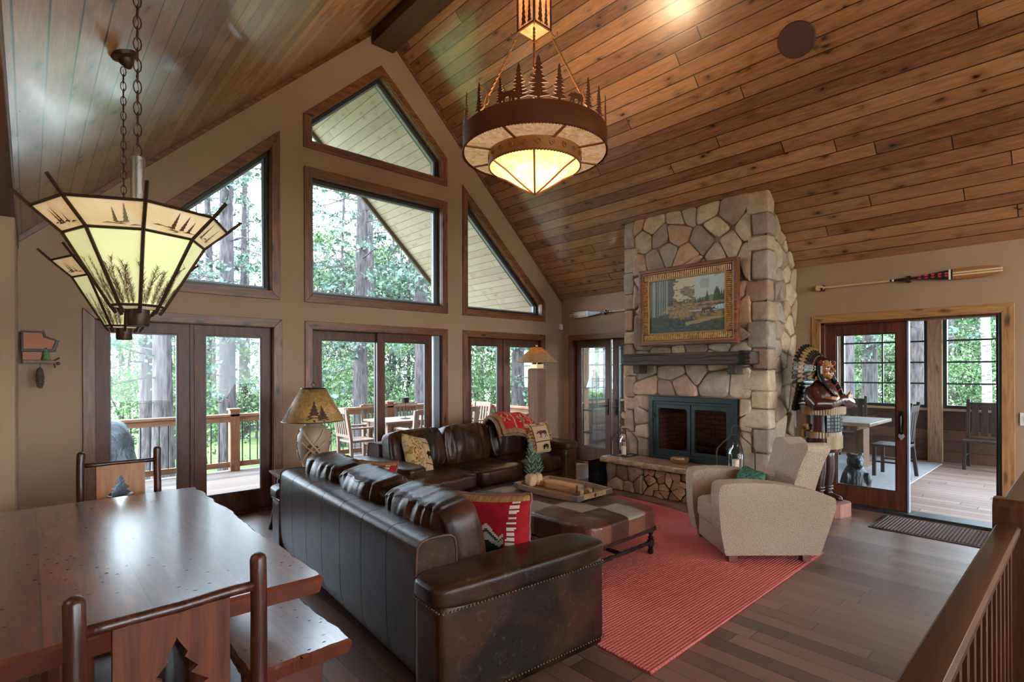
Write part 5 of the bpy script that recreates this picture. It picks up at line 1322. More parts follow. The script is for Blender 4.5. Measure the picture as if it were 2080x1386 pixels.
# ------------------------------------------------------------------ post lamp
wood('old_timber',[sr('#4a2c1b'),sr('#6e452b'),sr('#8d6243')],la=2,rough=.7,knots=.3,bstr=.5)
pl=thing('post_lamp','square weathered timber post lamp with a mica shade in the room corner','lamp',(5.86,5.86,0))
m=MB(); m.sbox((0,0,.795),.10,.10,.795,e=40,n=16,fn=lambda a,b,c_,co:co+Vector((noise.noise(Vector((co.x*9,co.y*9,co.z*3)))*.008,noise.noise(Vector((co.x*9+5,co.y*9,co.z*3)))*.008,0))); m.build('timber_post',MATS['old_timber'],pl,smooth=30)
plain('brass_cap',sr('#c6a878'),.35,metal=.3)
m=MB(); m.box(-.105,.105,-.105,.105,1.59,1.597); m.box(-.075,.075,-.075,.075,1.597,1.66); m.build('lamp_base',MATS['brass_cap'],pl,bevel=.008)
m=MB(); m.cyl((0,0,1.66),(0,0,1.93),.008,n=8); m.tube([(-.015,0,1.935),(-.02,0,1.96),(0,0,1.945),(.02,0,1.96),(.015,0,1.935)],.005,n=6); m.build('harp_finial',MATS['brass_cap'],pl,smooth=True)
n=NT('mica_shade'); v=n.coord(); a=n.noise(v,16,5,.7,1.5); c=n.ramp(a,[(.3,sr('#8d6b42')),(.5,sr('#b08e5e')),(.7,sr('#c8a878'))]); MATS['mica_shade']=n.base(c,.7); t_=n.node('ShaderNodeBsdfTranslucent'); n.put(c,t_.inputs[0]); mx=n.node('ShaderNodeMixShader'); mx.inputs[0].default_value=.4; n.link(n.b.outputs[0],mx.inputs[1]); n.link(t_.outputs[0],mx.inputs[2]); n.link(mx.outputs[0],n.out.inputs[0])
light('post_lamp_bulb','POINT',(5.86,5.86,1.80),9,(1.0,.78,.5),.03)
m=MB(); m.lathe([(.325,1.69),(.075,1.925)],n=48); o=m.build('lamp_shade',MATS['mica_shade'],pl,smooth=True); s=o.modifiers.new('s','SOLIDIFY'); s.thickness=.003
# ------------------------------------------------------------------ dining set
n0=NT('table_slab'); p=n0.sep(n0.coord()); L_,W_=p[1],p[0]; 
row=n0.M('FLOOR',n0.M('DIVIDE',W_,.29)); rn=n0.white(n0.comb(row,1,1))
gv=n0.comb(n0.M('ADD',n0.M('MULTIPLY',W_,7),n0.M('MULTIPLY',rn,21)),n0.M('MULTIPLY',L_,.8),n0.M('MULTIPLY',p[2],7)); g=n0.noise(gv,1.4,6,.65,2.2); g2=n0.noise(gv,7,4,.6,.5)
c=n0.ramp(n0.M('ADD',n0.M('MULTIPLY',g,.75),n0.M('MULTIPLY',n0.M('ADD',g2,rn),.12)),[(.28,sr('#260d05')),(.42,sr('#50200c')),(.55,sr('#6f3516')),(.68,sr('#935224'))])
dv=n0.comb(n0.M('MULTIPLY',W_,20),n0.M('MULTIPLY',L_,34),0); dd=n0.vor(dv,1.0); keep=n0.step(n0.noise(n0.coord(),2.6,3),.50,.58); dm=n0.M('MULTIPLY',n0.M('SUBTRACT',1,n0.step(dd,.12,.2)),keep)
dv2=n0.comb(n0.M('MULTIPLY',W_,9),n0.M('MULTIPLY',L_,20),4); dd2=n0.vor(dv2,1.0); dm2=n0.M('SUBTRACT',1,n0.step(dd2,.05,.09)); dm=n0.M('MAXIMUM',dm,dm2)
inv=n0.M('SUBTRACT',1,dm); c=n0.mix(dm,c,(.004,.003,.003)); fr=n0.M('FRACT',n0.M('DIVIDE',W_,.29)); gp=n0.step(n0.M('MINIMUM',fr,n0.M('SUBTRACT',1,fr)),.004,.012); c=n0.mix(gp,sr('#1d0d07'),c)
n0.bump(n0.M('ADD',n0.M('MULTIPLY',g,.25),n0.M('MULTIPLY',dm,-1)),.25,.006); MATS['table_slab']=n0.base(c,.30,0,1.0,coat=.6); n0.b.inputs['Coat Roughness'].default_value=.22; n0.b.inputs['Coat IOR'].default_value=1.5; n0.put(inv,n0.b.inputs['Coat Weight']); n0.put(inv,n0.b.inputs['Specular IOR Level'])
plain('slab_side',sr('#5a2a15'),.4,var=.4,vscale=12,bumpy=.4,bscale=30)
def slab(mb,x0,x1,y0,y1,z0,z1,seed,amp=.02,k=46):
    pts=[]
    def wob(t,s): return noise.noise(Vector((t*5,s,seed)))*amp+noise.noise(Vector((t*19,s,seed+3)))*amp*.45
    for i in range(k): t=i/k; pts.append((x0+(x1-x0)*t,y0+wob(t*2,1)*.5))
    for i in range(k): t=i/k; pts.append((x1+wob(t*3,2),y0+(y1-y0)*t))
    for i in range(k): t=i/k; pts.append((x1-(x1-x0)*t,y1+wob(t*2,3)*.5))
    for i in range(k): t=i/k; pts.append((x0+wob(t*3,4),y1-(y1-y0)*t))
    n_=len(pts); cx_,cy_=(x0+x1)/2,(y0+y1)/2
    def sc(d): return [(x-math.copysign(d,x-cx_),y-math.copysign(d,y-cy_)) for x,y in pts]
    tri=tessellate_polygon([[Vector((a,b,0)) for a,b in pts]])
    top=sc(.012); mid=pts; low=sc(-.004); mb.cur=0; mb.add([(a,b,z1) for a,b in top],[tuple(t) for t in tri]); mb.cur=1
    rings=[(top,z1),(mid,z1-.012),(low,z1-(z1-z0)*.55),(sc(.01),z0)]
    v_=[(a,b,z) for r_,z in rings for a,b in r_]; mb.add(v_,[(q*n_+i,q*n_+(i+1)%n_,(q+1)*n_+(i+1)%n_,(q+1)*n_+i) for q in range(3) for i in range(n_)]); mb.add([(a,b,z0) for a,b in sc(.01)],[tuple(reversed(t)) for t in tri])
dt=thing('dining_table','thick glossy distressed wood dining table under the glass pendants','table',(.32,3.2,0))
m=MB(); slab(m,-.57,.56,-1.10,1.11,.69,.76,1.3); m.build('tabletop',[MATS['table_slab'],MATS['slab_side']],dt,smooth=30)
for y in (-.75,.75):
    m=MB(); m.box(-.38,.38,y-.06,y+.06,.58,.69); m.box(-.4,.4,y-.07,y+.07,0,.1); m.cyl((-.22,y,.1),(-.22,y,.58),.075,n=14); m.cyl((.22,y,.1),(.22,y,.58),.075,n=14); m.build('trestle',MATS['slab_side'],dt,bevel=.01)
MB().box(-.04,.04,-.7,.7,.25,.33).build('stretcher',MATS['slab_side'],dt,bevel=.01)
bn=thing('dining_bench','distressed plank bench with live edge along the right side of the dining table','bench',(.80,3.0,0))
m=MB(); slab(m,-.20,.20,-.90,.95,.40,.46,4.4,.016); m.build('bench_top',[MATS['table_slab'],MATS['slab_side']],bn,smooth=30)
for y in (-.68,.72): 
    m=MB(); m.prism(chaikin([(-.17,0),(-.10,.03),(.10,.03),(.17,0),(.15,.2),(.17,.40),(-.17,.40),(-.15,.2)],1),y-.03,y+.03,lambda a,b,d:(a,d,b)); m.build('bench_leg',MATS['slab_side'],bn,bevel=.006)
wood('log_wood',[sr('#1f0a06'),sr('#3a160d'),sr('#5a2a18')],la=2,rough=.28,knots=.7,bstr=.4)
wood('panel_board',[sr('#3a180a'),sr('#552810'),sr('#6c3819')],la=2,rough=.5,knots=.9,spec=.25); wood('panel_oak',[sr('#7a4520'),sr('#96602f'),sr('#ad7a42')],la=2,rough=.35,knots=.2)
n=NT('stripe_weave'); p=n.sep(n.coord()); s1=n.M('SINE',n.M('MULTIPLY',p[0],2*PI/.045)); n.bump(n.noise(n.coord(),200,2),.6,.004); MATS['stripe_weave']=n.base(n.mix(n.step(s1,-.2,.3),sr('#3a2a22'),sr('#8d6e4e')),.95)
def dining_chair():
    t=thing('dining_chair','x','chair'); r=random.Random(4)
    def logp(p0,p1,r0,name,k=9,sd=0,ball=True):
        p0=Vector(p0);p1=Vector(p1); pts=[]; rr=[]
        for i in range(k+1):
            q=i/k; w=Vector((noise.noise(Vector((q*3,sd,1))),noise.noise(Vector((q*3,sd,5))),0))*.010; pts.append(p0.lerp(p1,q)+w); rr.append(r0*(1+.12*noise.noise(Vector((q*6,sd,9)))))
        if ball: d=(p1-p0).normalized(); pts+= [pts[-1]+d*r0*.45,pts[-1]+d*r0*.8]; rr+=[r0*.85,r0*.4]
        return MB().tube(pts,rr,n=14).build(name,MATS['log_wood'],t,smooth='all')
    for s_ in (-1,1):
        logp((s_*.215,-.21,0),(s_*.21,-.215,1.03),.023,'back_post',12,s_*3)
        logp((s_*.215,.19,0),(s_*.215,.19,.44),.023,'leg',6,s_*7)
    logp((-.2,-.215,.955),(.2,-.215,.955),.0145,'top_rail',8,2,False); logp((-.2,-.21,.50),(.2,-.21,.50),.015,'back_rail',6,4,False)
    for z in (.18,): 
        for s_ in (-1,1): logp((s_*.21,-.2,z),(s_*.21,.19,z),.013,'stretcher',5,s_+z,False)
    logp((-.2,.19,.26),(.2,.19,.26),.013,'stretcher',5,8,False)
    tree=[(x*.40,.625+y*.255) for x,y in fir(.32,1,5,.12,.08)]
    outer=rect(-.138,.130,.50,.945); P=lambda a,b,d:(a,-.215+d,b)
    loops=[outer,tree]; flat=[q for l in loops for q in l]; tri=tessellate_polygon([[Vector((a,b,0)) for a,b in l] for l in loops]); k=len(flat); m=MB()
    f=[tuple(q) for q in tri]+[tuple(k+i for i in reversed(q)) for q in tri]; b0=0
    for l in loops:
        for i in range(len(l)): j=(i+1)%len(l); f.append((b0+i,b0+j,k+b0+j,k+b0+i))
        b0+=len(l)
    m.add([P(a,b,-.010) for a,b in flat]+[P(a,b,.010) for a,b in flat],f); m.build('back_panel',MATS['panel_board'],t)
    MB().sbox((0,-.005,.455),.235,.225,.035,e=6,n=12).build('seat',MATS['stripe_weave'],t,smooth='all')
    return t
dc=dining_chair(); dc.location=(.278,1.865,0); dc.rotation_euler=(0,0,R(3)); dc['label']='log dining chair with pine cut-out, nearest, back to the viewer'; dc['group']='log dining chairs'
o=dup(dc,(.45,4.28,0),R(176)); o['label']='log dining chair with pine cut-out at the far end of the table'
for c_ in o.children:
    if c_.name.startswith('back_panel'): c_.data=c_.data.copy(); c_.data.materials[0]=MATS['panel_oak']
# ------------------------------------------------------------------ glass pendants over the table
plain('iron_brown', sr('#3a2214'), .45, metal=.5, var=.3)
def shade_mat(name,c1,c2,st,sc,tl=0):
    n=NT(name); v=n.coord(); a=n.noise(v,sc,5,.65,1); c=n.mix(n.step(a,.32,.7),c1,c2); n.put(c,n.b.inputs['Emission Color']); n.b.inputs['Emission Strength'].default_value=st
    MATS[name]=n.base(c,.35)
    if tl:
        t=n.node('ShaderNodeBsdfTranslucent'); n.put(c,t.inputs[0]); mx=n.node('ShaderNodeMixShader'); mx.inputs[0].default_value=tl; n.link(n.b.outputs[0],mx.inputs[1]); n.link(t.outputs[0],mx.inputs[2]); n.link(mx.outputs[0],n.out.inputs[0])
shade_mat('cream_glass',sr('#d6b886'),sr('#e3caa0'),.42,9); shade_mat('green_lit_glass',sr('#c9cf92'),sr('#dcd6a6'),.62,5)  # green tint of the bulb's glow is put into the lower panel colour
plain('ink',sr('#5c3a1c'),.8); plain('ink_soft',sr('#8a7a58'),.8)
def pine_spray(mb,S,sd,n_=7):
    """needle sprays drawn on a panel; S(a,b,off) maps panel coords to 3D"""
    r=random.Random(sd)
    for k in range(n_):
        x0=r.uniform(.12,.88); pts=[]; dx=r.uniform(-.35,.35); L=r.uniform(.25,.66)
        for i in range(8): q=i/7; pts.append((x0+dx*q*q,.02+L*q))
        for i in range(7):
            (xa,ya),(xb,yb)=pts[i],pts[i+1]; w=.010
            mb.add([S(xa-w,ya,.002),S(xa+w,ya,.002),S(xb+w*.7,yb,.002),S(xb-w*.7,yb,.002)],[(0,1,2,3)])
            for _ in range(13):
                q=r.random(); x=xa+(xb-xa)*q; y=ya+(yb-ya)*q; a=r.choice((-1,1))*r.uniform(.6,1.25); l=r.uniform(.07,.15)*(1.1-.4*i/7)
                ex,ey=x+math.sin(a)*l*1.5,y+math.cos(a)*l; mb.add([S(x-.008,y,.0021),S(x+.008,y,.0021),S(ex,ey,.0021)],[(0,1,2)])
def pendant(label,x,y,ztop,canopy=True,rod=True):
    t=thing('glass_pendant',label,'pendant lamp',(x,y,0),0,'glass pendants over the dining table')
    ph=3.085; V=lambda r_,k:(r_*math.cos(ph+k*PI/4),r_*math.sin(ph+k*PI/4))
    rings=[(.267,2.09),(.192,2.02),(.073,1.80)]
    def panel(r0,z0,r1,z1,k,name,mat):
        a0,a1=V(r0,k),V(r0,k+1); b0,b1=V(r1,k),V(r1,k+1)
        mid=Vector(((a0[0]+a1[0])/2,(a0[1]+a1[1])/2,0)).normalized()
        m=MB(); vo=[(*a0,z0),(*a1,z0),(*b1,z1),(*b0,z1)]; m.add(vo+[(p[0]-mid.x*.005,p[1]-mid.y*.005,p[2]+.003) for p in vo],[(0,1,2,3),(7,6,5,4),(0,4,5,1),(1,5,6,2),(2,6,7,3),(3,7,4,0)])
        o=m.build(name,MATS[mat],t); nrm=(Vector(vo[1])-Vector(vo[0])).cross(Vector(vo[3])-Vector(vo[0])).normalized()
        if nrm.dot(mid)<0: nrm=-nrm
        def S(a,b,off): # a across 0..1, b up 0..1 (b=0 at the lower edge)
            lo=Vector(vo[3]).lerp(Vector(vo[2]),a); hi=Vector(vo[0]).lerp(Vector(vo[1]),a); return tuple(lo.lerp(hi,b)+nrm*off)
        return o,S
    for k in range(8):
        o,S=panel(*rings[0],*rings[1],k,'upper_panel','cream_glass')
        m=MB(); r=random.Random(k*7+3)
        for q in range(3):
            cx_=r.uniform(.15,.85); h_=r.uniform(.35,.75); fp_=fir(.16,1,5,.1,.05); tri=tessellate_polygon([[Vector((a,b,0)) for a,b in fp_]])
            m.add([S(cx_+a*h_*.5,.22+b*h_,.002) for a,b in fp_],[tuple(z) for z in tri])
        for q in range(5):
            cx_,cy_=r.uniform(.1,.75),r.uniform(.12,.32); m.add([S(cx_,cy_,.0018),S(cx_+r.uniform(.12,.3),cy_+.01,.0018),S(cx_+.1,cy_+.05,.0018)],[(0,1,2)])
        m.build('tree_drawing',MATS['ink_soft' if k%2 else 'ink'],o,fix=False)
        o,S=panel(*rings[1],*rings[2],k,'lower_panel','green_lit_glass')
        m=MB(); pine_spray(m,S,k+11); m.build('pine_drawing',MATS['ink'],o,fix=False)
    for k in range(8):
        a,b,c_=[(*V(r_+.003,k),z) for r_,z in rings]; e=(*V(.315,k),2.135); f_=(*V(.060,k),1.775)
        MB().tube([e,a,b,c_,f_],.0055,n=6).build('rib',MATS['iron_brown'],t,smooth=True)
    for r_,z in rings: MB().tube([(*V(r_+.002,k),z) for k in range(8)],.0048,n=6,closed=True).build('rim',MATS['iron_brown'],t,smooth=True)
    MB().lathe([(.0,1.797),(.072,1.797),(.072,1.803),(0,1.803)],n=8,a0=ph).build('bottom_plate',MATS['cream_glass'],t)
    m=MB(); m.lathe([(0,1.735),(.030,1.735),(.033,1.742),(.033,1.79),(0,1.795)],n=20); m.build('finial',MATS['iron_brown'],t,smooth=30)
    m=MB(); m.lathe([(.0,1.80),(.018,1.80),(.018,2.08),(.021,2.10),(.021,2.30),(0,2.30)],n=16)
    m.build('stem',MATS['strap_metal'],t,smooth=30)
    zc=2.80+.957*x-.02; m=MB(); z=2.30; i=0
    while z<zc-.09:
        ax=(0,PI/2)[i%2]; c_,s_=math.cos(ax),math.sin(ax)
        m.tube([(c_*.011*math.cos(q),s_*.011*math.cos(q),z+.021+.023*math.sin(q)) for q in [2*PI*k/10 for k in range(10)]],.0022,n=5,closed=True); z+=.036; i+=1
    m.tube([(.004*math.sin(q*2.0),.004*math.cos(q*2),2.3+(zc-2.36)*q/30) for q in range(31)],.0015,n=4)
    m.build('chain',MATS['iron_brown'],t,smooth=True)
    m=MB(); m.lathe([(.0,-.075),(.012,-.07),(.022,-.055),(.030,-.045),(.034,-.03),(.055,-.022),(.058,-.004),(.0,-.0)],n=24); o=m.build('canopy',MATS['iron_brown'],t,smooth=True)
    o.location=(0,0,zc+.02); o.rotation_euler=(0,R(-20),0)
    b=MB(); b.sphere((0,0,2.0),.028,12,8); b.build('bulb',MATS['bulb'],t,smooth=True)
    light('pendant_bulb','POINT',(x,y,2.06),9,(1.0,.78,.5),.03)
    return t
emis('bulb',(1.0,.85,.6),14)
pendant('octagonal painted glass pendant lamp, the nearer and larger looking one',.273,2.16,2.09)
pendant('octagonal painted glass pendant lamp hanging behind the nearer one',.345,3.18,2.09)
# ------------------------------------------------------------------ chandelier
shade_mat('mica_glass',sr('#b98a5c'),sr('#dcb98a'),.55,14); shade_mat('mica_bright',sr('#cf9f6c'),sr('#edd0a0'),.5,10,.45)
plain('rust_iron', sr('#6b3d24'), .5, metal=.4, var=.35, vscale=5); plain('copper_iron',sr('#9c6a40'),.45,metal=.5,var=.25)
ch=thing('chandelier','large round iron chandelier with pine and bear cut-outs and glowing mica panels','chandelier',(3.45,3.47,0))
m=MB(); m.lathe([(.655,3.55),(.66,3.555),(.66,3.735),(.655,3.745),(.648,3.735),(.648,3.56)],n=72); m.build('outer_band',MATS['rust_iron'],ch,smooth=True)
m=MB()
for zz,rr_ in ((3.552,.662),(3.44,.42)): 
    for k in range(150 if zz>3.5 else 90):
        K=150 if zz>3.5 else 90; a=2*PI*k/K; a2=a+2*PI/K*.8; m.tube([(rr_*math.cos(a),rr_*math.sin(a),zz-.006),(rr_*math.cos(a2),rr_*math.sin(a2),zz+.008)],.006,n=5)
m.build('rope_edge',MATS['rust_iron'],ch,smooth=True,kind='stuff')
for k in range(8):
    a0=PI/8+k*PI/4; seg=8
    m=MB(); v_=[]
    for i in range(seg+1):
        a=a0+PI/4*i/seg
        for r_ in (.43,.645): v_+=[(r_*math.cos(a),r_*math.sin(a),3.556),(r_*math.cos(a),r_*math.sin(a),3.562)]
    f_=[]
    for i in range(seg): b=i*4; f_+=[(b,b+4,b+6,b+2),(b+1,b+3,b+7,b+5)]
    m.add(v_,f_); m.build('mica_panel',MATS['mica_glass'],ch)
    m=MB(); m.T=Matrix.Rotation(a0,4,'Z'); m.box(.42,.65,-.011,.011,3.546,3.556); m.build('rib',MATS['copper_iron'],ch)
m=MB(); m.lathe([(.418,3.435),(.424,3.44),(.424,3.565),(.418,3.57),(.412,3.56),(.412,3.44)],n=60); m.build('inner_band',MATS['copper_iron'],ch,smooth=True)
m=MB()
for k in range(22):
    a=2*PI*k/22; sg=1 if k%2 else -1; pts=[]
    for i in range(14):
        q=i/13*2.6*PI; rr_=.030*(1-i/13*.75); da=sg*(rr_*math.cos(q))/.424; pts.append((.427*math.cos(a+da),.427*math.sin(a+da),3.503+rr_*math.sin(q)))
    m.tube(pts,.004,n=5)
m.build('scroll_relief',MATS['copper_iron'],ch,smooth=True)
NP=6
for k in range(NP):
    a0=3.92+k*2*PI/NP; v_=[]; m=MB(); f_=[]
    for i in range(7):
        a=a0+2*PI/NP*i/6
        for r_,z in ((.412,3.44),(.30,3.385),(.15,3.285),(.004,3.20)): v_.append((r_*math.cos(a),r_*math.sin(a),z))
    for i in range(6):
        for j in range(3): b=i*4+j; f_.append((b,b+4,b+5,b+1))
    m.add(v_,f_); m.build('cone_panel',MATS['mica_bright'],ch)
    m=MB(); c_,s_=math.cos(a0),math.sin(a0); m.tube([(r_*c_,r_*s_,z) for r_,z in ((.416,3.437),(.30,3.378),(.15,3.278),(.0,3.19))],.009,n=6); m.build('rib',MATS['copper_iron'],ch,smooth=True)
for k in range(4):
    a=3.92+k*PI/2; b=MB(); b.sphere((.11*math.cos(a),.11*math.sin(a),3.47),.035,12,8); b.build('bulb',MATS['bulb'],ch,smooth=True)
light('chandelier_bulb','POINT',(3.45,3.47,3.66),50,(1.0,.74,.45),.36); light('chandelier_bulb','POINT',(3.45,3.47,3.47),48,(1.0,.76,.5),.22)
# lantern box
m=MB(); 
for sx in (-1,1):
    for sy in (-1,1): m.box(sx*.105-.008,sx*.105+.008,sy*.105-.008,sy*.105+.008,4.69,5.15)
for z in (4.69,5.13):
    for s_ in (-1,1): m.box(-.105,.105,s_*.105-.008,s_*.105+.008,z,z+.016); m.box(s_*.105-.008,s_*.105+.008,-.105,.105,z,z+.016)
m.build('lantern_frame',MATS['rust_iron'],ch)
for ax in range(4):
    c_,s_=[(1,0),(0,1),(-1,0),(0,-1)][ax]; P=lambda a,b,d,c_=c_,s_=s_:(c_*(.102+d)-s_*a,s_*(.102+d)+c_*a,b)
    o=MB().prism(rect(-.1,.1,4.70,5.14),0,.003,P).build('lantern_panel',MATS['mica_bright'],ch)
    m=MB()
    for xx,h_,w_ in ((-.03,.36,.5),(.045,.3,.5)): m.prism([(xx+a*h_*w_,4.715+b*h_) for a,b in fir(.17,1,7,.1,.04)],.004,.007,P)
    m.build('pine_cutout',MATS['rust_iron'],o)
MB().box(-.1,.1,-.1,.1,4.692,4.697).build('lantern_panel',MATS['mica_bright'],ch)
light('chandelier_lantern_bulb','POINT',(3.45,3.47,4.95),3,(1.0,.78,.5),.08)
m=MB(); m.lathe([(.14,5.15),(.04,5.24),(.012,5.26),(.012,5.78),(.06,5.79),(.06,5.80)],n=4,a0=PI/4); m.build('lantern_roof',MATS['rust_iron'],ch)
def twist(mb,p0,p1,r_,k=40):
    p0=Vector(p0);p1=Vector(p1); d=(p1-p0).normalized(); a=d.orthogonal().normalized(); b=d.cross(a)
    for ph_ in (0,PI): mb.tube([p0.lerp(p1,i/k)+(a*math.cos(i*.9+ph_)+b*math.sin(i*.9+ph_))*r_*.6 for i in range(k+1)],r_*.8,n=5)
for k in range(4):
    a=PI/4+k*PI/2; c_,s_=math.cos(a),math.sin(a); Q=lambda r_,z:(r_*c_,r_*s_,z)
    m=MB(); twist(m,Q(.17,4.62),Q(.42,4.12),.009); twist(m,Q(.46,4.03),Q(.635,3.76),.009)
    m.tube([Q(.145,4.70),Q(.165,4.66),Q(.19,4.64),Q(.215,4.655),Q(.21,4.685)],.006,n=6)
    m.tube([Q(.42,4.12),Q(.44,4.16),Q(.47,4.19),Q(.485,4.165),Q(.475,4.14)],.006,n=6); m.tube([Q(.44,4.13),Q(.465,4.05),Q(.50,4.02),Q(.53,4.04),Q(.525,4.06)],.006,n=6)
    b=Vector(Q(.445,4.08)); m.tube([tuple(b+Vector((c_*.02*math.cos(q)*1,s_*.02*math.cos(q),.045*math.sin(q)))) for q in [2*PI*i/16 for i in range(16)]],.005,n=5,closed=True)
    if k==2: b=Vector(Q(.30,4.38)); m.tube([tuple(b+Vector((-s_*.045*math.cos(q)+c_*.02*math.sin(q),c_*.045*math.cos(q)+s_*.02*math.sin(q),.02*math.sin(q)))) for q in [2*PI*i/20 for i in range(20)]],.005,n=5,closed=True)
    m.build('hanging_arm',MATS['copper_iron'],ch,smooth=True)
# cut-outs around the rim: (world angle deg, height, kind)
rk_=random.Random(9)
for i,(a,h_,kind) in enumerate([(228,.36,0),(214,.30,0),(243,.30,1),(200,.22,1),(256,.16,2),(205,.17,2),(268,.26,1),(180,.25,1),(160,.27,0),(150,.15,2),(135,.28,1),(110,.3,0),(95,.15,2),(75,.27,1),(50,.34,0),(38,.3,1),(25,.15,2),(5,.26,0),(-15,.26,1),(-40,.28,1),(-62,.25,1),(-78,.25,0),(222,.26,1),(236,.16,2)][:22]):
    t_=R(a); c_,s_=math.cos(t_),math.sin(t_); P=lambda u,b,d,c_=c_,s_=s_:(c_*(.652+d)-s_*u,s_*(.652+d)+c_*u,3.74+b)
    m=MB()
    if kind==2: m.prism([((x-.5)*.15,y*.13) for x,y in BEAR],-.003,.003,P); m.build('bear_cutout',MATS['rust_iron'],ch)
    else:
        w_=.5 if kind==0 else .36
        # ragged fir
        L_=[(-.012,0),(-.012,.06*h_)]; T_=9
        for q in range(T_):
            z0=.10+ .86*q/T_; z1=.10+.86*(q+.8)/T_; ww=.34*w_*(1-q/T_)+.02; ww*=rk_.uniform(.75,1.15); L_+=[(-ww*h_*1.5,z0*h_+rk_.uniform(-.005,.005)),(-.02*h_-ww*h_*.35,z1*h_)]
        L_.append((0,h_)); m.prism(L_+[(-x,y) for x,y in reversed(L_[:-1])],-.003,.003,P); m.build('pine_cutout',MATS['rust_iron'],ch)
# ------------------------------------------------------------------ stair railing
wood('rail_wood',[sr('#2b160c'),sr('#452614'),sr('#5a3520')],la=0,rough=.25,knots=0,bstr=.02); wood('rail_post_wood',[sr('#311809'),sr('#4e2a14'),sr('#643b20')],la=2,rough=.25,knots=.2)
sr_=thing('stair_railing','glossy dark wood stair railing with newel post at the lower right','railing',(0,0,0))
def railbar(x0,x1,z,name='handrail'):
    prof=[(.212,-.05),(.272,-.05),(.279,-.035),(.281,-.014),(.272,-.002),(.250,.0),(.226,0),(.211,-.004),(.203,-.014),(.205,-.035)]
    m=MB(); m.prism([(a,b+z) for a,b in prof],x0,x1,lambda a,b,d:(d,a,b)); return m.build(name,MATS['rail_wood'],sr_,smooth=30,bevel=.003)
railbar(1.02,2.95,.95); railbar(3.05,4.95,1.01)
for i,x in enumerate((3.0,4.98)):
    m=MB(); m.prism([(x-.05,0),(x+.05,0),(x+.05,1.02),(x+.03,1.045),(x-.03,1.045),(x-.05,1.02)],.19,.29,lambda a,b,d:(a,d,b)); m.build('newel_post',MATS['rail_post_wood'],sr_,bevel=.005)
b0=None
for i in range(33):
    x=1.12+i*.118
    if abs(x-3.0)<.09 or x>4.9: continue
    h_=.90 if x<3 else .96
    MB().box(x-.016,x+.016,.226,.258,.0,h_).build('baluster',MATS['rail_post_wood'],sr_,bevel=.002)
MB().box(1.02,4.95,.215,.275,.0,.03).build('shoe_rail',MATS['rail_wood'],sr_)
# ------------------------------------------------------------------ lanterns, bowl on the hearth
plain('lantern_iron',sr('#4a423c'),.45,metal=.7)
plain('candle_cream',sr('#d9cbb0'),.6)
def lantern(label,loc,hw,h_,ring):
    t=thing('candle_lantern',label,'lantern',loc,0,'candle lanterns on the hearth')
    for sx in (-1,1):
        for sy in (-1,1):
            MB().tube([(sx*hw,sy*hw,0),(sx*hw,sy*hw,h_*.52),(sx*hw*.93,sy*hw*.93,h_*.64),(sx*hw*.62,sy*hw*.62,h_*.80),(sx*hw*.36,sy*hw*.36,h_*.90),(sx*hw*.30,sy*hw*.30,h_*.97)],.0075,n=6).build('frame_bar',MATS['lantern_iron'],t,smooth=True)
    m=MB()
    for s_ in (-1,1): m.box(-hw,hw,s_*hw-.006,s_*hw+.006,0,.012); m.box(s_*hw-.006,s_*hw+.006,-hw,hw,0,.012)
    m.box(-hw,hw,-.006,.006,0,.01); m.build('base_frame',MATS['lantern_iron'],t)
    m=MB(); q_=hw*.32
    m.tube([(q_*math.cos(a),q_*math.sin(a),h_*.97) for a in [2*PI*k/20 for k in range(20)]],.006,n=6,closed=True)
    if ring: m.tube([(.05*math.cos(a)*.75,-.05*math.cos(a)*.66,h_*.97+.055+.055*math.sin(a)) for a in [2*PI*k/24 for k in range(24)]],.005,n=6,closed=True)
    m.build('top_ring',MATS['lantern_iron'],t,smooth=True)
    r_=hw*.56; m=MB(); m.lathe([(r_,.012),(r_*1.02,.05),(r_*1.02,h_*.48),(r_*.86,h_*.58),(r_*.5,h_*.66),(r_*.42,h_*.74),(r_*.46,h_*.76)],n=28); m.build('glass_jar',MATS['clear_glass'],t,smooth=True)
    MB().lathe([(0,.012),(.036,.012),(.036,h_*.33),(.03,h_*.335),(0,h_*.325)],n=20).build('candle',MATS['candle_cream'],t,smooth=30); return t
lantern('iron and glass candle lantern on the left end of the hearth',(5.93,4.27,.421),.125,.37,False)
lantern('taller iron candle lantern with a ring handle, behind the armchair on the hearth',(5.87,2.72,.421),.15,.43,True)
bw=thing('wood_bowl','small round wooden bowl on the middle of the hearth slab','bowl',(5.93,3.45,.421))
n=NT('bark_bowl'); n.bump(n.noise(n.coord(),40,4),.4,.005); MATS['bark_bowl']=n.base(n.mix(n.noise(n.coord(),14,4),sr('#5d3a20'),sr('#a5713f')),.35)
m=MB(); m.lathe([(0,.0),(.075,.0),(.105,.03),(.112,.055),(.104,.062),(.095,.05),(.06,.022),(0,.018)],n=32); m.build('bowl_body',MATS['bark_bowl'],bw,smooth=True)
m=MB(); r=random.Random(2)
for k in range(14): a=r.uniform(0,6.28); q=r.uniform(0,.06); m.sphere((q*math.cos(a),q*math.sin(a),.042),.018,8,6)
m.build('pale_filling',MATS['candle_cream'],bw,smooth=True,kind='stuff')
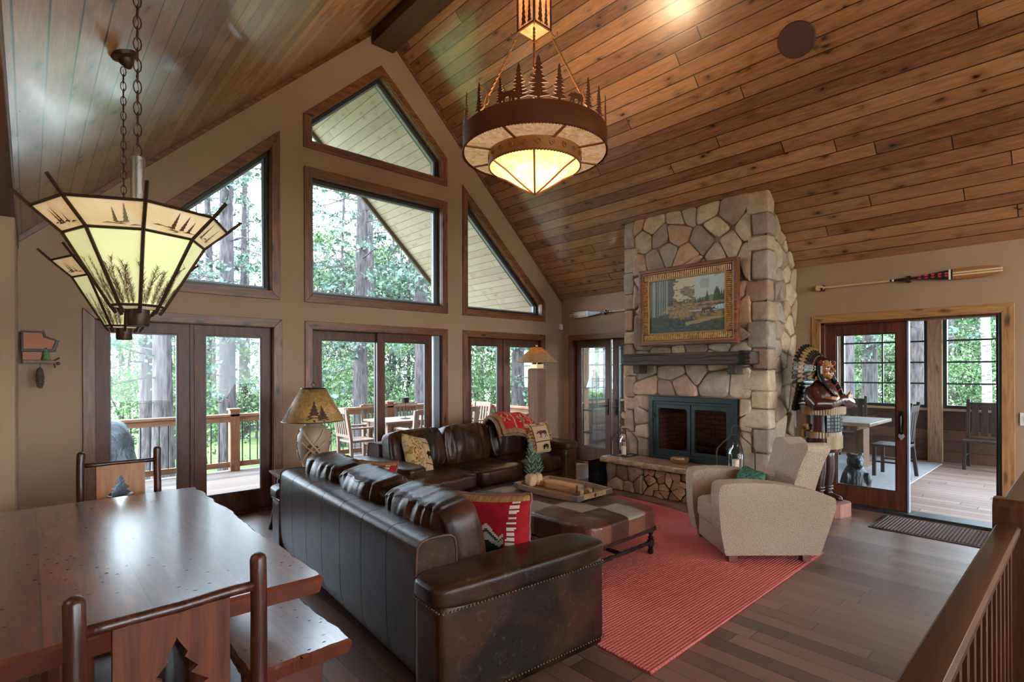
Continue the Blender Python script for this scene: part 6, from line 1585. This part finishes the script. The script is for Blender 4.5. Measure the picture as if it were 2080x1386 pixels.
# wire bin with stones left of the hearth
n=NT('perforated'); p=n.sep(n.coord()); d1=n.M('SINE',n.M('MULTIPLY',p[0],420)); d2=n.M('SINE',n.M('MULTIPLY',p[2],420)); d3=n.M('SINE',n.M('MULTIPLY',p[1],420))
n.b.inputs['Alpha'].default_value=1; n.put(n.M('SUBTRACT',1,n.M('MULTIPLY',n.step(n.M('MULTIPLY',n.M('ADD',d1,d3),d2),.1,.2),.75)),n.b.inputs['Alpha']); MATS['perforated']=n.base(sr('#1c1c1e'),.5,metal=.5)
wbn=thing('metal_bin','black perforated metal bin standing on the floor at the left end of the hearth','bin',(5.80,4.58,0))
m=MB()
for q in ((-.13,-.127,-.1,.1),(.127,.13,-.1,.1),(-.13,.13,-.1,-.097),(-.13,.13,.097,.1)): m.box(*q,.012,.33)
m.build('mesh_wall',MATS['perforated'],wbn); MB().box(-.13,.13,-.1,.1,.012,.016).build('bin_floor',MATS['black_iron'],wbn)
m=MB(); r=random.Random(6)
for k in range(60): m.sphere((r.uniform(-.10,.10),r.uniform(-.07,.07),.03+r.random()*.12),.022,7,5)
plain('pebble',sr('#a9a49c'),.8,var=.4,vscale=20); m.build('pebbles',MATS['pebble'],wbn,smooth=True,kind='stuff')
plain('dark_mat',sr('#3b332d'),.95,bumpy=.5,bscale=200)
tag(MB().box(5.38,6.05,4.42,4.95,.0,.011).build('hearth_mat',MATS['dark_mat']),'dark floor mat beside the left end of the hearth','mat')
n=NT('ribbed_mat'); p=n.sep(n.coord()); s1=n.M('SINE',n.M('MULTIPLY',p[1],2*PI/.028)); n.bump(s1,.8,.006); MATS['ribbed_mat']=n.base(n.mix(n.step(s1,-.5,.5),sr('#3a2c28'),sr('#6a544c')),.9)
dm_=thing('door_mat','ribbed brown door mat in front of the open porch door','mat',(6.49,1.03,.001))
MB().box(-.31,.31,-.49,.50,0,.008).build('rubber_edge',MATS['baluster_black'],dm_); MB().box(-.285,.285,-.465,.475,.004,.014).build('ribbed_carpet',MATS['ribbed_mat'],dm_,bevel=.003)
# ------------------------------------------------------------------ small wall devices
plain('plastic_white',sr('#cfc8bd'),.5)
s=thing('wall_sensor','small white motion sensor high in the corner near the far paddle','sensor',(6.87,6.272,2.317)); MB().box(-.03,.03,-.02,.027,-.05,.05).build('housing',MATS['plastic_white'],s,bevel=.008); MB().box(-.018,.018,-.024,-.018,-.03,.01).build('lens',MATS['pennant_white'],s,bevel=.002)
s=thing('light_switch','white light switch plate at the right edge beside the porch door','switch',(6.914,.44,1.10)); MB().box(-.005,.004,-.04,.04,-.06,.06).build('plate',MATS['plastic_white'],s,bevel=.002); MB().box(-.010,-.004,-.016,.016,-.03,.03).build('rocker',MATS['plastic_white'],s,bevel=.002)
# ------------------------------------------------------------------ paddles
n=NT('paddle_blade'); p=n.sep(n.coord()); q=n.M('ABSOLUTE',p[2]); st=n.M('LESS_THAN',n.M('ABSOLUTE',n.M('SUBTRACT',q,.012)),.008); st2=n.M('LESS_THAN',q,.003)
c=n.mix(st,sr('#8d5c2d'),sr('#c9ae82')); c=n.mix(st2,c,sr('#5c4028')); MATS['paddle_blade']=n.base(c,.35)
n=NT('paddle_check'); p=n.sep(n.coord()); fx=n.M('FRACT',n.M('DIVIDE',n.M('ADD',p[1],2),.055)); fz=n.M('FRACT',n.M('DIVIDE',n.M('ADD',p[2],.001),.026))
ck=n.M('MULTIPLY',n.M('GREATER_THAN',fx,.5),n.M('GREATER_THAN',fz,.42)); ck=n.M('MULTIPLY',ck,n.M('LESS_THAN',n.M('ABSOLUTE',p[2]),.027)); MATS['paddle_check']=n.base(n.mix(ck,sr('#1d1416'),sr('#b8352c')),.35)
plain('paddle_shaft',sr('#c9a878'),.35); plain('paddle_dark',sr('#241413'),.3); plain('paddle_white',sr('#e0ddd6'),.4)
def paddle(label,loc,flip):
    t=thing('canoe_paddle',label,'paddle',loc,PI if flip else 0,'painted canoe paddles on the wall'); P=lambda a,b,d:(d,a,b)
    m=MB(); m.cyl((0,.70,0),(0,.02,0),.011,n=12); m.build('shaft',MATS['paddle_shaft'],t,smooth=True)
    m=MB(); m.prism(chaikin([(.70,-.011),(.72,-.025),(.775,-.032),(.79,-.015),(.79,.015),(.775,.032),(.72,.025),(.70,.011)],1),-.012,.012,P); m.build('grip',MATS['paddle_shaft'],t,bevel=.005)
    m=MB(); m.cyl((0,.02,0),(0,-.16,0),.0125,n=12); m.cyl((0,.06,0),(0,.04,0),.0125,n=12); m.build('dark_wrap',MATS['paddle_dark'],t,smooth=True)
    m=MB(); m.cyl((0,.04,0),(0,.025,0),.0128,n=12); m.build('white_ring',MATS['paddle_white'],t,smooth=True)
    m=MB(); m.prism([(-.15,-.012),(-.15,.012),(-.44,.048),(-.44,-.048)],-.010,.010,P); m.build('checked_throat',MATS['paddle_check'],t,bevel=.003)
    m=MB(); m.prism(rect(-.452,-.436,-.05,.05),-.0108,.0108,P); m.build('white_band',MATS['paddle_white'],t)
    m=MB(); m.prism([(-.465,-.051),(-.452,-.05),(-.452,.05),(-.465,.051)],-.0106,.0106,P); m.build('dark_band',MATS['paddle_dark'],t)
    b_=[(-.465,.051),(-.6,.056),(-.72,.053),(-.80,.042),(-.835,.022),(-.838,0)]; b_=b_+[(a,-b) for a,b in reversed(b_[:-1])]; m=MB(); m.prism(b_,-.009,.009,P); m.build('blade',MATS['paddle_blade'],t,bevel=.004)
    for y in (-.10,.72):
        m=MB(); k=-1 if flip else 1; m.box(min(k*.012,k*.05),max(k*.012,k*.05),y-.018,y+.018,-.035,.035); m.box(min(-k*.02,k*.03),max(-k*.02,k*.03),y-.01,y+.01,-.028,-.016); m.box(min(-k*.02,-k*.012),max(-k*.02,-k*.012),y-.01,y+.01,-.028,.0); m.build('wall_hook',MATS['log_wood'],t,bevel=.002)
    return t
paddle('painted wooden canoe paddle with red checks mounted above the open porch door',(6.87,1.43,2.525),False)
paddle('painted canoe paddle mounted above the corner door, shaft ending behind the chimney',(6.87,5.24,2.50),True)
# ------------------------------------------------------------------ carved wall ornament at far left
wd=thing('carved_wall_ornament','carved wood cabin ornament with a green tree and hanging pine cone on the left wall','wall ornament',(.055,6.2,1.65))
n=NT('orange_wood'); MATS['orange_wood']=n.base(n.mix(n.noise(n.coord(),12,4),sr('#8a4a22'),sr('#b86a34')),.5)
MB().prism([(-.09,.12),(.10,.12),(.13,.20),(.05,.23),(.04,.27),(-.09,.27)],-.02,.03,lambda a,b,d:(a,d,b)).build('cabin_roof',MATS['orange_wood'],wd,bevel=.004)
m=MB(); m.ring([(-.10,.10),(.12,.10),(.15,.2),(.06,.24),(.05,.28),(-.10,.28)],[(-.085,.125),(.10,.125),(.125,.2),(.045,.225),(.035,.265),(-.085,.265)],-.03,.02,lambda a,b,d:(a,d,b)); m.build('roof_edge',MATS['dark_bronze'],wd,bevel=.003)
MB().box(-.09,.05,.0,.09,.03,.12).build('cabin_wall',MATS['orange_wood'],wd); MB().box(-.09,.12,-.04,.09,.0,.025).build('shelf',MATS['teak'],wd,bevel=.004)
plain('tree_green',sr('#5c7a45'),.8); m=MB(); m.lathe([(.0,.14),(.015,.12),(.012,.11),(.026,.08),(.02,.075),(.035,.03),(0,.03)],(.06,-.02,0),12); m.build('green_tree',MATS['tree_green'],wd,smooth=30)
m=MB(); m.tube([(.05,-.02,.01),(.11,-.03,.02),(.15,-.03,.05)],.008,n=6); m.tube([(.11,-.03,.02),(.12,-.04,-.04)],.007,n=6); m.sphere((.14,-.03,.0),.016); m.build('twig',MATS['bark'],wd,smooth=True)
m=MB(); m.lathe([(0,-.22),(.018,-.205),(.026,-.16),(.028,-.10),(.02,-.05),(0,-.03)],(.02,-.02,0),14)
for k in range(44):
    a=k*2.4; q=k/44; z=-.21+.16*q; rr_=.028*math.sin(PI*min(1,.18+q*.75)); m.sphere((.02+rr_*math.cos(a),-.02+rr_*math.sin(a),z),.006,6,4)
m.build('pine_cone',MATS['bark'],wd,smooth=True); MB().cyl((.02,-.02,-.03),(.02,-.02,.0),.002,n=5).build('cord',MATS['bark'],wd)
# ------------------------------------------------------------------ carved statue
def gloss(name,c,rough=.25,b=.25): 
    n=NT(name); a=n.noise(n.coord(),12,4); n.bump(n.noise(n.coord(),25,3),b,.006); MATS[name]=n.base(n.mix(a,tuple(x*.7 for x in sr(c)),tuple(min(1,x*1.2) for x in sr(c))),.42 if name in ('st_yellow','st_cream') else rough)
for k_,c_ in (('st_maroon','#3a1312'),('st_yellow','#6f4c14'),('st_skin','#8a5a2e'),('st_black','#15100f'),('st_cream','#7d5f33'),('st_grey','#3c4344'),('st_red','#8f2c22'),('st_brown','#3a201a')): gloss(k_,c_)
su=thing('carved_chief_statue','painted wood statue of a chief in feathered headdress, arms crossed, on a wooden block','statue',(6.46,2.02,0),R(168)); su.scale=(.97,.97,.97)
wood('block_wood',[sr('#5a2f20'),sr('#84503a'),sr('#a06a4e')],la=2,rough=.5,knots=.2)
MB().prism(chaikin([(-.17,-.19),(.19,-.19),(.21,.05),(.17,.25),(-.15,.25),(-.20,.0)],1,.15),0,.15,Pz).build('block_base',MATS['block_wood'],su,bevel=.006)
def remesh(o,vox=.008,sm=4):
    r_=o.modifiers.new('r','REMESH'); r_.mode='VOXEL'; r_.voxel_size=vox; r_.use_smooth_shade=True
    if sm: s_=o.modifiers.new('s','SMOOTH'); s_.iterations=sm; s_.factor=.5
for s_ in (-1,1):
    x=s_*.085; m=MB(); m.tube([(x,-.01,.80),(x,0,.62),(x*1.02,.015,.50),(x,0,.34),(x,-.005,.22)],[.085,.078,.062,.060,.048],n=16); m.build('leg',MATS['st_brown'],su,smooth='all')
    m=MB(); m.tube([(x,-.05,.195),(x,.0,.19),(x,.07,.178),(x,.13,.170),(x*1.1,.165,.166)],[.038,.046,.042,.036,.016],n=14); m.tube([(x,0,.19),(x,0,.27)],[.046,.052],n=14); o=m.build('boot',MATS['st_brown'],su,smooth='all'); remesh(o,.008,3)
    m=MB()
    for z in (.27,.30): m.tube([(x+.056*math.cos(a),.056*math.sin(a),z) for a in [2*PI*k/20 for k in range(20)]],.008,n=6,closed=True)
    m.build('boot_cuff',MATS['st_maroon'],su,smooth=True)
m=MB(); m.lathe([(.215,.70),(.225,.72),(.21,.9),(.195,1.05),(.205,1.2),(.21,1.34),(.15,1.44),(.075,1.50),(0,1.50)],n=36,sx=1,sy=.78)
m.lathe([(.20,.705),(0,.71)],n=36,sy=.78); m.build('coat',MATS['st_maroon'],su,smooth=True)
def band(z0,z1,k0,k1,name,mat,sx=1,sy=.78,wav=0,fr_=False,n_=80):
    m=MB(); v_=[];f_=[]
    for i in range(n_):
        a=2*PI*i/n_; fr=(.006 if (i%2 and fr_) else 0)
        zb=z0+wav*math.sin(a)*0+ (rnd.uniform(-.006,.006) if fr_ else 0)
        for r_,z in ((k0,z1),(k0+.012-fr,z1-.006),(k1+.012-fr,zb),(k1,zb)): v_.append((r_*math.cos(a)*sx,r_*math.sin(a)*sy,z))
    for i in range(n_):
        j=(i+1)%n_
        for q in range(4): f_.append((i*4+q,j*4+q,j*4+(q+1)%4,i*4+(q+1)%4))
    m.add(v_,f_); return m.build(name,MATS[mat],su,smooth=30)
band(.86,.93,.207,.216,'belt_fringe','st_yellow',fr_=True)
m=MB(); m.tube([(.23,-.04,.95),(.235,-.05,.99),(.22,-.09,1.0),(.21,-.12,.95),(.215,-.12,.78)],[.02,.026,.028,.028,.024],n=10); m.build('belt_tail',MATS['st_yellow'],su,smooth='all')
Pc=lambda a,b,d:((.214+d)*math.cos(a),(.214+d)*.78*math.sin(a),b)
def patch(a0,a1,z0,z1,d,name,mat,nu=10,nv=2):
    m=MB(); m.grid(lambda u,v:Pc(a0+(a1-a0)*u,z0+(z1-z0)*v,d),nu,nv); m.grid(lambda u,v:Pc(a0+(a1-a0)*u,z0+(z1-z0)*v,-.01),nu,nv)
    m.grid(lambda u,v:Pc(a0+(a1-a0)*u,z0,d-v*(d+.01)),nu,2); m.grid(lambda u,v:Pc(a0 if v<.5 else a0,z0+(z1-z0)*u,d-v*(d+.01)),2,2); m.grid(lambda u,v:Pc(a1,z0+(z1-z0)*u,d-v*(d+.01)),2,2)
    return m.build(name,MATS[mat],su,smooth=30)
patch(PI/2-.75,PI/2+.75,.74,.88,.020,'apron','st_cream'); g_=patch(PI/2-.75,PI/2+.75,.93,1.16,.012,'woven_front','st_grey')
m=MB()
for i in range(8): a=PI/2-.75+1.5*i/7; m.tube([Pc(a,.93,.014),Pc(a,1.16,.014)],.0035,n=5)
for i in range(7): z=.93+.23*i/6; m.tube([Pc(PI/2-.75+1.5*k/10,z,.014) for k in range(11)],.0035,n=5)
m.build('woven_lines',MATS['st_black'],g_,smooth=True)
# cape with sleeves
m=MB(); m.lathe([(.285,1.20),(.292,1.215),(.275,1.30),(.24,1.39),(.17,1.455),(.09,1.50),(.0,1.51)],n=40,sy=.74); m.lathe([(.285,1.20),(.2,1.22)],n=40,sy=.74)
for s_ in (-1,1): m.tube([(s_*.19,-.01,1.40),(s_*.255,.02,1.31),(s_*.280,.10,1.235),(s_*.20,.180,1.245),(s_*.05,.205,1.285),(-s_*.08,.205,1.295)],[.07,.08,.074,.062,.052,.044],n=16)
o=m.build('cape',MATS['st_maroon'],su,smooth='all'); remesh(o,.011,5)
band(1.12,1.215,.275,.272,'cape_fringe','st_yellow',sy=.72,fr_=True,n_=110)
# hands with fingers
def hand(s_,z,dy,name):
    m=MB(); px=-s_*.125; m.sbox((px,.222+dy,z),.046,.018,.042,e=4,n=8)
    for i in range(4):
        zz=z+.033-i*.021; L_=(.075,.085,.08,.066)[i]; m.tube([(px-s_*.03,.226+dy,zz),(px-s_*(.03+L_*.5),.205+dy,zz+.002),(px-s_*(.03+L_),.150+dy,zz-.002)],[.0105,.0105,.008],n=9)
    m.tube([(px+s_*.02,.226+dy,z+.035),(px-s_*.0,.228+dy,z+.062),(px-s_*.035,.215+dy,z+.068)],[.013,.011,.008],n=9)
    o=m.build(name,MATS['st_skin'],su,smooth='all'); remesh(o,.0045,2); return o
hand(-1,1.285,.0,'hand'); hand(1,1.305,.0,'hand')
# head
m=MB(); m.tube([(0,-.01,1.44),(0,0,1.53)],[.06,.055],n=14)
m.sphere((0,-.01,1.635),.098,sy=1.08,sz=1.12); m.sphere((0,.035,1.575),.066,sz=.9); m.sphere((0,.075,1.535),.026,sx=1.3)
m.tube([(0,.085,1.655),(0,.112,1.625),(0,.128,1.598),(0,.112,1.588)],[.014,.016,.020,.014],n=10)
for s_ in (-1,1): m.sphere((s_*.048,.062,1.605),.024); m.tube([(s_*.012,.096,1.660),(s_*.05,.078,1.662),(s_*.075,.05,1.65)],[.011,.012,.009],n=8); m.sphere((s_*.02,.105,1.594),.012)
m.tube([(-.026,.090,1.562),(0,.103,1.564),(.026,.090,1.562)],[.007,.0095,.007],n=8); m.tube([(-.024,.090,1.549),(0,.100,1.547),(.024,.090,1.549)],[.007,.0095,.007],n=8)
o=m.build('head',MATS['st_skin'],su,smooth='all'); remesh(o,.0045,3)
m=MB()
for s_ in (-1,1): m.sphere((s_*.034,.082,1.640),.0115,10,7,sx=1.4,sz=.8)
m.build('eyes',MATS['st_black'],su,smooth=True)
m=MB(); m.tube([(-.02,.1015,1.5555),(0,.106,1.5555),(.02,.1015,1.5555)],.003,n=6); m.build('lips',MATS['st_red'],su,smooth=True)
# hair and braids
m=MB()
for s_ in (-1,1):
    m.tube([(s_*.06,.02,1.72),(s_*.098,.02,1.66),(s_*.108,.03,1.56),(s_*.115,.07,1.48),(s_*.10,.13,1.40),(s_*.075,.175,1.33)],[.03,.034,.032,.028,.024,.016],n=12)
    for q in range(7): f=q/6; c=Vector((s_*(.112-.035*f),.06+.115*f,1.50-.17*f)); m.sphere(c,.025-.006*f,10,7)
m.sphere((0,-.035,1.65),.108,sy=1.0,sz=1.1); o=m.build('hair',MATS['st_black'],su,smooth='all'); remesh(o,.007,1)
m=MB()
for s_ in (-1,1):
    for f in (.35,.7): c=Vector((s_*(.112-.035*f),.06+.115*f,1.50-.17*f)); m.tube([tuple(c+Vector((.024*math.cos(a),.010*math.sin(a),.022*math.sin(a)))) for a in [2*PI*k/14 for k in range(14)]],.006,n=6,closed=True)
m.build('braid_ties',MATS['st_red'],su,smooth=True)
# headdress: fan of feathers, layered bands
def fan(r0,r1,y0,y1,mat,name,n_=26,wob=.0,a_lo=-35,a_hi=215,th=.012):
    m=MB(); c=Vector((0,-.03,1.63))
    for i in range(n_):
        a=R(a_lo+(a_hi-a_lo)*(i+.5)/n_); w=R((a_hi-a_lo)/n_)*.56; ex=1+.35*max(0,-math.sin(a))
        ca,sa=math.cos(a),math.sin(a); t_=Vector((-sa,0,ca)); rd=Vector((ca,0,sa)); pts=[]
        R1=r1*ex; p0=c+rd*r0+Vector((0,y0,0)); p1=c+rd*R1+Vector((0,y1,0)); mid=p0.lerp(p1,.62)
        wd_=lambda r_:r_*math.tan(w)
        poly=[p0-t_*wd_(r0),mid-t_*wd_(r1*.85),p1-t_*wd_(r1)*.55,p1+rd*.012,p1+t_*wd_(r1)*.55,mid+t_*wd_(r1*.85),p0+t_*wd_(r0)]
        k=len(poly); m.add(poly+[q+Vector((0,-th,0)) for q in poly],[tuple(range(k)),tuple(range(2*k-1,k-1,-1))]+[(i_,(i_+1)%k,k+(i_+1)%k,k+i_) for i_ in range(k)])
    return m.build(name,MATS[mat],su,smooth=20)
fan(.085,.135,.055,.02,'st_black','headdress_band',20)
fan(.100,.175,.030,-.03,'st_cream','feathers_inner',24)
fan(.150,.205,.000,-.055,'st_black','feathers_dark',20)
fan(.165,.245,-.02,-.10,'st_cream','feathers_outer',22)
fan(.20,.275,-.06,-.14,'st_black','feather_tips',24)
m=MB()
for i in range(9): # trailing feathers down the back
    z=1.58-.05*i; m.sbox((.05,-.17-.012*i,z),.09,.03,.045,e=4,n=6); m.sbox((-.05,-.17-.012*i,z),.09,.03,.045,e=4,n=6)
m.build('feather_trail',MATS['st_black'],su,smooth='all')
m=MB()
for s_ in (-1,1):
    for k in range(8): a=2*PI*k/8; m.sphere((s_*.118,.045+.024*math.cos(a),1.69+.024*math.sin(a)),.011,8,6)
    m.sphere((s_*.12,.045,1.69),.016,8,6)
m.build('rosette',MATS['st_red'],su,smooth=True)
